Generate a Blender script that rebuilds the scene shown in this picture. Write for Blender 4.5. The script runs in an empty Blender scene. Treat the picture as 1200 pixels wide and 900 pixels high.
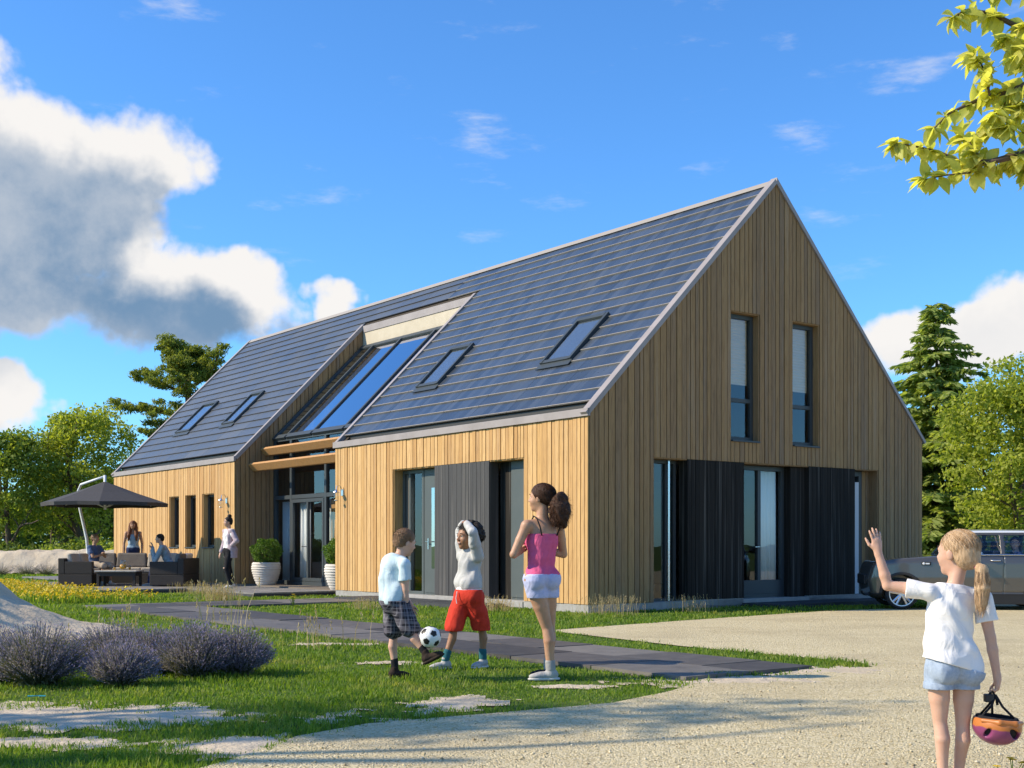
import bpy, bmesh, math, random
import numpy as np
from mathutils import Vector, Matrix

random.seed(7)
rng = np.random.default_rng(11)
SC = bpy.context.scene
COL = SC.collection
R = math.radians

# ------------------------------------------------------------------ camera
cam_d = bpy.data.cameras.new('camera')
cam = bpy.data.objects.new('camera', cam_d)
COL.objects.link(cam)
cam.location = (0, 0, 1.08)
cam.rotation_euler = (R(90), 0, 0)
cam_d.sensor_width = 36
cam_d.lens = 43.41
cam_d.shift_y = 0.1575
cam_d.clip_start = 0.05
cam_d.clip_end = 6000
SC.camera = cam

# ------------------------------------------------------------------ node helpers
class NT:
    """tiny expression layer over a node tree"""
    def __init__(self, tree):
        self.t = tree
    def new(self, typ, **kw):
        n = self.t.nodes.new(typ)
        for k, v in kw.items():
            setattr(n, k, v)
        return n
    def put(self, sock, v):
        if isinstance(v, E):
            v = v.s
        if isinstance(v, bpy.types.NodeSocket):
            self.t.links.new(v, sock)
        elif v is not None:
            if isinstance(v, (tuple, list)) and len(v) == 3 and len(sock.default_value) == 4:
                v = (*v, 1)
            sock.default_value = v
    def math(self, op, a, b=None, c=None, clamp=False):
        n = self.new('ShaderNodeMath', operation=op)
        n.use_clamp = clamp
        self.put(n.inputs[0], a)
        if b is not None: self.put(n.inputs[1], b)
        if c is not None: self.put(n.inputs[2], c)
        return E(self, n.outputs[0])
    def sstep(self, a, b, x):
        n = self.new('ShaderNodeMapRange', interpolation_type='SMOOTHSTEP')
        self.put(n.inputs[0], x); self.put(n.inputs[1], a); self.put(n.inputs[2], b)
        return E(self, n.outputs[0])
    def mix(self, f, a, b, blend='MIX'):
        n = self.new('ShaderNodeMix', data_type='RGBA', blend_type=blend)
        self.put(n.inputs[0], f); self.put(n.inputs[6], a); self.put(n.inputs[7], b)
        return n.outputs[2]
    def noise(self, vec, scale, detail=4, rough=.55, out=0, dist=0):
        n = self.new('ShaderNodeTexNoise')
        if vec is not None: self.put(n.inputs['Vector'], vec)
        n.inputs['Scale'].default_value = scale; n.inputs['Detail'].default_value = detail
        n.inputs['Roughness'].default_value = rough; n.inputs['Distortion'].default_value = dist
        return E(self, n.outputs[out])
    def mapping(self, vec, scale=(1, 1, 1), loc=(0, 0, 0), rot=(0, 0, 0)):
        n = self.new('ShaderNodeMapping')
        self.put(n.inputs[0], vec)
        n.inputs['Scale'].default_value = scale; n.inputs['Location'].default_value = loc; n.inputs['Rotation'].default_value = rot
        return n.outputs[0]
    def ramp(self, f, stops):
        n = self.new('ShaderNodeValToRGB')
        self.put(n.inputs[0], f)
        cr = n.color_ramp
        while len(cr.elements) < len(stops): cr.elements.new(.5)
        for e, (p, c) in zip(cr.elements, stops):
            e.position = p; e.color = (*c, 1)
        return n.outputs[0]
    def bump(self, h, strength=.5, dist=.01):
        n = self.new('ShaderNodeBump')
        self.put(n.inputs['Height'], h)
        n.inputs['Strength'].default_value = strength; n.inputs['Distance'].default_value = dist
        return n.outputs[0]
class E:
    def __init__(self, nt, s): self.nt, self.s = nt, s
    def __add__(self, o): return self.nt.math('ADD', self, o)
    __radd__ = __add__
    def __sub__(self, o): return self.nt.math('SUBTRACT', self, o)
    def __rsub__(self, o): return self.nt.math('SUBTRACT', o, self)
    def __mul__(self, o): return self.nt.math('MULTIPLY', self, o)
    __rmul__ = __mul__
    def __truediv__(self, o): return self.nt.math('DIVIDE', self, o)
    def max(self, o): return self.nt.math('MAXIMUM', self, o)
    def min(self, o): return self.nt.math('MINIMUM', self, o)

# ------------------------------------------------------------------ light and sky
SUN_EL, SUN_AZ = R(34), R(-97)      # azimuth measured from +Y towards +X; the sun stands to the left
sd = Vector((math.sin(SUN_AZ) * math.cos(SUN_EL), math.cos(SUN_AZ) * math.cos(SUN_EL), math.sin(SUN_EL)))
sun_d = bpy.data.lights.new('sun', 'SUN')
sun = bpy.data.objects.new('sun', sun_d)
COL.objects.link(sun)
sun.rotation_euler = sd.to_track_quat('Z', 'Y').to_euler()
sun.location = (-30, 0, 30)
sun_d.energy = 5.0
sun_d.angle = R(0.55)
sun_d.color = (1.0, 0.87, 0.66)

world = bpy.data.worlds.new('World')
SC.world = world
world.use_nodes = True
wt = NT(world.node_tree)
world.node_tree.nodes.clear()
tc = wt.new('ShaderNodeTexCoord')
sky = wt.new('ShaderNodeTexSky', sky_type='NISHITA')
sky.sun_disc = False
sky.sun_elevation = SUN_EL
sky.sun_rotation = SUN_AZ
sky.air_density = 1.0; sky.dust_density = 0.3; sky.ozone_density = 2.2
SKY_TINT = (0.47, 0.89, 1.32)
skyc = wt.mix(1.0, sky.outputs[0], SKY_TINT, 'MULTIPLY')
bg_sky = wt.new('ShaderNodeBackground')
wt.put(bg_sky.inputs[0], skyc)
bg_sky.inputs[1].default_value = 0.145
sep = wt.new('ShaderNodeSeparateXYZ')
wt.put(sep.inputs[0], tc.outputs['Generated'])
dx, dy, dz = (E(wt, sep.outputs[i]) for i in range(3))
GEN = tc.outputs['Generated']
# cumulus banks: azimuth, elevation, half widths (radians), weight
BANKS = [(-.385, .260, .125, .080, 1.5), (-.300, .288, .055, .045, 1.0), (-.43, .325, .075, .055, 1.0), (-.245, .200, .085, .045, 1.1), (-.38, .185, .13, .04, .9),
         (-.395, .10, .035, .03, .9), (.35, .160, .085, .032, .9), (.45, .17, .11, .040, 1.0), (.62, .15, .2, .04, 1.0), (-.145, .195, .018, .02, .6),
         (-.62, .22, .16, .10, 1.1), (-1.05, .16, .3, .07, .9), (1.1, .2, .3, .08, .9), (1.9, .25, .4, .1, .9),
         (2.7, .2, .35, .09, .9), (-2.6, .22, .4, .1, .9), (-1.75, .6, .3, .08, .7), (.5, .95, .3, .1, .6)]
def cloud_density(off):
    ad = wt.new('ShaderNodeVectorMath', operation='ADD'); wt.put(ad.inputs[0], GEN); ad.inputs[1].default_value = off
    p = ad.outputs[0]
    sp = wt.new('ShaderNodeSeparateXYZ'); wt.put(sp.inputs[0], p)
    px_, py_, pz_ = (E(wt, sp.outputs[i]) for i in range(3))
    w1 = wt.noise(p, 7, 5, .62); w2 = wt.noise(wt.mapping(p, loc=(3.1, 1.7, 5.2)), 7, 5, .62)
    az = wt.math('ARCTAN2', px_, py_) + (w1 - .5) * .15
    el = wt.math('ARCSINE', pz_) + (w2 - .5) * .10
    dens = None
    for (a0, e0, wa, we, w) in BANKS:
        qa = (az - a0) * (1 / wa); qe = (el - e0) * (1 / we)
        b = (1.0 - (qa * qa + qe * qe)) * w
        dens = b if dens is None else dens.max(b)
    fb = wt.noise(p, 15, 8, .60)
    bil = None
    for sc, am in ((19, .75),):
        vo = wt.new('ShaderNodeTexVoronoi', feature='SMOOTH_F1'); wt.put(vo.inputs['Vector'], wt.mapping(p, loc=(sc * .1, .3, .7))); vo.inputs['Scale'].default_value = sc; vo.inputs['Smoothness'].default_value = .35
        t_ = (.45 - E(wt, vo.outputs['Distance'])) * am * 2.0
        bil = t_ if bil is None else bil + t_
    return dens.max(-1.2) + (fb - .5) * 1.7 + bil * .55, az, el, fb
D, az, el, fb = cloud_density((0, 0, 0))
D2, _, _, _ = cloud_density((.030, .008, .034))        # what stands between this spot and the light above it to the right
fb3 = wt.noise(wt.mapping(GEN, loc=(4.3, .7, 9.2)), 8.0, 8, .6)
soft = .25 + fb3 * .7
mask = wt.sstep(0.0, 1.0, (D + .10) / soft)
core = wt.sstep(-.55, .62, D2) * (.62 + .38 * wt.sstep(.66, .40, fb3))
lowlift = wt.sstep(.185, .10, el)
core = core * (1.0 - lowlift * .8) * (1.0 - wt.sstep(-.1, .25, az) * .85)
ccol = wt.mix(core, (1.0, .975, .95), (.19, .325, .51))
# thin cirrus
cir = wt.noise(wt.mapping(tc.outputs['Generated'], scale=(6, 6, 22), rot=(0, .25, 0)), 1.6, 8, .62)
cmask = wt.sstep(.56, .84, cir) * .6 * wt.sstep(.1, .3, el)
mask2 = wt.math('MAXIMUM', mask, cmask)
bg_cl = wt.new('ShaderNodeBackground')
wt.put(bg_cl.inputs[0], ccol)
bg_cl.inputs[1].default_value = 0.74
mixs = wt.new('ShaderNodeMixShader')
wt.put(mixs.inputs[0], mask2)
wt.t.links.new(bg_sky.outputs[0], mixs.inputs[1])
wt.t.links.new(bg_cl.outputs[0], mixs.inputs[2])
wout = wt.new('ShaderNodeOutputWorld')
wt.t.links.new(mixs.outputs[0], wout.inputs[0])

SC.view_settings.view_transform = 'Standard'
SC.view_settings.look = 'None'
SC.view_settings.exposure = 0.35
SC.view_settings.gamma = 1.0
SC.view_settings.use_curve_mapping = False
SC.render.engine = 'CYCLES'
SC.cycles.max_bounces = 8
SC.cycles.transparent_max_bounces = 12
SC.cycles.sample_clamp_indirect = 6

# ------------------------------------------------------------------ materials
def mat(name, col=(.5, .5, .5), rough=.6, metal=0, spec=.4, build=None, **kw):
    m = bpy.data.materials.new(name)
    m.use_nodes = True
    t = NT(m.node_tree)
    b = m.node_tree.nodes['Principled BSDF']
    b.inputs['Base Color'].default_value = (*col, 1)
    b.inputs['Roughness'].default_value = rough
    b.inputs['Metallic'].default_value = metal
    b.inputs['Specular IOR Level'].default_value = spec
    for k, v in kw.items():
        b.inputs[k].default_value = v
    if build: build(t, b)
    return m
def obco(t): return t.new('ShaderNodeTexCoord').outputs['Object']
def wpos(t): return t.new('ShaderNodeNewGeometry').outputs['Position']
def island(t): return E(t, t.new('ShaderNodeNewGeometry').outputs['Random Per Island'])
def objrand(t): return E(t, t.new('ShaderNodeObjectInfo').outputs['Random'])

def b_noisy(c1, c2, scale=8, bump=.2, bd=.01, detail=6, stretch=(1, 1, 1), bscale=None):
    def f(t, b):
        v = t.mapping(wpos(t), scale=stretch)
        n = t.noise(v, scale, detail, .6)
        t.put(b.inputs['Base Color'], t.ramp(n, [(.3, c1), (.7, c2)]))
        if bump:
            nb = t.noise(v, bscale or scale * 3, detail, .65)
            t.put(b.inputs['Normal'], t.bump(nb, bump, bd))
    return f
def b_wood(c1, c2, c3, grain=1.0):
    def f(t, b):
        r = objrand(t)
        v = t.mapping(obco(t), scale=(9, 9, .55))
        off = t.new('ShaderNodeVectorMath', operation='ADD')
        t.put(off.inputs[0], v)
        cx = t.new('ShaderNodeCombineXYZ'); t.put(cx.inputs[0], r * 37.0); t.put(cx.inputs[1], r * 91.0)
        t.put(off.inputs[1], cx.outputs[0])
        g = t.noise(off.outputs[0], 5.0, 7, .62, dist=.6)
        fine = t.noise(t.mapping(off.outputs[0], scale=(6, 6, 1.3)), 4.0, 4, .6)
        base = t.ramp(r, [(0, c1), (.35, c2), (.7, c3), (1, c2)])
        dark = t.mix(1.0, base, (.62, .58, .55), 'MULTIPLY')
        c = t.mix(t.sstep(.42, .75, g) * grain, base, dark)
        c = t.mix(t.sstep(.55, .8, fine) * .35, c, dark)
        # rain streaks and bleaching
        st = t.noise(t.mapping(off.outputs[0], scale=(.8, .8, .35)), 2.0, 3, .5)
        c = t.mix(t.sstep(.5, .8, st) * .22, c, (.40, .36, .31))
        t.put(b.inputs['Base Color'], c)
        t.put(b.inputs['Normal'], t.bump(g, .25, .004))
    return f
def b_leaf(c1, c2, c3, transl=.35):
    def f(t, b):
        r = island(t)
        c = t.ramp(r, [(0, c1), (.5, c2), (1, c3)])
        t.put(b.inputs['Base Color'], c)
        tr = t.new('ShaderNodeBsdfTranslucent')
        t.put(tr.inputs[0], t.mix(1.0, c, (1.5, 1.5, .6), 'MULTIPLY'))
        mx = t.new('ShaderNodeMixShader'); mx.inputs[0].default_value = transl
        out = t.t.nodes['Material Output']
        t.t.links.new(b.outputs[0], mx.inputs[1]); t.t.links.new(tr.outputs[0], mx.inputs[2])
        t.t.links.new(mx.outputs[0], out.inputs[0])
    return f
def glass(name, tint, refl_min=.10, refl_gain=1.4, rough=.0, wob=.02):
    m = bpy.data.materials.new(name); m.use_nodes = True
    t = NT(m.node_tree); m.node_tree.nodes.clear()
    tr = t.new('ShaderNodeBsdfTransparent'); t.put(tr.inputs[0], tint)
    gl = t.new('ShaderNodeBsdfGlossy'); gl.inputs['Roughness'].default_value = rough; t.put(gl.inputs[0], (.92, .96, 1.0))
    lw_ = t.new('ShaderNodeLayerWeight'); lw_.inputs[0].default_value = .5
    back = t.new('ShaderNodeNewGeometry').outputs['Backfacing']
    nb = t.bump(t.noise(wpos(t), 1.3, 2, .5), wob, .05)
    t.put(gl.inputs['Normal'], nb)
    f5 = t.math('POWER', E(t, lw_.outputs['Facing']), 4.2) * refl_gain
    f = t.math('ADD', f5, refl_min, clamp=True) * (1.0 - E(t, back))
    mx = t.new('ShaderNodeMixShader'); t.put(mx.inputs[0], f)
    t.t.links.new(tr.outputs[0], mx.inputs[1]); t.t.links.new(gl.outputs[0], mx.inputs[2])
    o = t.new('ShaderNodeOutputMaterial'); t.t.links.new(mx.outputs[0], o.inputs[0])
    return m

MT = {}
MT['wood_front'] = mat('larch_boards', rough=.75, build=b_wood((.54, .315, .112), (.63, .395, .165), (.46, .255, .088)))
MT['wood_shaded'] = mat('shade_darkened_larch_boards', rough=.8, build=b_wood((.315, .186, .078), (.37, .222, .092), (.26, .162, .082)))  # same larch as the front, with the shade of these walls darkened into its colour
MT['wood_beam'] = mat('beam_wood', rough=.7, build=b_wood((.50, .25, .085), (.54, .29, .11), (.48, .24, .08)))
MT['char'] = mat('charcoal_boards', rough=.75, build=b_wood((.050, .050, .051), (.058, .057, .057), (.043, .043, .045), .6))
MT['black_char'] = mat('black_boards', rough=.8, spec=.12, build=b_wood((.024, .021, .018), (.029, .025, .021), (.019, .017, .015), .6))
MT['membrane'] = mat('wall_core', (.045, .035, .025), .9)
MT['plaster'] = mat('interior_plaster', (.55, .52, .47), .9)
MT['cream'] = mat('cream_board', rough=.8, build=b_noisy((.46, .40, .30), (.54, .47, .36), 3, .1))
MT['trim'] = mat('zinc_trim', rough=.5, metal=.0, build=b_noisy((.27, .235, .22), (.34, .30, .285), 2.5, .06, .01))
MT['trim_dark'] = mat('gutter_metal', (.055, .05, .045), .5, .3)
MT['frame'] = mat('grey_window_frame', (.045, .055, .06), .45)
MT['frame_green'] = mat('grey_green_door_paint', rough=.42, build=b_noisy((.075, .088, .085), (.088, .10, .096), 3, .03))
MT['white_frame'] = mat('pale_frame', (.55, .56, .58), .5)
MT['plinth'] = mat('concrete_plinth', rough=.9, build=b_noisy((.27, .26, .245), (.36, .35, .33), 9, .3, .01))
MT['slab'] = mat('slate_paving', rough=.75, build=b_noisy((.045, .047, .05), (.105, .105, .108), 6, .35, .008))
MT['slab_dark'] = mat('dark_doormat_slab', rough=.7, build=b_noisy((.03, .033, .036), (.055, .057, .06), 8, .3, .006))
MT['terrace'] = mat('terrace_slabs', rough=.8, build=b_noisy((.16, .15, .14), (.25, .235, .22), 5, .3, .006))
MT['curtain'] = mat('white_curtain', (.86, .85, .83), .9)
MT['blind'] = mat('cream_blind', (.66, .54, .38), .9)
MT['dark_room'] = mat('room_lining', (.16, .13, .10), .9)
MT['glass'] = glass('window_glass', (.90, .92, .92), .07, .9)
MT['glass_blue'] = glass('solar_control_glass', (.30, .36, .40), .48, .9)
MT['skylight'] = glass('skylight_glass', (.78, .80, .82), .20, .7)
MT['sky_blind'] = mat('skylight_blind', (.22, .25, .28), .8)
MT['chrome'] = mat('brushed_metal', (.65, .65, .66), .25, 1.0)
MT['black'] = mat('black_paint', (.02, .02, .022), .45)
MT['white'] = mat('white_lacquer', (.74, .75, .76), .4)

def b_tile(t, b):
    co = t.new('ShaderNodeSeparateXYZ'); t.put(co.inputs[0], obco(t))
    x = E(t, co.outputs[0]); y = E(t, co.outputs[1])
    cx = t.math('FRACT', x * (1 / .2))
    line = t.sstep(.46, .49, t.math('ABSOLUTE', cx - .5))
    r = objrand(t)
    cell = t.new('ShaderNodeTexWhiteNoise', noise_dimensions='2D')
    cc = t.new('ShaderNodeCombineXYZ'); t.put(cc.inputs[0], t.math('FLOOR', x * 5.0)); t.put(cc.inputs[1], r * 100.0)
    t.put(cell.inputs[0], cc.outputs[0])
    c = t.ramp(E(t, cell.outputs[0]), [(0, (.035, .044, .058)), (.5, (.050, .062, .080)), (1, (.066, .078, .096))])
    c = t.mix(line * .7, c, (.028, .033, .045))
    n = t.noise(wpos(t), 1.1, 5, .6)
    c = t.mix(t.sstep(.5, .8, n) * .25, c, (.10, .11, .12))
    t.put(b.inputs['Base Color'], c)
    t.put(b.inputs['Roughness'], .20 + t.sstep(.3, .8, n) * .16)
MT['tile'] = mat('solar_tile', rough=.25, spec=.6, build=b_tile)
def b_slate(t, b):
    r = objrand(t); n = t.noise(wpos(t), 1.4, 6, .62)
    c = t.ramp(r * .6 + n * .4, [(0, (.062, .072, .085)), (1, (.098, .108, .122))])
    t.put(b.inputs['Base Color'], c)
    t.put(b.inputs['Roughness'], .30 + t.sstep(.3, .8, n) * .2)
MT['slate'] = mat('slate_tile', rough=.35, spec=.55, build=b_slate)
MT['tile_edge'] = mat('tile_edge_strip', (.33, .29, .245), .5)
MT['slate_edge'] = mat('slate_edge_strip', (.05, .05, .055), .6)

# ------------------------------------------------------------------ object helpers
def link(o, parent=None):
    COL.objects.link(o)
    if parent is not None: o.parent = parent
    return o
def tag(o, label=None, cat=None, group=None, kind=None):
    if label: o['label'] = label
    if cat: o['category'] = cat
    if group: o['group'] = group
    if kind: o['kind'] = kind
    return o
def thing(name, label, cat, loc=(0, 0, 0), rz=0, group=None):
    o = bpy.data.objects.new(name, None)
    o.empty_display_size = .2
    o.location = loc; o.rotation_euler = (0, 0, rz)
    link(o)
    return tag(o, label, cat, group)
def dup(o, parent=None, label=None, group=None):
    c = o.copy(); COL.objects.link(c)
    if parent is not None: c.parent = parent
    if label: c['label'] = label
    if group: c['group'] = group
    for ch in list(o.children): dup(ch, c)
    return c

class MB:
    def __init__(self): self.v, self.f, self.m = [], [], []
    def add(self, vs, fs, mi=0):
        n = len(self.v)
        self.v += [tuple(p) for p in vs]
        for f in fs:
            self.f.append(tuple(i + n for i in f)); self.m.append(mi)
        return self
    def hexa(self, p, mi=0):
        return self.add(p, [(0, 3, 2, 1), (4, 5, 6, 7), (0, 1, 5, 4), (1, 2, 6, 5), (2, 3, 7, 6), (3, 0, 4, 7)], mi)
    def box(self, x0, x1, y0, y1, z0, z1, mi=0):
        return self.hexa([(x0, y0, z0), (x1, y0, z0), (x1, y1, z0), (x0, y1, z0), (x0, y0, z1), (x1, y0, z1), (x1, y1, z1), (x0, y1, z1)], mi)
    def quad(self, *p, mi=0): return self.add(p, [tuple(range(len(p)))], mi)
    def prism(self, poly, z0, z1, mi=0):
        n = len(poly)
        vs = [(x, y, z0) for x, y in poly] + [(x, y, z1) for x, y in poly]
        fs = [tuple(range(n))[::-1], tuple(range(n, 2 * n))] + [(i, (i + 1) % n, n + (i + 1) % n, n + i) for i in range(n)]
        return self.add(vs, fs, mi)
    def tube(self, pts, rad, seg=8, mi=0, caps=True):
        pts = [Vector(p) for p in pts]
        if not hasattr(rad, '__len__'): rad = [rad] * len(pts)
        rings, prev = [], None
        for i, p in enumerate(pts):
            d = (pts[min(i + 1, len(pts) - 1)] - pts[max(i - 1, 0)]).normalized()
            a = prev - d * prev.dot(d) if prev is not None else d.orthogonal()
            a.normalize(); prev = a; b = d.cross(a)
            rings.append([p + (a * math.cos(k * 2 * math.pi / seg) + b * math.sin(k * 2 * math.pi / seg)) * rad[i] for k in range(seg)])
        vs = [q for r_ in rings for q in r_]
        fs = [(i * seg + k, i * seg + (k + 1) % seg, (i + 1) * seg + (k + 1) % seg, (i + 1) * seg + k) for i in range(len(pts) - 1) for k in range(seg)]
        if caps: fs += [tuple(range(seg))[::-1], tuple((len(pts) - 1) * seg + k for k in range(seg))]
        return self.add(vs, fs, mi)
    def lathe(self, prof, c=(0, 0, 0), seg=24, mi=0, wob=None):
        vs, n = [], len(prof)
        for k in range(seg):
            a = 2 * math.pi * k / seg
            for (r_, z) in prof:
                w = wob(a, z) if wob else 1
                vs.append((c[0] + r_ * w * math.cos(a), c[1] + r_ * w * math.sin(a), c[2] + z))
        fs = [(k * n + i, ((k + 1) % seg) * n + i, ((k + 1) % seg) * n + i + 1, k * n + i + 1) for k in range(seg) for i in range(n - 1)]
        return self.add(vs, fs, mi)
    def ell(self, c, r, seg=12, rings=8, mi=0):
        prof = [(max(1e-4, math.sin(math.pi * i / rings)), -math.cos(math.pi * i / rings)) for i in range(rings + 1)]
        n0 = len(self.v)
        self.lathe(prof, (0, 0, 0), seg, mi)
        for i in range(n0, len(self.v)):
            p = self.v[i]; self.v[i] = (c[0] + p[0] * r[0], c[1] + p[1] * r[1], c[2] + p[2] * r[2])
        return self
    def build(self, name, mats, parent=None, smooth=False, bevel=0, loc=None):
        me = bpy.data.meshes.new(name)
        me.from_pydata(self.v, [], self.f)
        mats = mats if isinstance(mats, (list, tuple)) else [mats]
        for m in mats: me.materials.append(m)
        if len(mats) > 1: me.polygons.foreach_set('material_index', self.m)
        if smooth: me.polygons.foreach_set('use_smooth', [True] * len(me.polygons))
        bm_ = bmesh.new(); bm_.from_mesh(me); bmesh.ops.recalc_face_normals(bm_, faces=bm_.faces[:]); bm_.to_mesh(me); bm_.free()
        me.update()
        o = bpy.data.objects.new(name, me)
        link(o, parent)
        if loc: o.location = loc
        if bevel:
            md = o.modifiers.new('bevel', 'BEVEL'); md.width = bevel; md.segments = 2; md.limit_method = 'ANGLE'
        return o
def np_mesh(name, V, F, m, parent=None, smooth=False):
    """V (n,3), F (m,3|4)"""
    me = bpy.data.meshes.new(name)
    V = np.asarray(V, np.float32); F = np.asarray(F, np.int32)
    k = F.shape[1]
    me.vertices.add(len(V)); me.vertices.foreach_set('co', V.ravel())
    me.loops.add(F.size); me.loops.foreach_set('vertex_index', F.ravel())
    me.polygons.add(len(F))
    me.polygons.foreach_set('loop_start', np.arange(0, F.size, k, dtype=np.int32))
    me.polygons.foreach_set('loop_total', np.full(len(F), k, np.int32))
    if smooth: me.polygons.foreach_set('use_smooth', np.ones(len(F), bool))
    if m is not None: me.materials.append(m)
    me.update(calc_edges=True)
    me.validate()
    return link(bpy.data.objects.new(name, me), parent)
# ------------------------------------------------------------------ ground layout (world metres; camera stands at the origin, +Y is away)
GZ = -0.03
HX, HY, HA = 1.261, 20.39, R(37)
ca, sa = math.cos(HA), math.sin(HA)
def hw(u, v): return (HX + u * ca - v * sa, HY + u * sa + v * ca)       # house -> world
def wh(x, y):
    x = x - HX; y = y - HY
    return x * ca + y * sa, -x * sa + y * ca
def inpoly(px, py, poly):
    res = np.zeros(np.shape(px), bool); n = len(poly)
    for i in range(n):
        x1, y1 = poly[i]; x2, y2 = poly[(i + 1) % n]
        c = ((y1 > py) != (y2 > py)) & (px < (x2 - x1) * (py - y1) / (y2 - y1 + 1e-12) + x1)
        res ^= c
    return res
_nz = [(rng.normal(0, 1, 2), rng.uniform(0, 6.28)) for _ in range(24)]
def fnoise(x, y, f):
    s = 0
    for i, (k, p) in enumerate(_nz[:12]):
        s = s + np.sin((k[0] * x + k[1] * y) * f * (1 + .13 * i) + p)
    return s / 4.0
GRAVEL = [(-2.2, 3), (-1.62, 6.0), (-1.46, 6.4), (-1.25, 7.2), (-.9, 7.7), (0, 8.25), (.7, 8.7), (1.2, 9.4), (1.5, 10.0), (2.9, 11.0), (3.3, 11.3), (3.3, 11.7),
          (1.88, 13.6), (.45, 16.1), (2.5, 18.2), (5.2, 20.8), (7.6, 22.2), (8.7, 25.0), (11, 30), (34, 30), (34, -6), (-2.2, -6)]
# garden path: a strip parallel to the long facade, from the terrace to the drive
PATH_U0, PATH_U1 = -6.05, -4.45
PATH_V0, PATH_V1 = -8.3, 7.0
def pathpoly(): return [hw(PATH_U0, PATH_V0 + .25), hw(PATH_U1, PATH_V0), hw(PATH_U1, PATH_V1), hw(PATH_U0, PATH_V1)]
PATH = pathpoly()
# sand: centre x, y, radius x, radius y
SANDS = [(-3.2, 8.05, 1.5, .50), (-4.2, 7.4, .8, .40), (-2.9, 6.95, .5, .18), (-1.6, 6.9, .30, .40), (-.32, 8.7, .34, .30), (1.9, 10.2, .75, .42), (2.9, 10.95, .7, .32),
         (-1.15, 11.7, .34, .16), (-2.0, 13.9, .45, .15), (.45, 9.75, .24, .12), (.95, 16.3, .3, .15), (-3.7, 14.6, .6, .25)]
def sand_val(x, y):
    s = np.full(np.shape(x), -9.0)
    for (cx, cy, rx, ry) in SANDS:
        s = np.maximum(s, 1 - np.sqrt(((x - cx) / rx) ** 2 + ((y - cy) / ry) ** 2))
    return s
def mound(x, y):
    """height of the sand mound on the left above the lawn"""
    a = 1.32 * np.exp(-(((x + 7.9) / 1.75) ** 2 + ((y - 15.0) / 1.6) ** 2) ** 1.15)
    return a
def sandy(x, y):
    return (sand_val(x, y) + fnoise(x, y, 4.5) * .40 + fnoise(x, y, 11) * .24 > .16) | (mound(x, y) > .10 + .03 * fnoise(x, y, 4))
TERR = [hw(-1.75, 9.0), hw(-1.75, 26.5), hw(1.0, 26.5), hw(1.0, 9.0)]
HOUSE = [hw(0, -.02), hw(9.2, -.02), hw(9.2, 22.7), hw(0, 22.7)]
TERR2 = [hw(-4.0, 12.6), hw(-1.7, 12.6), hw(-1.7, 20), hw(-4.0, 20)]
LINK = [hw(-4.45, 5.3), hw(-1.0, 5.3), hw(-1.0, 6.95), hw(-4.45, 6.95)]
PORCH = [hw(3.6, -1.0), hw(7.6, -1.0), hw(7.6, 0), hw(3.6, 0)]
MATP = [hw(-.95, 2.2), hw(0, 2.2), hw(0, 6.9), hw(-.95, 6.9)]
def is_grass(x, y):
    wx = x + fnoise(x, y, 5) * .06; wy = y + fnoise(y, x, 5) * .07
    g = ~inpoly(wx, wy, GRAVEL)
    g &= ~inpoly(x, y, PATH) & ~inpoly(x, y, TERR) & ~inpoly(x, y, HOUSE) & ~inpoly(x, y, TERR2) & ~inpoly(x, y, LINK) & ~inpoly(x, y, PORCH) & ~inpoly(x, y, MATP)
    return g & ~sandy(x, y)

# ------------------------------------------------------------------ ground materials
def b_lawn(t, b):
    p = wpos(t)
    n = t.noise(p, .9, 6, .6); n2 = t.noise(p, 14, 5, .7)
    c = t.ramp(n * .5 + n2 * .5, [(.3, (.05, .08, .018)), (.55, (.09, .145, .028)), (.75, (.16, .18, .05))])
    t.put(b.inputs['Base Color'], c)
    t.put(b.inputs['Normal'], t.bump(n2, .8, .04))
def b_sand(t, b):
    p = wpos(t)
    n = t.noise(p, 1.6, 6, .6); n2 = t.noise(p, 22, 5, .7); n3 = t.noise(p, 5, 4, .6)
    c = t.ramp(n * .5 + n2 * .35 + n3 * .15, [(.25, (.42, .33, .22)), (.5, (.57, .47, .34)), (.75, (.67, .58, .44))])
    t.put(b.inputs['Base Color'], c)
    t.put(b.inputs['Normal'], t.bump(n2 * .4 + n3, .9, .05))
def b_gravel(t, b):
    p = wpos(t)
    v = t.new('ShaderNodeTexVoronoi'); t.put(v.inputs['Vector'], p); v.inputs['Scale'].default_value = 85
    v2 = t.new('ShaderNodeTexVoronoi'); t.put(v2.inputs['Vector'], p); v2.inputs['Scale'].default_value = 36
    hs = t.new('ShaderNodeSeparateColor'); t.put(hs.inputs[0], v.outputs['Color'])
    hs2 = t.new('ShaderNodeSeparateColor'); t.put(hs2.inputs[0], v2.outputs['Color'])
    c = t.ramp(E(t, hs.outputs[0]) * .7 + E(t, hs2.outputs[0]) * .3, [(0, (.34, .26, .13)), (.3, (.55, .45, .25)), (.6, (.64, .54, .33)), (.85, (.72, .62, .41)), (1, (.46, .39, .28))])
    n = t.noise(p, .55, 5, .6)
    c = t.mix(t.sstep(.42, .70, n) * .45, c, (.38, .30, .17))
    n5 = t.noise(t.mapping(p, scale=(.5, 2.2, 1), rot=(0, 0, .25)), .9, 4, .6)
    c = t.mix(t.sstep(.52, .72, n5) * .30, c, (.34, .275, .175))
    t.put(b.inputs['Base Color'], c)
    h = E(t, v.outputs['Distance']) * -1.0 + E(t, v2.outputs['Distance']) * -.8
    t.put(b.inputs['Normal'], t.bump(h, .55, .02))
MT['lawn'] = mat('lawn_soil', rough=.95, spec=.1, build=b_lawn)
MT['sand'] = mat('dry_sand', rough=.95, spec=.15, build=b_sand)
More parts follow.
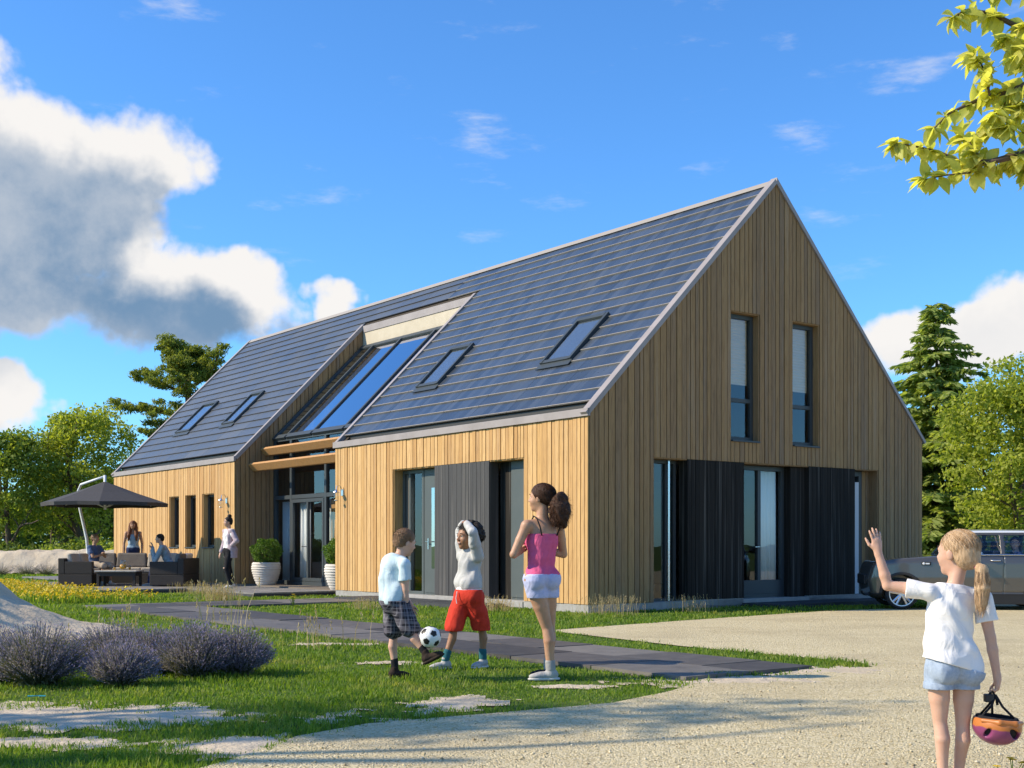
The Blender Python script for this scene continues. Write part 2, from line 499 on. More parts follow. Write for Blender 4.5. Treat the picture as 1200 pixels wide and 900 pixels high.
MT['gravel'] = mat('pale_gravel', rough=.9, spec=.2, build=b_gravel)

# ground as one sheet out to the horizon, finer near the camera
def grid_sheet(name, xs, ys, zf, m, keep=None):
    X, Y = np.meshgrid(xs, ys)
    Z = zf(X, Y)
    V = np.stack([X, Y, Z], -1).reshape(-1, 3)
    nx, ny = len(xs), len(ys)
    i = np.arange(nx * ny).reshape(ny, nx)
    F = np.stack([i[:-1, :-1], i[:-1, 1:], i[1:, 1:], i[1:, :-1]], -1).reshape(-1, 4)
    if keep is not None:
        k = keep(X, Y).reshape(-1)
        F = F[k[F].all(1)]
    return np_mesh(name, V, F, m, smooth=True)
o = grid_sheet('ground', np.concatenate([[-3000, -800, -250, -90], np.linspace(-40, 40, 41), [90, 250, 800, 3000]]),
               np.concatenate([[-300, -60], np.linspace(-8, 72, 41), [110, 200, 500, 1200, 4000]]), lambda x, y: np.full(x.shape, GZ - .012), MT['lawn'])
tag(o, kind='structure')
b = MB(); b.quad(*[(x, y, GZ) for x, y in GRAVEL])
tag(b.build('gravel_drive', MT['gravel']), kind='structure')
# sand sheets (uneven), and the mound
xs, ys = np.arange(-10.5, 4.2, .045), np.arange(6.2, 19, .045)
def sand_z(x, y): return GZ - .004 + mound(x, y) * (1 + .10 * fnoise(x, y, 2.2)) + .012 * fnoise(x, y, 6) * (mound(x, y) > .03) + .010 * np.clip(sand_val(x, y), 0, 1) + .003 * fnoise(x, y, 14)
o = grid_sheet('sand_patch', xs, ys, sand_z, MT['sand'], keep=lambda x, y: (sand_val(x, y) + fnoise(x, y, 4.5) * .40 + fnoise(x, y, 11) * .24 > -.35) | (mound(x, y) > .03))
tag(o, kind='structure')

# path of slate slabs, and terrace of slabs: each slab is a piece of its own
def slab_field(name, m, u0, u1, v0, v1, su, sv, z0, z1, endcut=0, stag=True):
    base = MB()
    base.hexa([(*hw(u0, v0), z0 - .02), (*hw(u1, v0), z0 - .02), (*hw(u1, v1), z0 - .02), (*hw(u0, v1), z0 - .02),
               (*hw(u0, v0), z1 - .03), (*hw(u1, v0), z1 - .03), (*hw(u1, v1), z1 - .03), (*hw(u0, v1), z1 - .03)])
    root = base.build(name, MT['slab_dark'])
    tag(root, kind='structure')
    k = 0; v = v0
    rr = random.Random(5)
    nu = round((u1 - u0) / su)
    row = 0
    while v < v1 - .05:
        ve = min(v + sv, v1)
        for i in range(nu):
            a, c = u0 + (u1 - u0) * i / nu, u0 + (u1 - u0) * (i + 1) / nu
            off = (.5 * sv if (stag and i % 2) else 0)
            va, vb = max(v0, v + off), min(ve + off, v1)
            if vb - va < .05: continue
            g = .007; dz = rr.uniform(-.004, .004)
            mb = MB(); t1 = rr.uniform(-.002, .002)
            mb.hexa([(*hw(a + g, va + g), z0), (*hw(c - g, va + g), z0), (*hw(c - g, vb - g), z0), (*hw(a + g, vb - g), z0),
                     (*hw(a + g, va + g), z1 + dz), (*hw(c - g, va + g), z1 + dz + t1), (*hw(c - g, vb - g), z1 + dz), (*hw(a + g, vb - g), z1 + dz - t1)])
            mb.build('paving_slab', m, root)
        v = ve
    if stag:                                    # half slabs that square off the staggered rows
        for i in range(1, nu, 2):
            a, c = u0 + (u1 - u0) * i / nu, u0 + (u1 - u0) * (i + 1) / nu
            mb = MB(); mb.hexa([(*hw(a + .007, v0 + .007), z0), (*hw(c - .007, v0 + .007), z0), (*hw(c - .007, v0 + .5 * sv - .007), z0), (*hw(a + .007, v0 + .5 * sv - .007), z0),
                                (*hw(a + .007, v0 + .007), z1), (*hw(c - .007, v0 + .007), z1), (*hw(c - .007, v0 + .5 * sv - .007), z1), (*hw(a + .007, v0 + .5 * sv - .007), z1)])
            mb.build('paving_slab', m, root)
    return root
def b_slabrand(t, b):
    r = objrand(t); n = t.noise(wpos(t), 5, 6, .62); n2 = t.noise(wpos(t), 30, 4, .6)
    c = t.ramp(r * .5 + n * .5, [(.2, (.038, .035, .032)), (.5, (.095, .086, .078)), (.8, (.19, .172, .15))])
    c = t.mix(t.sstep(.6, .8, n2) * .4, c, (.17, .155, .13))
    t.put(b.inputs['Base Color'], c); t.put(b.inputs['Normal'], t.bump(n2 * .5 + n, .4, .008))
MT['slabs'] = mat('riven_slate_slabs', rough=.6, build=b_slabrand)
slab_field('garden_path', MT['slabs'], PATH_U0, PATH_U1, PATH_V0, PATH_V1, .8, 1.2, GZ - .02, GZ + .03)
slab_field('terrace', MT['terrace'], -1.75, 1.0, 9.0, 26.5, .95, 1.0, GZ - .02, .055, stag=False)
slab_field('terrace', MT['terrace'], -4.0, -1.77, 12.6, 20.0, .74, 1.0, GZ - .02, .055, stag=False)
slab_field('link_path', MT['slabs'], -4.40, -1.0, 5.3, 6.95, .85, .825, GZ - .02, GZ + .03)
slab_field('door_slab', MT['slab_dark'], -.95, -.06, 2.2, 6.9, .9, 1.5, GZ - .02, .03, stag=False)
slab_field('porch_slab', MT['slab_dark'], 3.6, 7.6, -1.0, -.06, 1.0, .92, GZ - .02, .03, stag=False)

# ------------------------------------------------------------------ the house
W, L, EAV = 9.18, 22.7, 3.3
RU0, RU1 = 8.53, 13.80            # the glazed bay between the two wings (along the long side)
house = thing('house', 'long barn house clad in upright larch boards under a steep solar tile roof', 'house', (HX, HY, 0), HA)
gtop = lambda u: EAV + min(u, W - u) - .05
MAPS = {'front': lambda s, d, z: (-d, s, z), 'gable': lambda s, d, z: (s, -d, z), 'reveal': lambda s, d, z: (s, RU1 - d, z), 'inner': lambda s, d, z: (s, RU0 + d, z)}
def hexm(mb, mp, s0, s1, d0, d1, z00, z01, z10, z11, mi=0):
    """box in wall space; z00/z01 bottom/top at s0, z10/z11 at s1"""
    return mb.hexa([mp(s0, d0, z00), mp(s1, d0, z10), mp(s1, d1, z10), mp(s0, d1, z00), mp(s0, d0, z01), mp(s1, d0, z11), mp(s1, d1, z11), mp(s0, d1, z01)], mi)
def boxm(mb, mp, s0, s1, d0, d1, z0, z1, mi=0): return hexm(mb, mp, s0, s1, d0, d1, z0, z1, z0, z1, mi)
def strips(s0, s1, brk, width, rr):
    cuts = sorted({s0, s1, *[x for x in brk if s0 < x < s1]})
    out = []
    for a, b_ in zip(cuts, cuts[1:]):
        n = max(1, round((b_ - a) / width))
        ws = [rr.choice((.8, 1, 1, 1.25)) for _ in range(n)]; tot = sum(ws); x = a
        for w in ws:
            out.append((x, x + (b_ - a) * w / tot)); x += (b_ - a) * w / tot
    return out
def spans(a, b_, zb, zt, ops):
    """solid pieces of a strip: list of (zb_a, zt_a, zb_b, zt_b)"""
    m = (a + b_) / 2
    zs = sorted([(z0, z1) for (o0, o1, z0, z1) in ops if o0 < m < o1])
    cur = (zb(a), zb(b_)); res = []
    for z0, z1 in zs:
        if z0 > max(cur) + .01: res.append((cur[0], z0, cur[1], z0))
        cur = (z1, z1)
    res.append((cur[0], zt(a), cur[1], zt(b_)))
    return [q for q in res if max(q[1] - q[0], q[3] - q[2]) > .02]
def clad(wall, mp, s0, s1, zb, zt, ops, m, seed, width=.135, name='cladding_board', brk=()):
    rr = random.Random(seed)
    for a, b_ in strips(s0, s1, [x for o_ in ops for x in o_[:2]] + list(brk), width, rr):
        pr = rr.uniform(-.006, .006)
        for (p, q, r_, s_) in spans(a, b_, zb, zt, ops):
            mb = MB(); hexm(mb, mp, a + .008, b_ - .008, .002, .024 + pr, p, q, r_, s_)
            mb.build(name, m, wall)
def core(mp, s0, s1, zb, zt, ops, thick, brk=()):
    mb = MB()
    cuts = sorted({s0, s1, *[x for o_ in ops for x in o_[:2]], *brk})
    for a, b_ in zip(cuts, cuts[1:]):
        for (p, q, r_, s_) in spans(a, b_, zb, zt, ops):
            hexm(mb, mp, a, b_, -thick, 0, p, q, r_, s_)
    w = mb.build('wall', MT['membrane'], house)
    return w
PB = .10                                        # bottom of the boards
G_OPS = [(1.46, 7.71, -.1, 2.6), (3.38, 4.155, 2.97, 5.35), (5.075, 5.865, 2.96, 5.345)]
F_OPS = [(1.73, 6.12, -.1, 2.63)]
WIN3 = [(17.44, 18.16), (16.25, 16.99), (15.06, 15.83)]
L_OPS = [(a, c, 1.0, 2.45) for a, c in WIN3]
flat = lambda z: (lambda s: z)
gw = core(MAPS['gable'], 0, W, flat(PB), gtop, G_OPS, .25, brk=(W / 2,)); gw['label'] = 'shaded gable wall of upright larch boards, shade darkened into their colour'
clad(gw, MAPS['gable'], 0, W, flat(PB), gtop, G_OPS, MT['wood_shaded'], 1, .118, brk=(W / 2,))
fw = core(MAPS['front'], 0.26, RU0, flat(PB), flat(3.22), F_OPS, .25); fw['label'] = 'sunlit wall of golden boards right of the glazed bay'
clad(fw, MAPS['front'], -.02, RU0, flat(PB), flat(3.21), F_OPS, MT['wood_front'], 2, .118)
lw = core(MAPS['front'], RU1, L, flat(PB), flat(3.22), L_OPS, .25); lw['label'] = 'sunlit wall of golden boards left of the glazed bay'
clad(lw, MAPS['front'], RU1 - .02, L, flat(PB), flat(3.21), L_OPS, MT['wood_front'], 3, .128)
zgl = lambda u: PB if u < 1.06 else 3.83 + (u - 1.06)
rw = core(MAPS['reveal'], 0.0, 3.72, lambda u: PB if u < 1.07 else 3.2, lambda u: EAV + u - .06, [], .2, brk=(1.06,)); rw['label'] = 'side wall of the left wing, facing the glazed bay'
clad(rw, MAPS['reveal'], 0.0, 1.06, flat(PB), lambda u: EAV + u - .05, [], MT['wood_shaded'], 4)
clad(rw, MAPS['reveal'], 1.06, 3.72, lambda u: 3.60 + (u - 1.06), lambda u: EAV + u - .05, [], MT['wood_shaded'], 5)
iw = core(MAPS['inner'], 0.0, 3.72, lambda u: PB if u < 1.07 else 3.2, lambda u: EAV + u - .06, [], .2, brk=(1.06,))
clad(iw, MAPS['inner'], 0.03, 1.06, flat(PB), lambda u: EAV + u - .05, [], MT['wood_front'], 6, .21)
mb = MB(); mb.box(W - .25, W, .25, L, PB, 3.3); mb.box(0.26, W - .25, L - .25, L, PB, 3.2)
mb.prism([(0.26, 0), (W - .25, 0), (W - .25, .1), (0.26, .1)], 0, .01)
rear = mb.build('wall', MT['plaster'], house)
mb = MB(); N_ = 12
for i in range(N_):                              # far gable above the eaves
    a, b_ = .3 + (W - .6) * i / N_, .3 + (W - .6) * (i + 1) / N_
    mb.hexa([(a, L - .25, 3.2), (b_, L - .25, 3.2), (b_, L, 3.2), (a, L, 3.2), (a, L - .25, gtop(a)), (b_, L - .25, gtop(b_)), (b_, L, gtop(b_)), (a, L, gtop(a))])
mb.build('wall', MT['plaster'], house)
# plinth
mb = MB()
mb.box(-.012, .2, RU1, L, -.1, PB - .004); mb.box(-.012, .2, .2, RU0, -.1, PB - .004); mb.box(-.012, W, -.012, .2, -.1, PB - .004); mb.box(W - .2, W + .01, .21, L, -.1, PB - .004)
mb.box(.2, W - .2, L - .2, L + .01, -.1, PB - .004); mb.box(.2, 1.1, RU1, RU1 + .2, -.1, PB - .006)
mb.build('plinth', MT['plinth'], house)
# rooms: floor, upper floor, partitions
mb = MB(); mb.box(.25, W - .25, .25, L - .25, .0, .085); mb.build('floor', MT['dark_room'], house)
mb = MB(); mb.box(.25, W - .25, .25, RU0 - .2, 2.72, 2.9); mb.box(.25, W - .25, RU1 + .2, L - .25, 2.72, 2.9); mb.build('upper_floor', MT['plaster'], house)
mb = MB(); mb.box(3.9, 4.0, 2.9, RU0 - .2, .085, 2.72); mb.box(.6, W - .25, RU0 - .2, RU0 - .1, .085, 2.9); mb.box(3.6, 3.7, RU1 + .2, L - .25, .085, 2.72)
mb.box(4.6, 4.72, RU0, RU1, .085, 7.2); mb.box(3.0, W - 3.0, 3.6, 3.7, 2.9, 5.9)
mb.build('partition', MT['dark_room'], house)

print('boards', sum(o.name.startswith('cladding_board') for o in bpy.data.objects))
# ---- windows
def bars(mp, s0, s1, z0, z1, d0, d1, w, m, parent, mull=(), rails=(), name='frame'):
    mb = MB()
    boxm(mb, mp, s0, s0 + w, d0, d1, z0, z1); boxm(mb, mp, s1 - w, s1, d0, d1, z0, z1)
    boxm(mb, mp, s0 + w, s1 - w, d0, d1, z0, z0 + w); boxm(mb, mp, s0 + w, s1 - w, d0, d1, z1 - w, z1)
    xs = [s0 + w] + [v for x in mull for v in (x - w / 2, x + w / 2)] + [s1 - w]
    for x in mull: boxm(mb, mp, x - w / 2, x + w / 2, d0, d1, z0 + w, z1 - w)
    for z in rails:
        for i in range(0, len(xs), 2): boxm(mb, mp, xs[i], xs[i + 1], d0, d1 - .003, z - w / 2, z + w / 2)
    return mb.build(name, m, parent, bevel=.004)
def pane(mp, s0, s1, z0, z1, d, parent, m=None, name='pane'):
    mb = MB(); boxm(mb, mp, s0, s1, d - .012, d, z0, z1)
    return mb.build(name, m or MT['glass'], parent)
def lining(mp, s0, s1, z0, z1, depth, m, wall, t=.02, sill=None):
    """timber linings of the opening, jambs and head, and a metal sill"""
    mb = MB()
    boxm(mb, mp, s0 - .001, s0 + t, -depth, .0, z0, z1); boxm(mb, mp, s1 - t, s1 + .001, -depth, .0, z0, z1); boxm(mb, mp, s0 + t, s1 - t, -depth, .0, z1 - t, z1 + .001)
    mb.build('jamb_lining', m, wall)
    if sill:
        mb = MB(); boxm(mb, mp, s0 + t, s1 - t, -depth, .055, z0 - .002, z0 + .03)
        mb.build('sill', sill, wall, bevel=.004)
def curtain(mp, s0, s1, z0, z1, d, parent, m=None, waves=5, amp=.03):
    n = waves * 6; vs, fs = [], []
    for i in range(n + 1):
        s = s0 + (s1 - s0) * i / n; w = amp * math.sin(i / n * waves * 2 * math.pi) + amp * .4 * math.sin(i * 1.7)
        vs += [mp(s, d + w, z0), mp(s, d + w * .7, z1), mp(s, d + w - .006, z0), mp(s, d + w * .7 - .006, z1)]
    for i in range(n):
        a = i * 4; fs += [(a, a + 4, a + 5, a + 1), (a + 2, a + 3, a + 7, a + 6), (a, a + 2, a + 6, a + 4), (a + 1, a + 5, a + 7, a + 3)]
    fs += [(0, 1, 3, 2), (n * 4, n * 4 + 2, n * 4 + 3, n * 4 + 1)]
    mb = MB(); mb.add(vs, fs)
    return mb.build('curtain', m or MT['curtain'], parent, smooth=True)
gmp, fmp = MAPS['gable'], MAPS['front']
# tall upper gable windows with half drawn cream blinds
for k, (a, c, z0, z1) in enumerate(G_OPS[1:]):
    lining(gmp, a, c, z0, z1, .20, MT['wood_shaded'], gw, sill=MT['frame'])
    zr = z0 + .78
    f = bars(gmp, a + .02, c - .02, z0 + .032, z1 - .022, -.20, -.13, .075, MT['frame'], house, rails=(zr,), name='window')
    f['label'] = ('upper gable window nearer the sunlit corner', 'upper gable window nearer the far eaves')[k]
    pane(gmp, a + .09, c - .09, zr + .03, z1 - .09, -.165, f); pane(gmp, a + .09, c - .09, z0 + .1, zr - .03, -.165, f)
    zb = zr + .30
    mb = MB(); n = 44
    for i in range(n):
        za, zc = zb + (z1 - .1 - zb) * i / n, zb + (z1 - .1 - zb) * (i + 1) / n
        e = .010 if i % 2 else .0
        mb.quad(gmp(a + .1, -.215 - e, za), gmp(c - .1, -.215 - e, za), gmp(c - .1, -.215 - (.010 - e), zc), gmp(a + .1, -.215 - (.010 - e), zc))
    boxm(mb, gmp, a + .1, c - .1, -.24, -.228, zb, z1 - .1)
    mb.build('blind', MT['blind'], f)
# big gable opening: glass, black sliding shutters, door
a, c, z0, z1 = 1.46, 7.71, .085, 2.6
lining(gmp, a, c, z0, z1, .32, MT['wood_shaded'], gw)
mb = MB(); boxm(mb, gmp, a + .02, c - .02, -.32, -.01, -.02, .085); mb.build('threshold', MT['plinth'], gw)
f = bars(gmp, a + .022, 2.23, z0, z1 - .022, -.30, -.22, .06, MT['frame'], house, mull=(2.0,), name='window'); f['label'] = 'narrow window at the left end of the gable opening'
pane(gmp, a + .08, 1.97, z0 + .06, z1 - .09, -.26, f); pane(gmp, 2.03, 2.17, z0 + .06, z1 - .09, -.26, f)
mb = MB(); boxm(mb, gmp, 1.99, 2.03, -.219, -.17, z0, z1 - .03); mb.build('post', MT['chrome'], f)
def shutter(mp, s0, s1, z0, z1, d0, d1, m, label, w=.105, seed=3, back=True):
    mb = MB(); boxm(mb, mp, s0 + .005, s1 - .005, d0, d1 - .022, z0, z1)
    r_ = mb.build('shutter', m, house); r_['label'] = label
    rr = random.Random(seed)
    for x0, x1 in strips(s0, s1, (), w, rr):
        b2 = MB(); boxm(b2, mp, x0 + .004, x1 - .004, d1 - .021, d1 + rr.uniform(-.003, .003), z0 - .004, z1 + .002)
        b2.build('shutter_board', m, r_)
    return r_
shutter(gmp, 2.28, 3.73, .12, 2.592, -.20, .018, MT['black_char'], 'black boarded shutter left of the glazed gable door')
shutter(gmp, 5.55, 6.95, .12, 2.592, -.20, .018, MT['black_char'], 'black boarded shutter right of the glazed gable door', seed=8)
for s0_, s1_ in ((2.30, 3.72), (5.56, 6.94)):
    mb = MB(); boxm(mb, gmp, s0_, s1_, -.3, .012, -.04, .112); mb.build('plinth', MT['plinth'], house)
door = bars(gmp, 3.735, 5.12, z0, z1 - .03, -.31, -.23, .085, MT['frame'], house, mull=(4.42,), name='door'); door['label'] = 'glazed double door in the gable with a white curtain'
mb = MB(); boxm(mb, gmp, 3.83, 5.03, -.30, -.225, z0 + .086, z0 + .34); mb.build('kick_panel', MT['frame'], door)
pane(gmp, 3.83, 4.37, z0 + .34, z1 - .12, -.27, door); pane(gmp, 4.47, 5.03, z0 + .34, z1 - .12, -.27, door)
mb = MB(); mb.tube([gmp(4.36, -.225, 1.05), gmp(4.36, -.17, 1.05), gmp(4.24, -.17, 1.05)], .011); mb.build('handle', MT['chrome'], door)
curtain(gmp, 4.5, 5.0, z0 + .1, z1 - .1, -.335, door, waves=5, amp=.018)
mb = MB(); boxm(mb, gmp, 5.125, 5.54, -.30, -.10, z0, z1 - .03); jp = mb.build('jamb_panel', MT['black_char'], house)
for k in range(3):
    b2 = MB(); boxm(b2, gmp, 5.13 + k * .137, 5.13 + k * .137 + .128, -.099, -.078, z0, z1 - .03); b2.build('shutter_board', MT['black_char'], jp)
f = bars(gmp, 6.955, 7.45, z0, z1 - .03, -.30, -.20, .10, MT['frame'], house, name='window'); f['label'] = 'narrow pale window at the right end of the gable opening'
pane(gmp, 7.05, 7.35, z0 + .1, z1 - .13, -.25, f)
mb = MB(); boxm(mb, gmp, 7.03, 7.30, -.199, -.16, z0 + .02, z1 - .25); mb.build('pale_post', MT['white_frame'], f)
mb = MB(); boxm(mb, gmp, 7.452, 7.69, -.30, -.22, z0, z1 - .02); jp = mb.build('jamb_panel', MT['wood_shaded'], house)
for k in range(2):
    b2 = MB(); boxm(b2, gmp, 7.455 + k * .118, 7.455 + k * .118 + .110, -.219, -.20, z0, z1 - .02); b2.build('cladding_board', MT['wood_shaded'], jp)

# front opening: sidelight, front door, charcoal shutter, grey green panel
a, c, z0, z1 = 1.73, 6.12, .085, 2.63
lining(fmp, a, c, z0, z1, .32, MT['wood_front'], fw)
mb = MB(); boxm(mb, fmp, a + .02, c - .02, -.32, .03, -.02, .085); mb.build('threshold', MT['plinth'], fw)
f = bars(fmp, 5.30, 6.095, z0, z1 - .022, -.29, -.20, .07, MT['frame_green'], house, mull=(5.83,), name='window'); f['label'] = 'tall sidelight beside the front door'
pane(fmp, 5.37, 5.80, z0 + .07, z1 - .1, -.25, f); pane(fmp, 5.87, 6.03, z0 + .07, z1 - .1, -.25, f, MT['dark_room'])
curtain(fmp, 5.4, 5.62, z0 + .1, z1 - .1, -.40, f, waves=3, amp=.015)
mb = MB(); boxm(mb, fmp, 4.56, 5.295, -.28, -.21, z0, z1 - .03); door = mb.build('front_door', MT['frame_green'], house, bevel=.005); door['label'] = 'grey green front door with a slim upright window'
mb = MB(); boxm(mb, fmp, 4.60, 5.25, -.209, -.196, z0 + .05, z1 - .14); mb.build('door_leaf', MT['frame_green'], door, bevel=.006)
pane(fmp, 4.84, 5.0, .62, 2.22, -.190, door, MT['glass_blue'])
mb = MB(); boxm(mb, fmp, 5.10, 5.14, -.196, -.186, 1.0, 1.22); mb.tube([fmp(5.12, -.19, 1.15), fmp(5.12, -.13, 1.15), fmp(4.99, -.13, 1.15)], .011); mb.build('handle', MT['chrome'], door)
shutter(fmp, 2.77, 4.58, .12, 2.625, -.20, .018, MT['char'], 'charcoal boarded shutter beside the front door', w=.125, seed=12)
mb = MB(); boxm(mb, fmp, 2.78, 4.57, -.3, .014, -.04, .112); mb.build('plinth', MT['plinth'], house)
mb = MB(); boxm(mb, fmp, 2.42, 2.78, -.31, -.25, z0, z1 - .022); mb.build('jamb_panel', MT['black_char'], house)
mb = MB(); boxm(mb, fmp, 1.752, 2.42, -.30, -.22, z0, z1 - .022); p_ = mb.build('door_panel', MT['frame_green'], house, bevel=.005); p_['label'] = 'plain grey green door panel near the corner'
mb = MB(); boxm(mb, fmp, 1.80, 2.38, -.219, -.205, z0 + .05, z1 - .16); mb.build('door_leaf', MT['frame_green'], p_, bevel=.006)

# three slim windows of the left wing
for k, (a, c) in enumerate(WIN3):
    lining(fmp, a, c, 1.0, 2.45, .20, MT['wood_front'], lw, sill=MT['frame'])
    f = bars(fmp, a + .02, c - .02, 1.032, 2.43, -.20, -.13, .06, MT['frame'], house, name='window')
    pane(fmp, a + .08, c - .08, 1.09, 2.37, -.165, f)
    curtain(fmp, a + .08, a + .2, 1.1, 2.36, -.24, f, waves=2, amp=.012)

# glazed bay
RC = 1.06
bmp = lambda s, d, z: (RC - d, s, z)
bay = bars(bmp, RU0 + .01, RU1 - .01, .085, 3.84, -.10, .0, .10, MT['frame'], house, mull=(9.6, 11.0, 12.82), rails=(2.30,), name='bay_window'); bay['label'] = 'tall glazed bay between the two wings'
for (s0, s1) in ((RU0 + .1, 9.55), (9.65, 10.95), (11.05, 12.77), (12.87, RU1 - .11)):
    pane(bmp, s0, s1, 2.36, 3.74, -.05, bay); pane(bmp, s0, s1, .18, 2.24, -.05, bay)
d2 = bars(bmp, 11.06, 12.76, .19, 2.235, -.045, .012, .085, MT['frame'], bay, mull=(11.9,), name='door')
curtain(bmp, 12.15, 12.74, .12, 2.2, -.22, bay, waves=4, amp=.04); curtain(bmp, 11.1, 11.32, .12, 2.2, -.22, bay, waves=2, amp=.03)
curtain(bmp, 13.0, 13.66, .12, 2.2, -.2, bay, waves=5, amp=.012, m=MT['white_frame'])
mb = MB(); mb.tube([bmp(11.95, .012, 1.05), bmp(11.95, .07, 1.05), bmp(12.07, .07, 1.05)], .012); mb.build('handle', MT['chrome'], bay)
mb = MB(); boxm(mb, bmp, 11.45, 11.86, -.6, -.55, .1, 2.2); mb.build('inner_door', MT['wood_beam'], bay)
# two slanted timber beams across the bay
for (uu, zz) in ((.84, 3.50), (.50, 3.09)):
    mb = MB()
    mb.hexa([(uu - .03, RU0 + .025, zz - .11), (uu + .05, RU0 + .025, zz - .12), (uu + .05, RU1 - .03, zz - .12), (uu - .03, RU1 - .03, zz - .11),
             (uu - .16, RU0 + .025, zz + .05), (uu - .10, RU0 + .025, zz + .10), (uu - .10, RU1 - .03, zz + .10), (uu - .16, RU1 - .03, zz + .05)])
    mb.build('timber_beam', MT['wood_beam'], house, bevel=.006)

# ---- roof
S2 = math.sqrt(.5)
def rp(u, v, h, base=EAV): return (u - h * S2, v, base + u + h * S2)
def rbox(mb, u0, u1, v0, v1, h0, h1, base=EAV, mi=0):
    return mb.hexa([rp(u0, v0, h0, base), rp(u0, v1, h0, base), rp(u1, v1, h0, base), rp(u1, v0, h0, base), rp(u0, v0, h1, base), rp(u0, v1, h1, base), rp(u1, v1, h1, base), rp(u1, v0, h1, base)], mi)
CUT = 3.72
H2 = W / 2
mb = MB()
rbox(mb, .20, H2 - .02, .04, RU0 - .05, -.16, -.02); rbox(mb, .20, H2 - .02, RU1 + .05, L - .04, -.16, -.02); rbox(mb, CUT + .05, H2 - .02, RU0 - .05, RU1 + .05, -.16, -.02)
roof = mb.build('roof', MT['membrane'], house)
mb = MB()                                         # rear slope
mb.hexa([(W - .02, .04, EAV - .02), (W + .06, .04, EAV - .06), (W + .06, L - .04, EAV - .06), (W - .02, L - .04, EAV - .02), (H2, .04, EAV + H2 - .2), (H2 + .01, .04, EAV + H2 + .02), (H2 + .01, L - .04, EAV + H2 + .02), (H2, L - .04, EAV + H2 - .2)])
mb.build('rear_slope', MT['slate'], roof)
NR = 19; U0, U1 = .20, H2 - .03
rowu = (U1 - U0) / NR
def tile_mesh(name, ln, m, me_edge):
    sl = rowu / S2
    mb = MB(); e = .03
    # local x along the eaves, y up the slope, z out of the roof; the lower edge stands proud
    x0, x1 = -ln / 2 + .004, ln / 2 - .004
    mb.add([(x0, -.02, e - .022), (x1, -.02, e - .022), (x1, sl + .01, -.012), (x0, sl + .01, -.012), (x0, -.02, e), (x1, -.02, e), (x1, sl + .01, .006), (x0, sl + .01, .006)],
           [(0, 3, 2, 1), (4, 5, 6, 7), (1, 2, 6, 5), (2, 3, 7, 6), (3, 0, 4, 7)], 0)
    mb.add([(x0, -.0215, e - .026), (x1, -.0215, e - .026), (x1, -.0215, e + .001), (x0, -.0215, e + .001)], [(0, 1, 2, 3)], 1)
    mb.add([(x0, -.0215, e + .001), (x1, -.0215, e + .001), (x1, -.008, e + .0012), (x0, -.008, e + .0012)], [(0, 1, 2, 3)], 1)
    me = bpy.data.meshes.new(name); me.from_pydata(mb.v, [], mb.f)
    me.materials.append(m); me.materials.append(me_edge); me.polygons.foreach_set('material_index', mb.m); me.update()
    return me
TM = {}
ex, ey, ez = Vector((0, -1, 0)), Vector((S2, 0, S2)), Vector((-S2, 0, S2))
def put_tile(v0, v1, r_, kind):
    ln = round(v1 - v0, 3)
    key = (ln, kind)
    if key not in TM:
        TM[key] = tile_mesh('roof_tile', ln, MT['tile'] if kind == 's' else MT['slate'], MT['tile_edge'] if kind == 's' else MT['slate_edge'])
    o = bpy.data.objects.new('roof_tile', TM[key]); link(o, roof)
    p = Vector(rp(U0 + r_ * rowu, (v0 + v1) / 2, 0))
    o.matrix_local = Matrix(((ex.x, ey.x, ez.x, p.x), (ex.y, ey.y, ez.y, p.y), (ex.z, ey.z, ez.z, p.z), (0, 0, 0, 1)))
nt_ = 0
for r_ in range(NR):
    u = U0 + r_ * rowu
    top = u > CUT - .02
    va, vb = .10, RU0 - .06
    n = 7
    for i in range(n): put_tile(va + (vb - va) * i / n, va + (vb - va) * (i + 1) / n, r_, 's')
    va, vb = RU1 + .06, L - .08
    n = 7
    for i in range(n): put_tile(va + (vb - va) * i / n, va + (vb - va) * (i + 1) / n, r_, 'p')
    if top:
        va, vb = RU0 - .06, RU1 + .06
        for i in range(4): put_tile(va + (vb - va) * i / 4, va + (vb - va) * (i + 1) / 4, r_, 's' if i < 1 else 'p')
# rake trims, ridge, eaves fascia and gutter
def trim(fn):
    mb = MB(); fn(mb); return mb.build('roof_trim', MT['trim'], roof, bevel=.004)
trim(lambda m_: rbox(m_, -.06, H2, -.055, .105, -.03, .055))
trim(lambda m_: m_.hexa([(W + .05, -.055, EAV - .09), (W + .10, -.055, EAV - .05), (W + .10, .105, EAV - .05), (W + .05, .105, EAV - .09), (H2 + .001, -.055, EAV + H2 - .042), (H2 + .001, -.055, EAV + H2 + .078), (H2 + .001, .105, EAV + H2 + .078), (H2 + .001, .105, EAV + H2 - .042)]))
trim(lambda m_: rbox(m_, -.06, H2, L - .085, L + .06, -.03, .055))
trim(lambda m_: rbox(m_, .0, CUT + .04, RU0 - .065, RU0 + .05, -.05, .05)); trim(lambda m_: rbox(m_, .0, CUT + .04, RU1 - .05, RU1 + .065, -.05, .05))
trim(lambda m_: m_.box(CUT - .02, CUT + .055, RU0 + .05, RU1 - .05, EAV + CUT - .16, EAV + CUT + .02))
trim(lambda m_: m_.box(-.062, -.002, -.055, RU0 + .05, 3.215, 3.345)); trim(lambda m_: m_.box(-.062, -.002, RU1 - .05, L + .06, 3.215, 3.345))
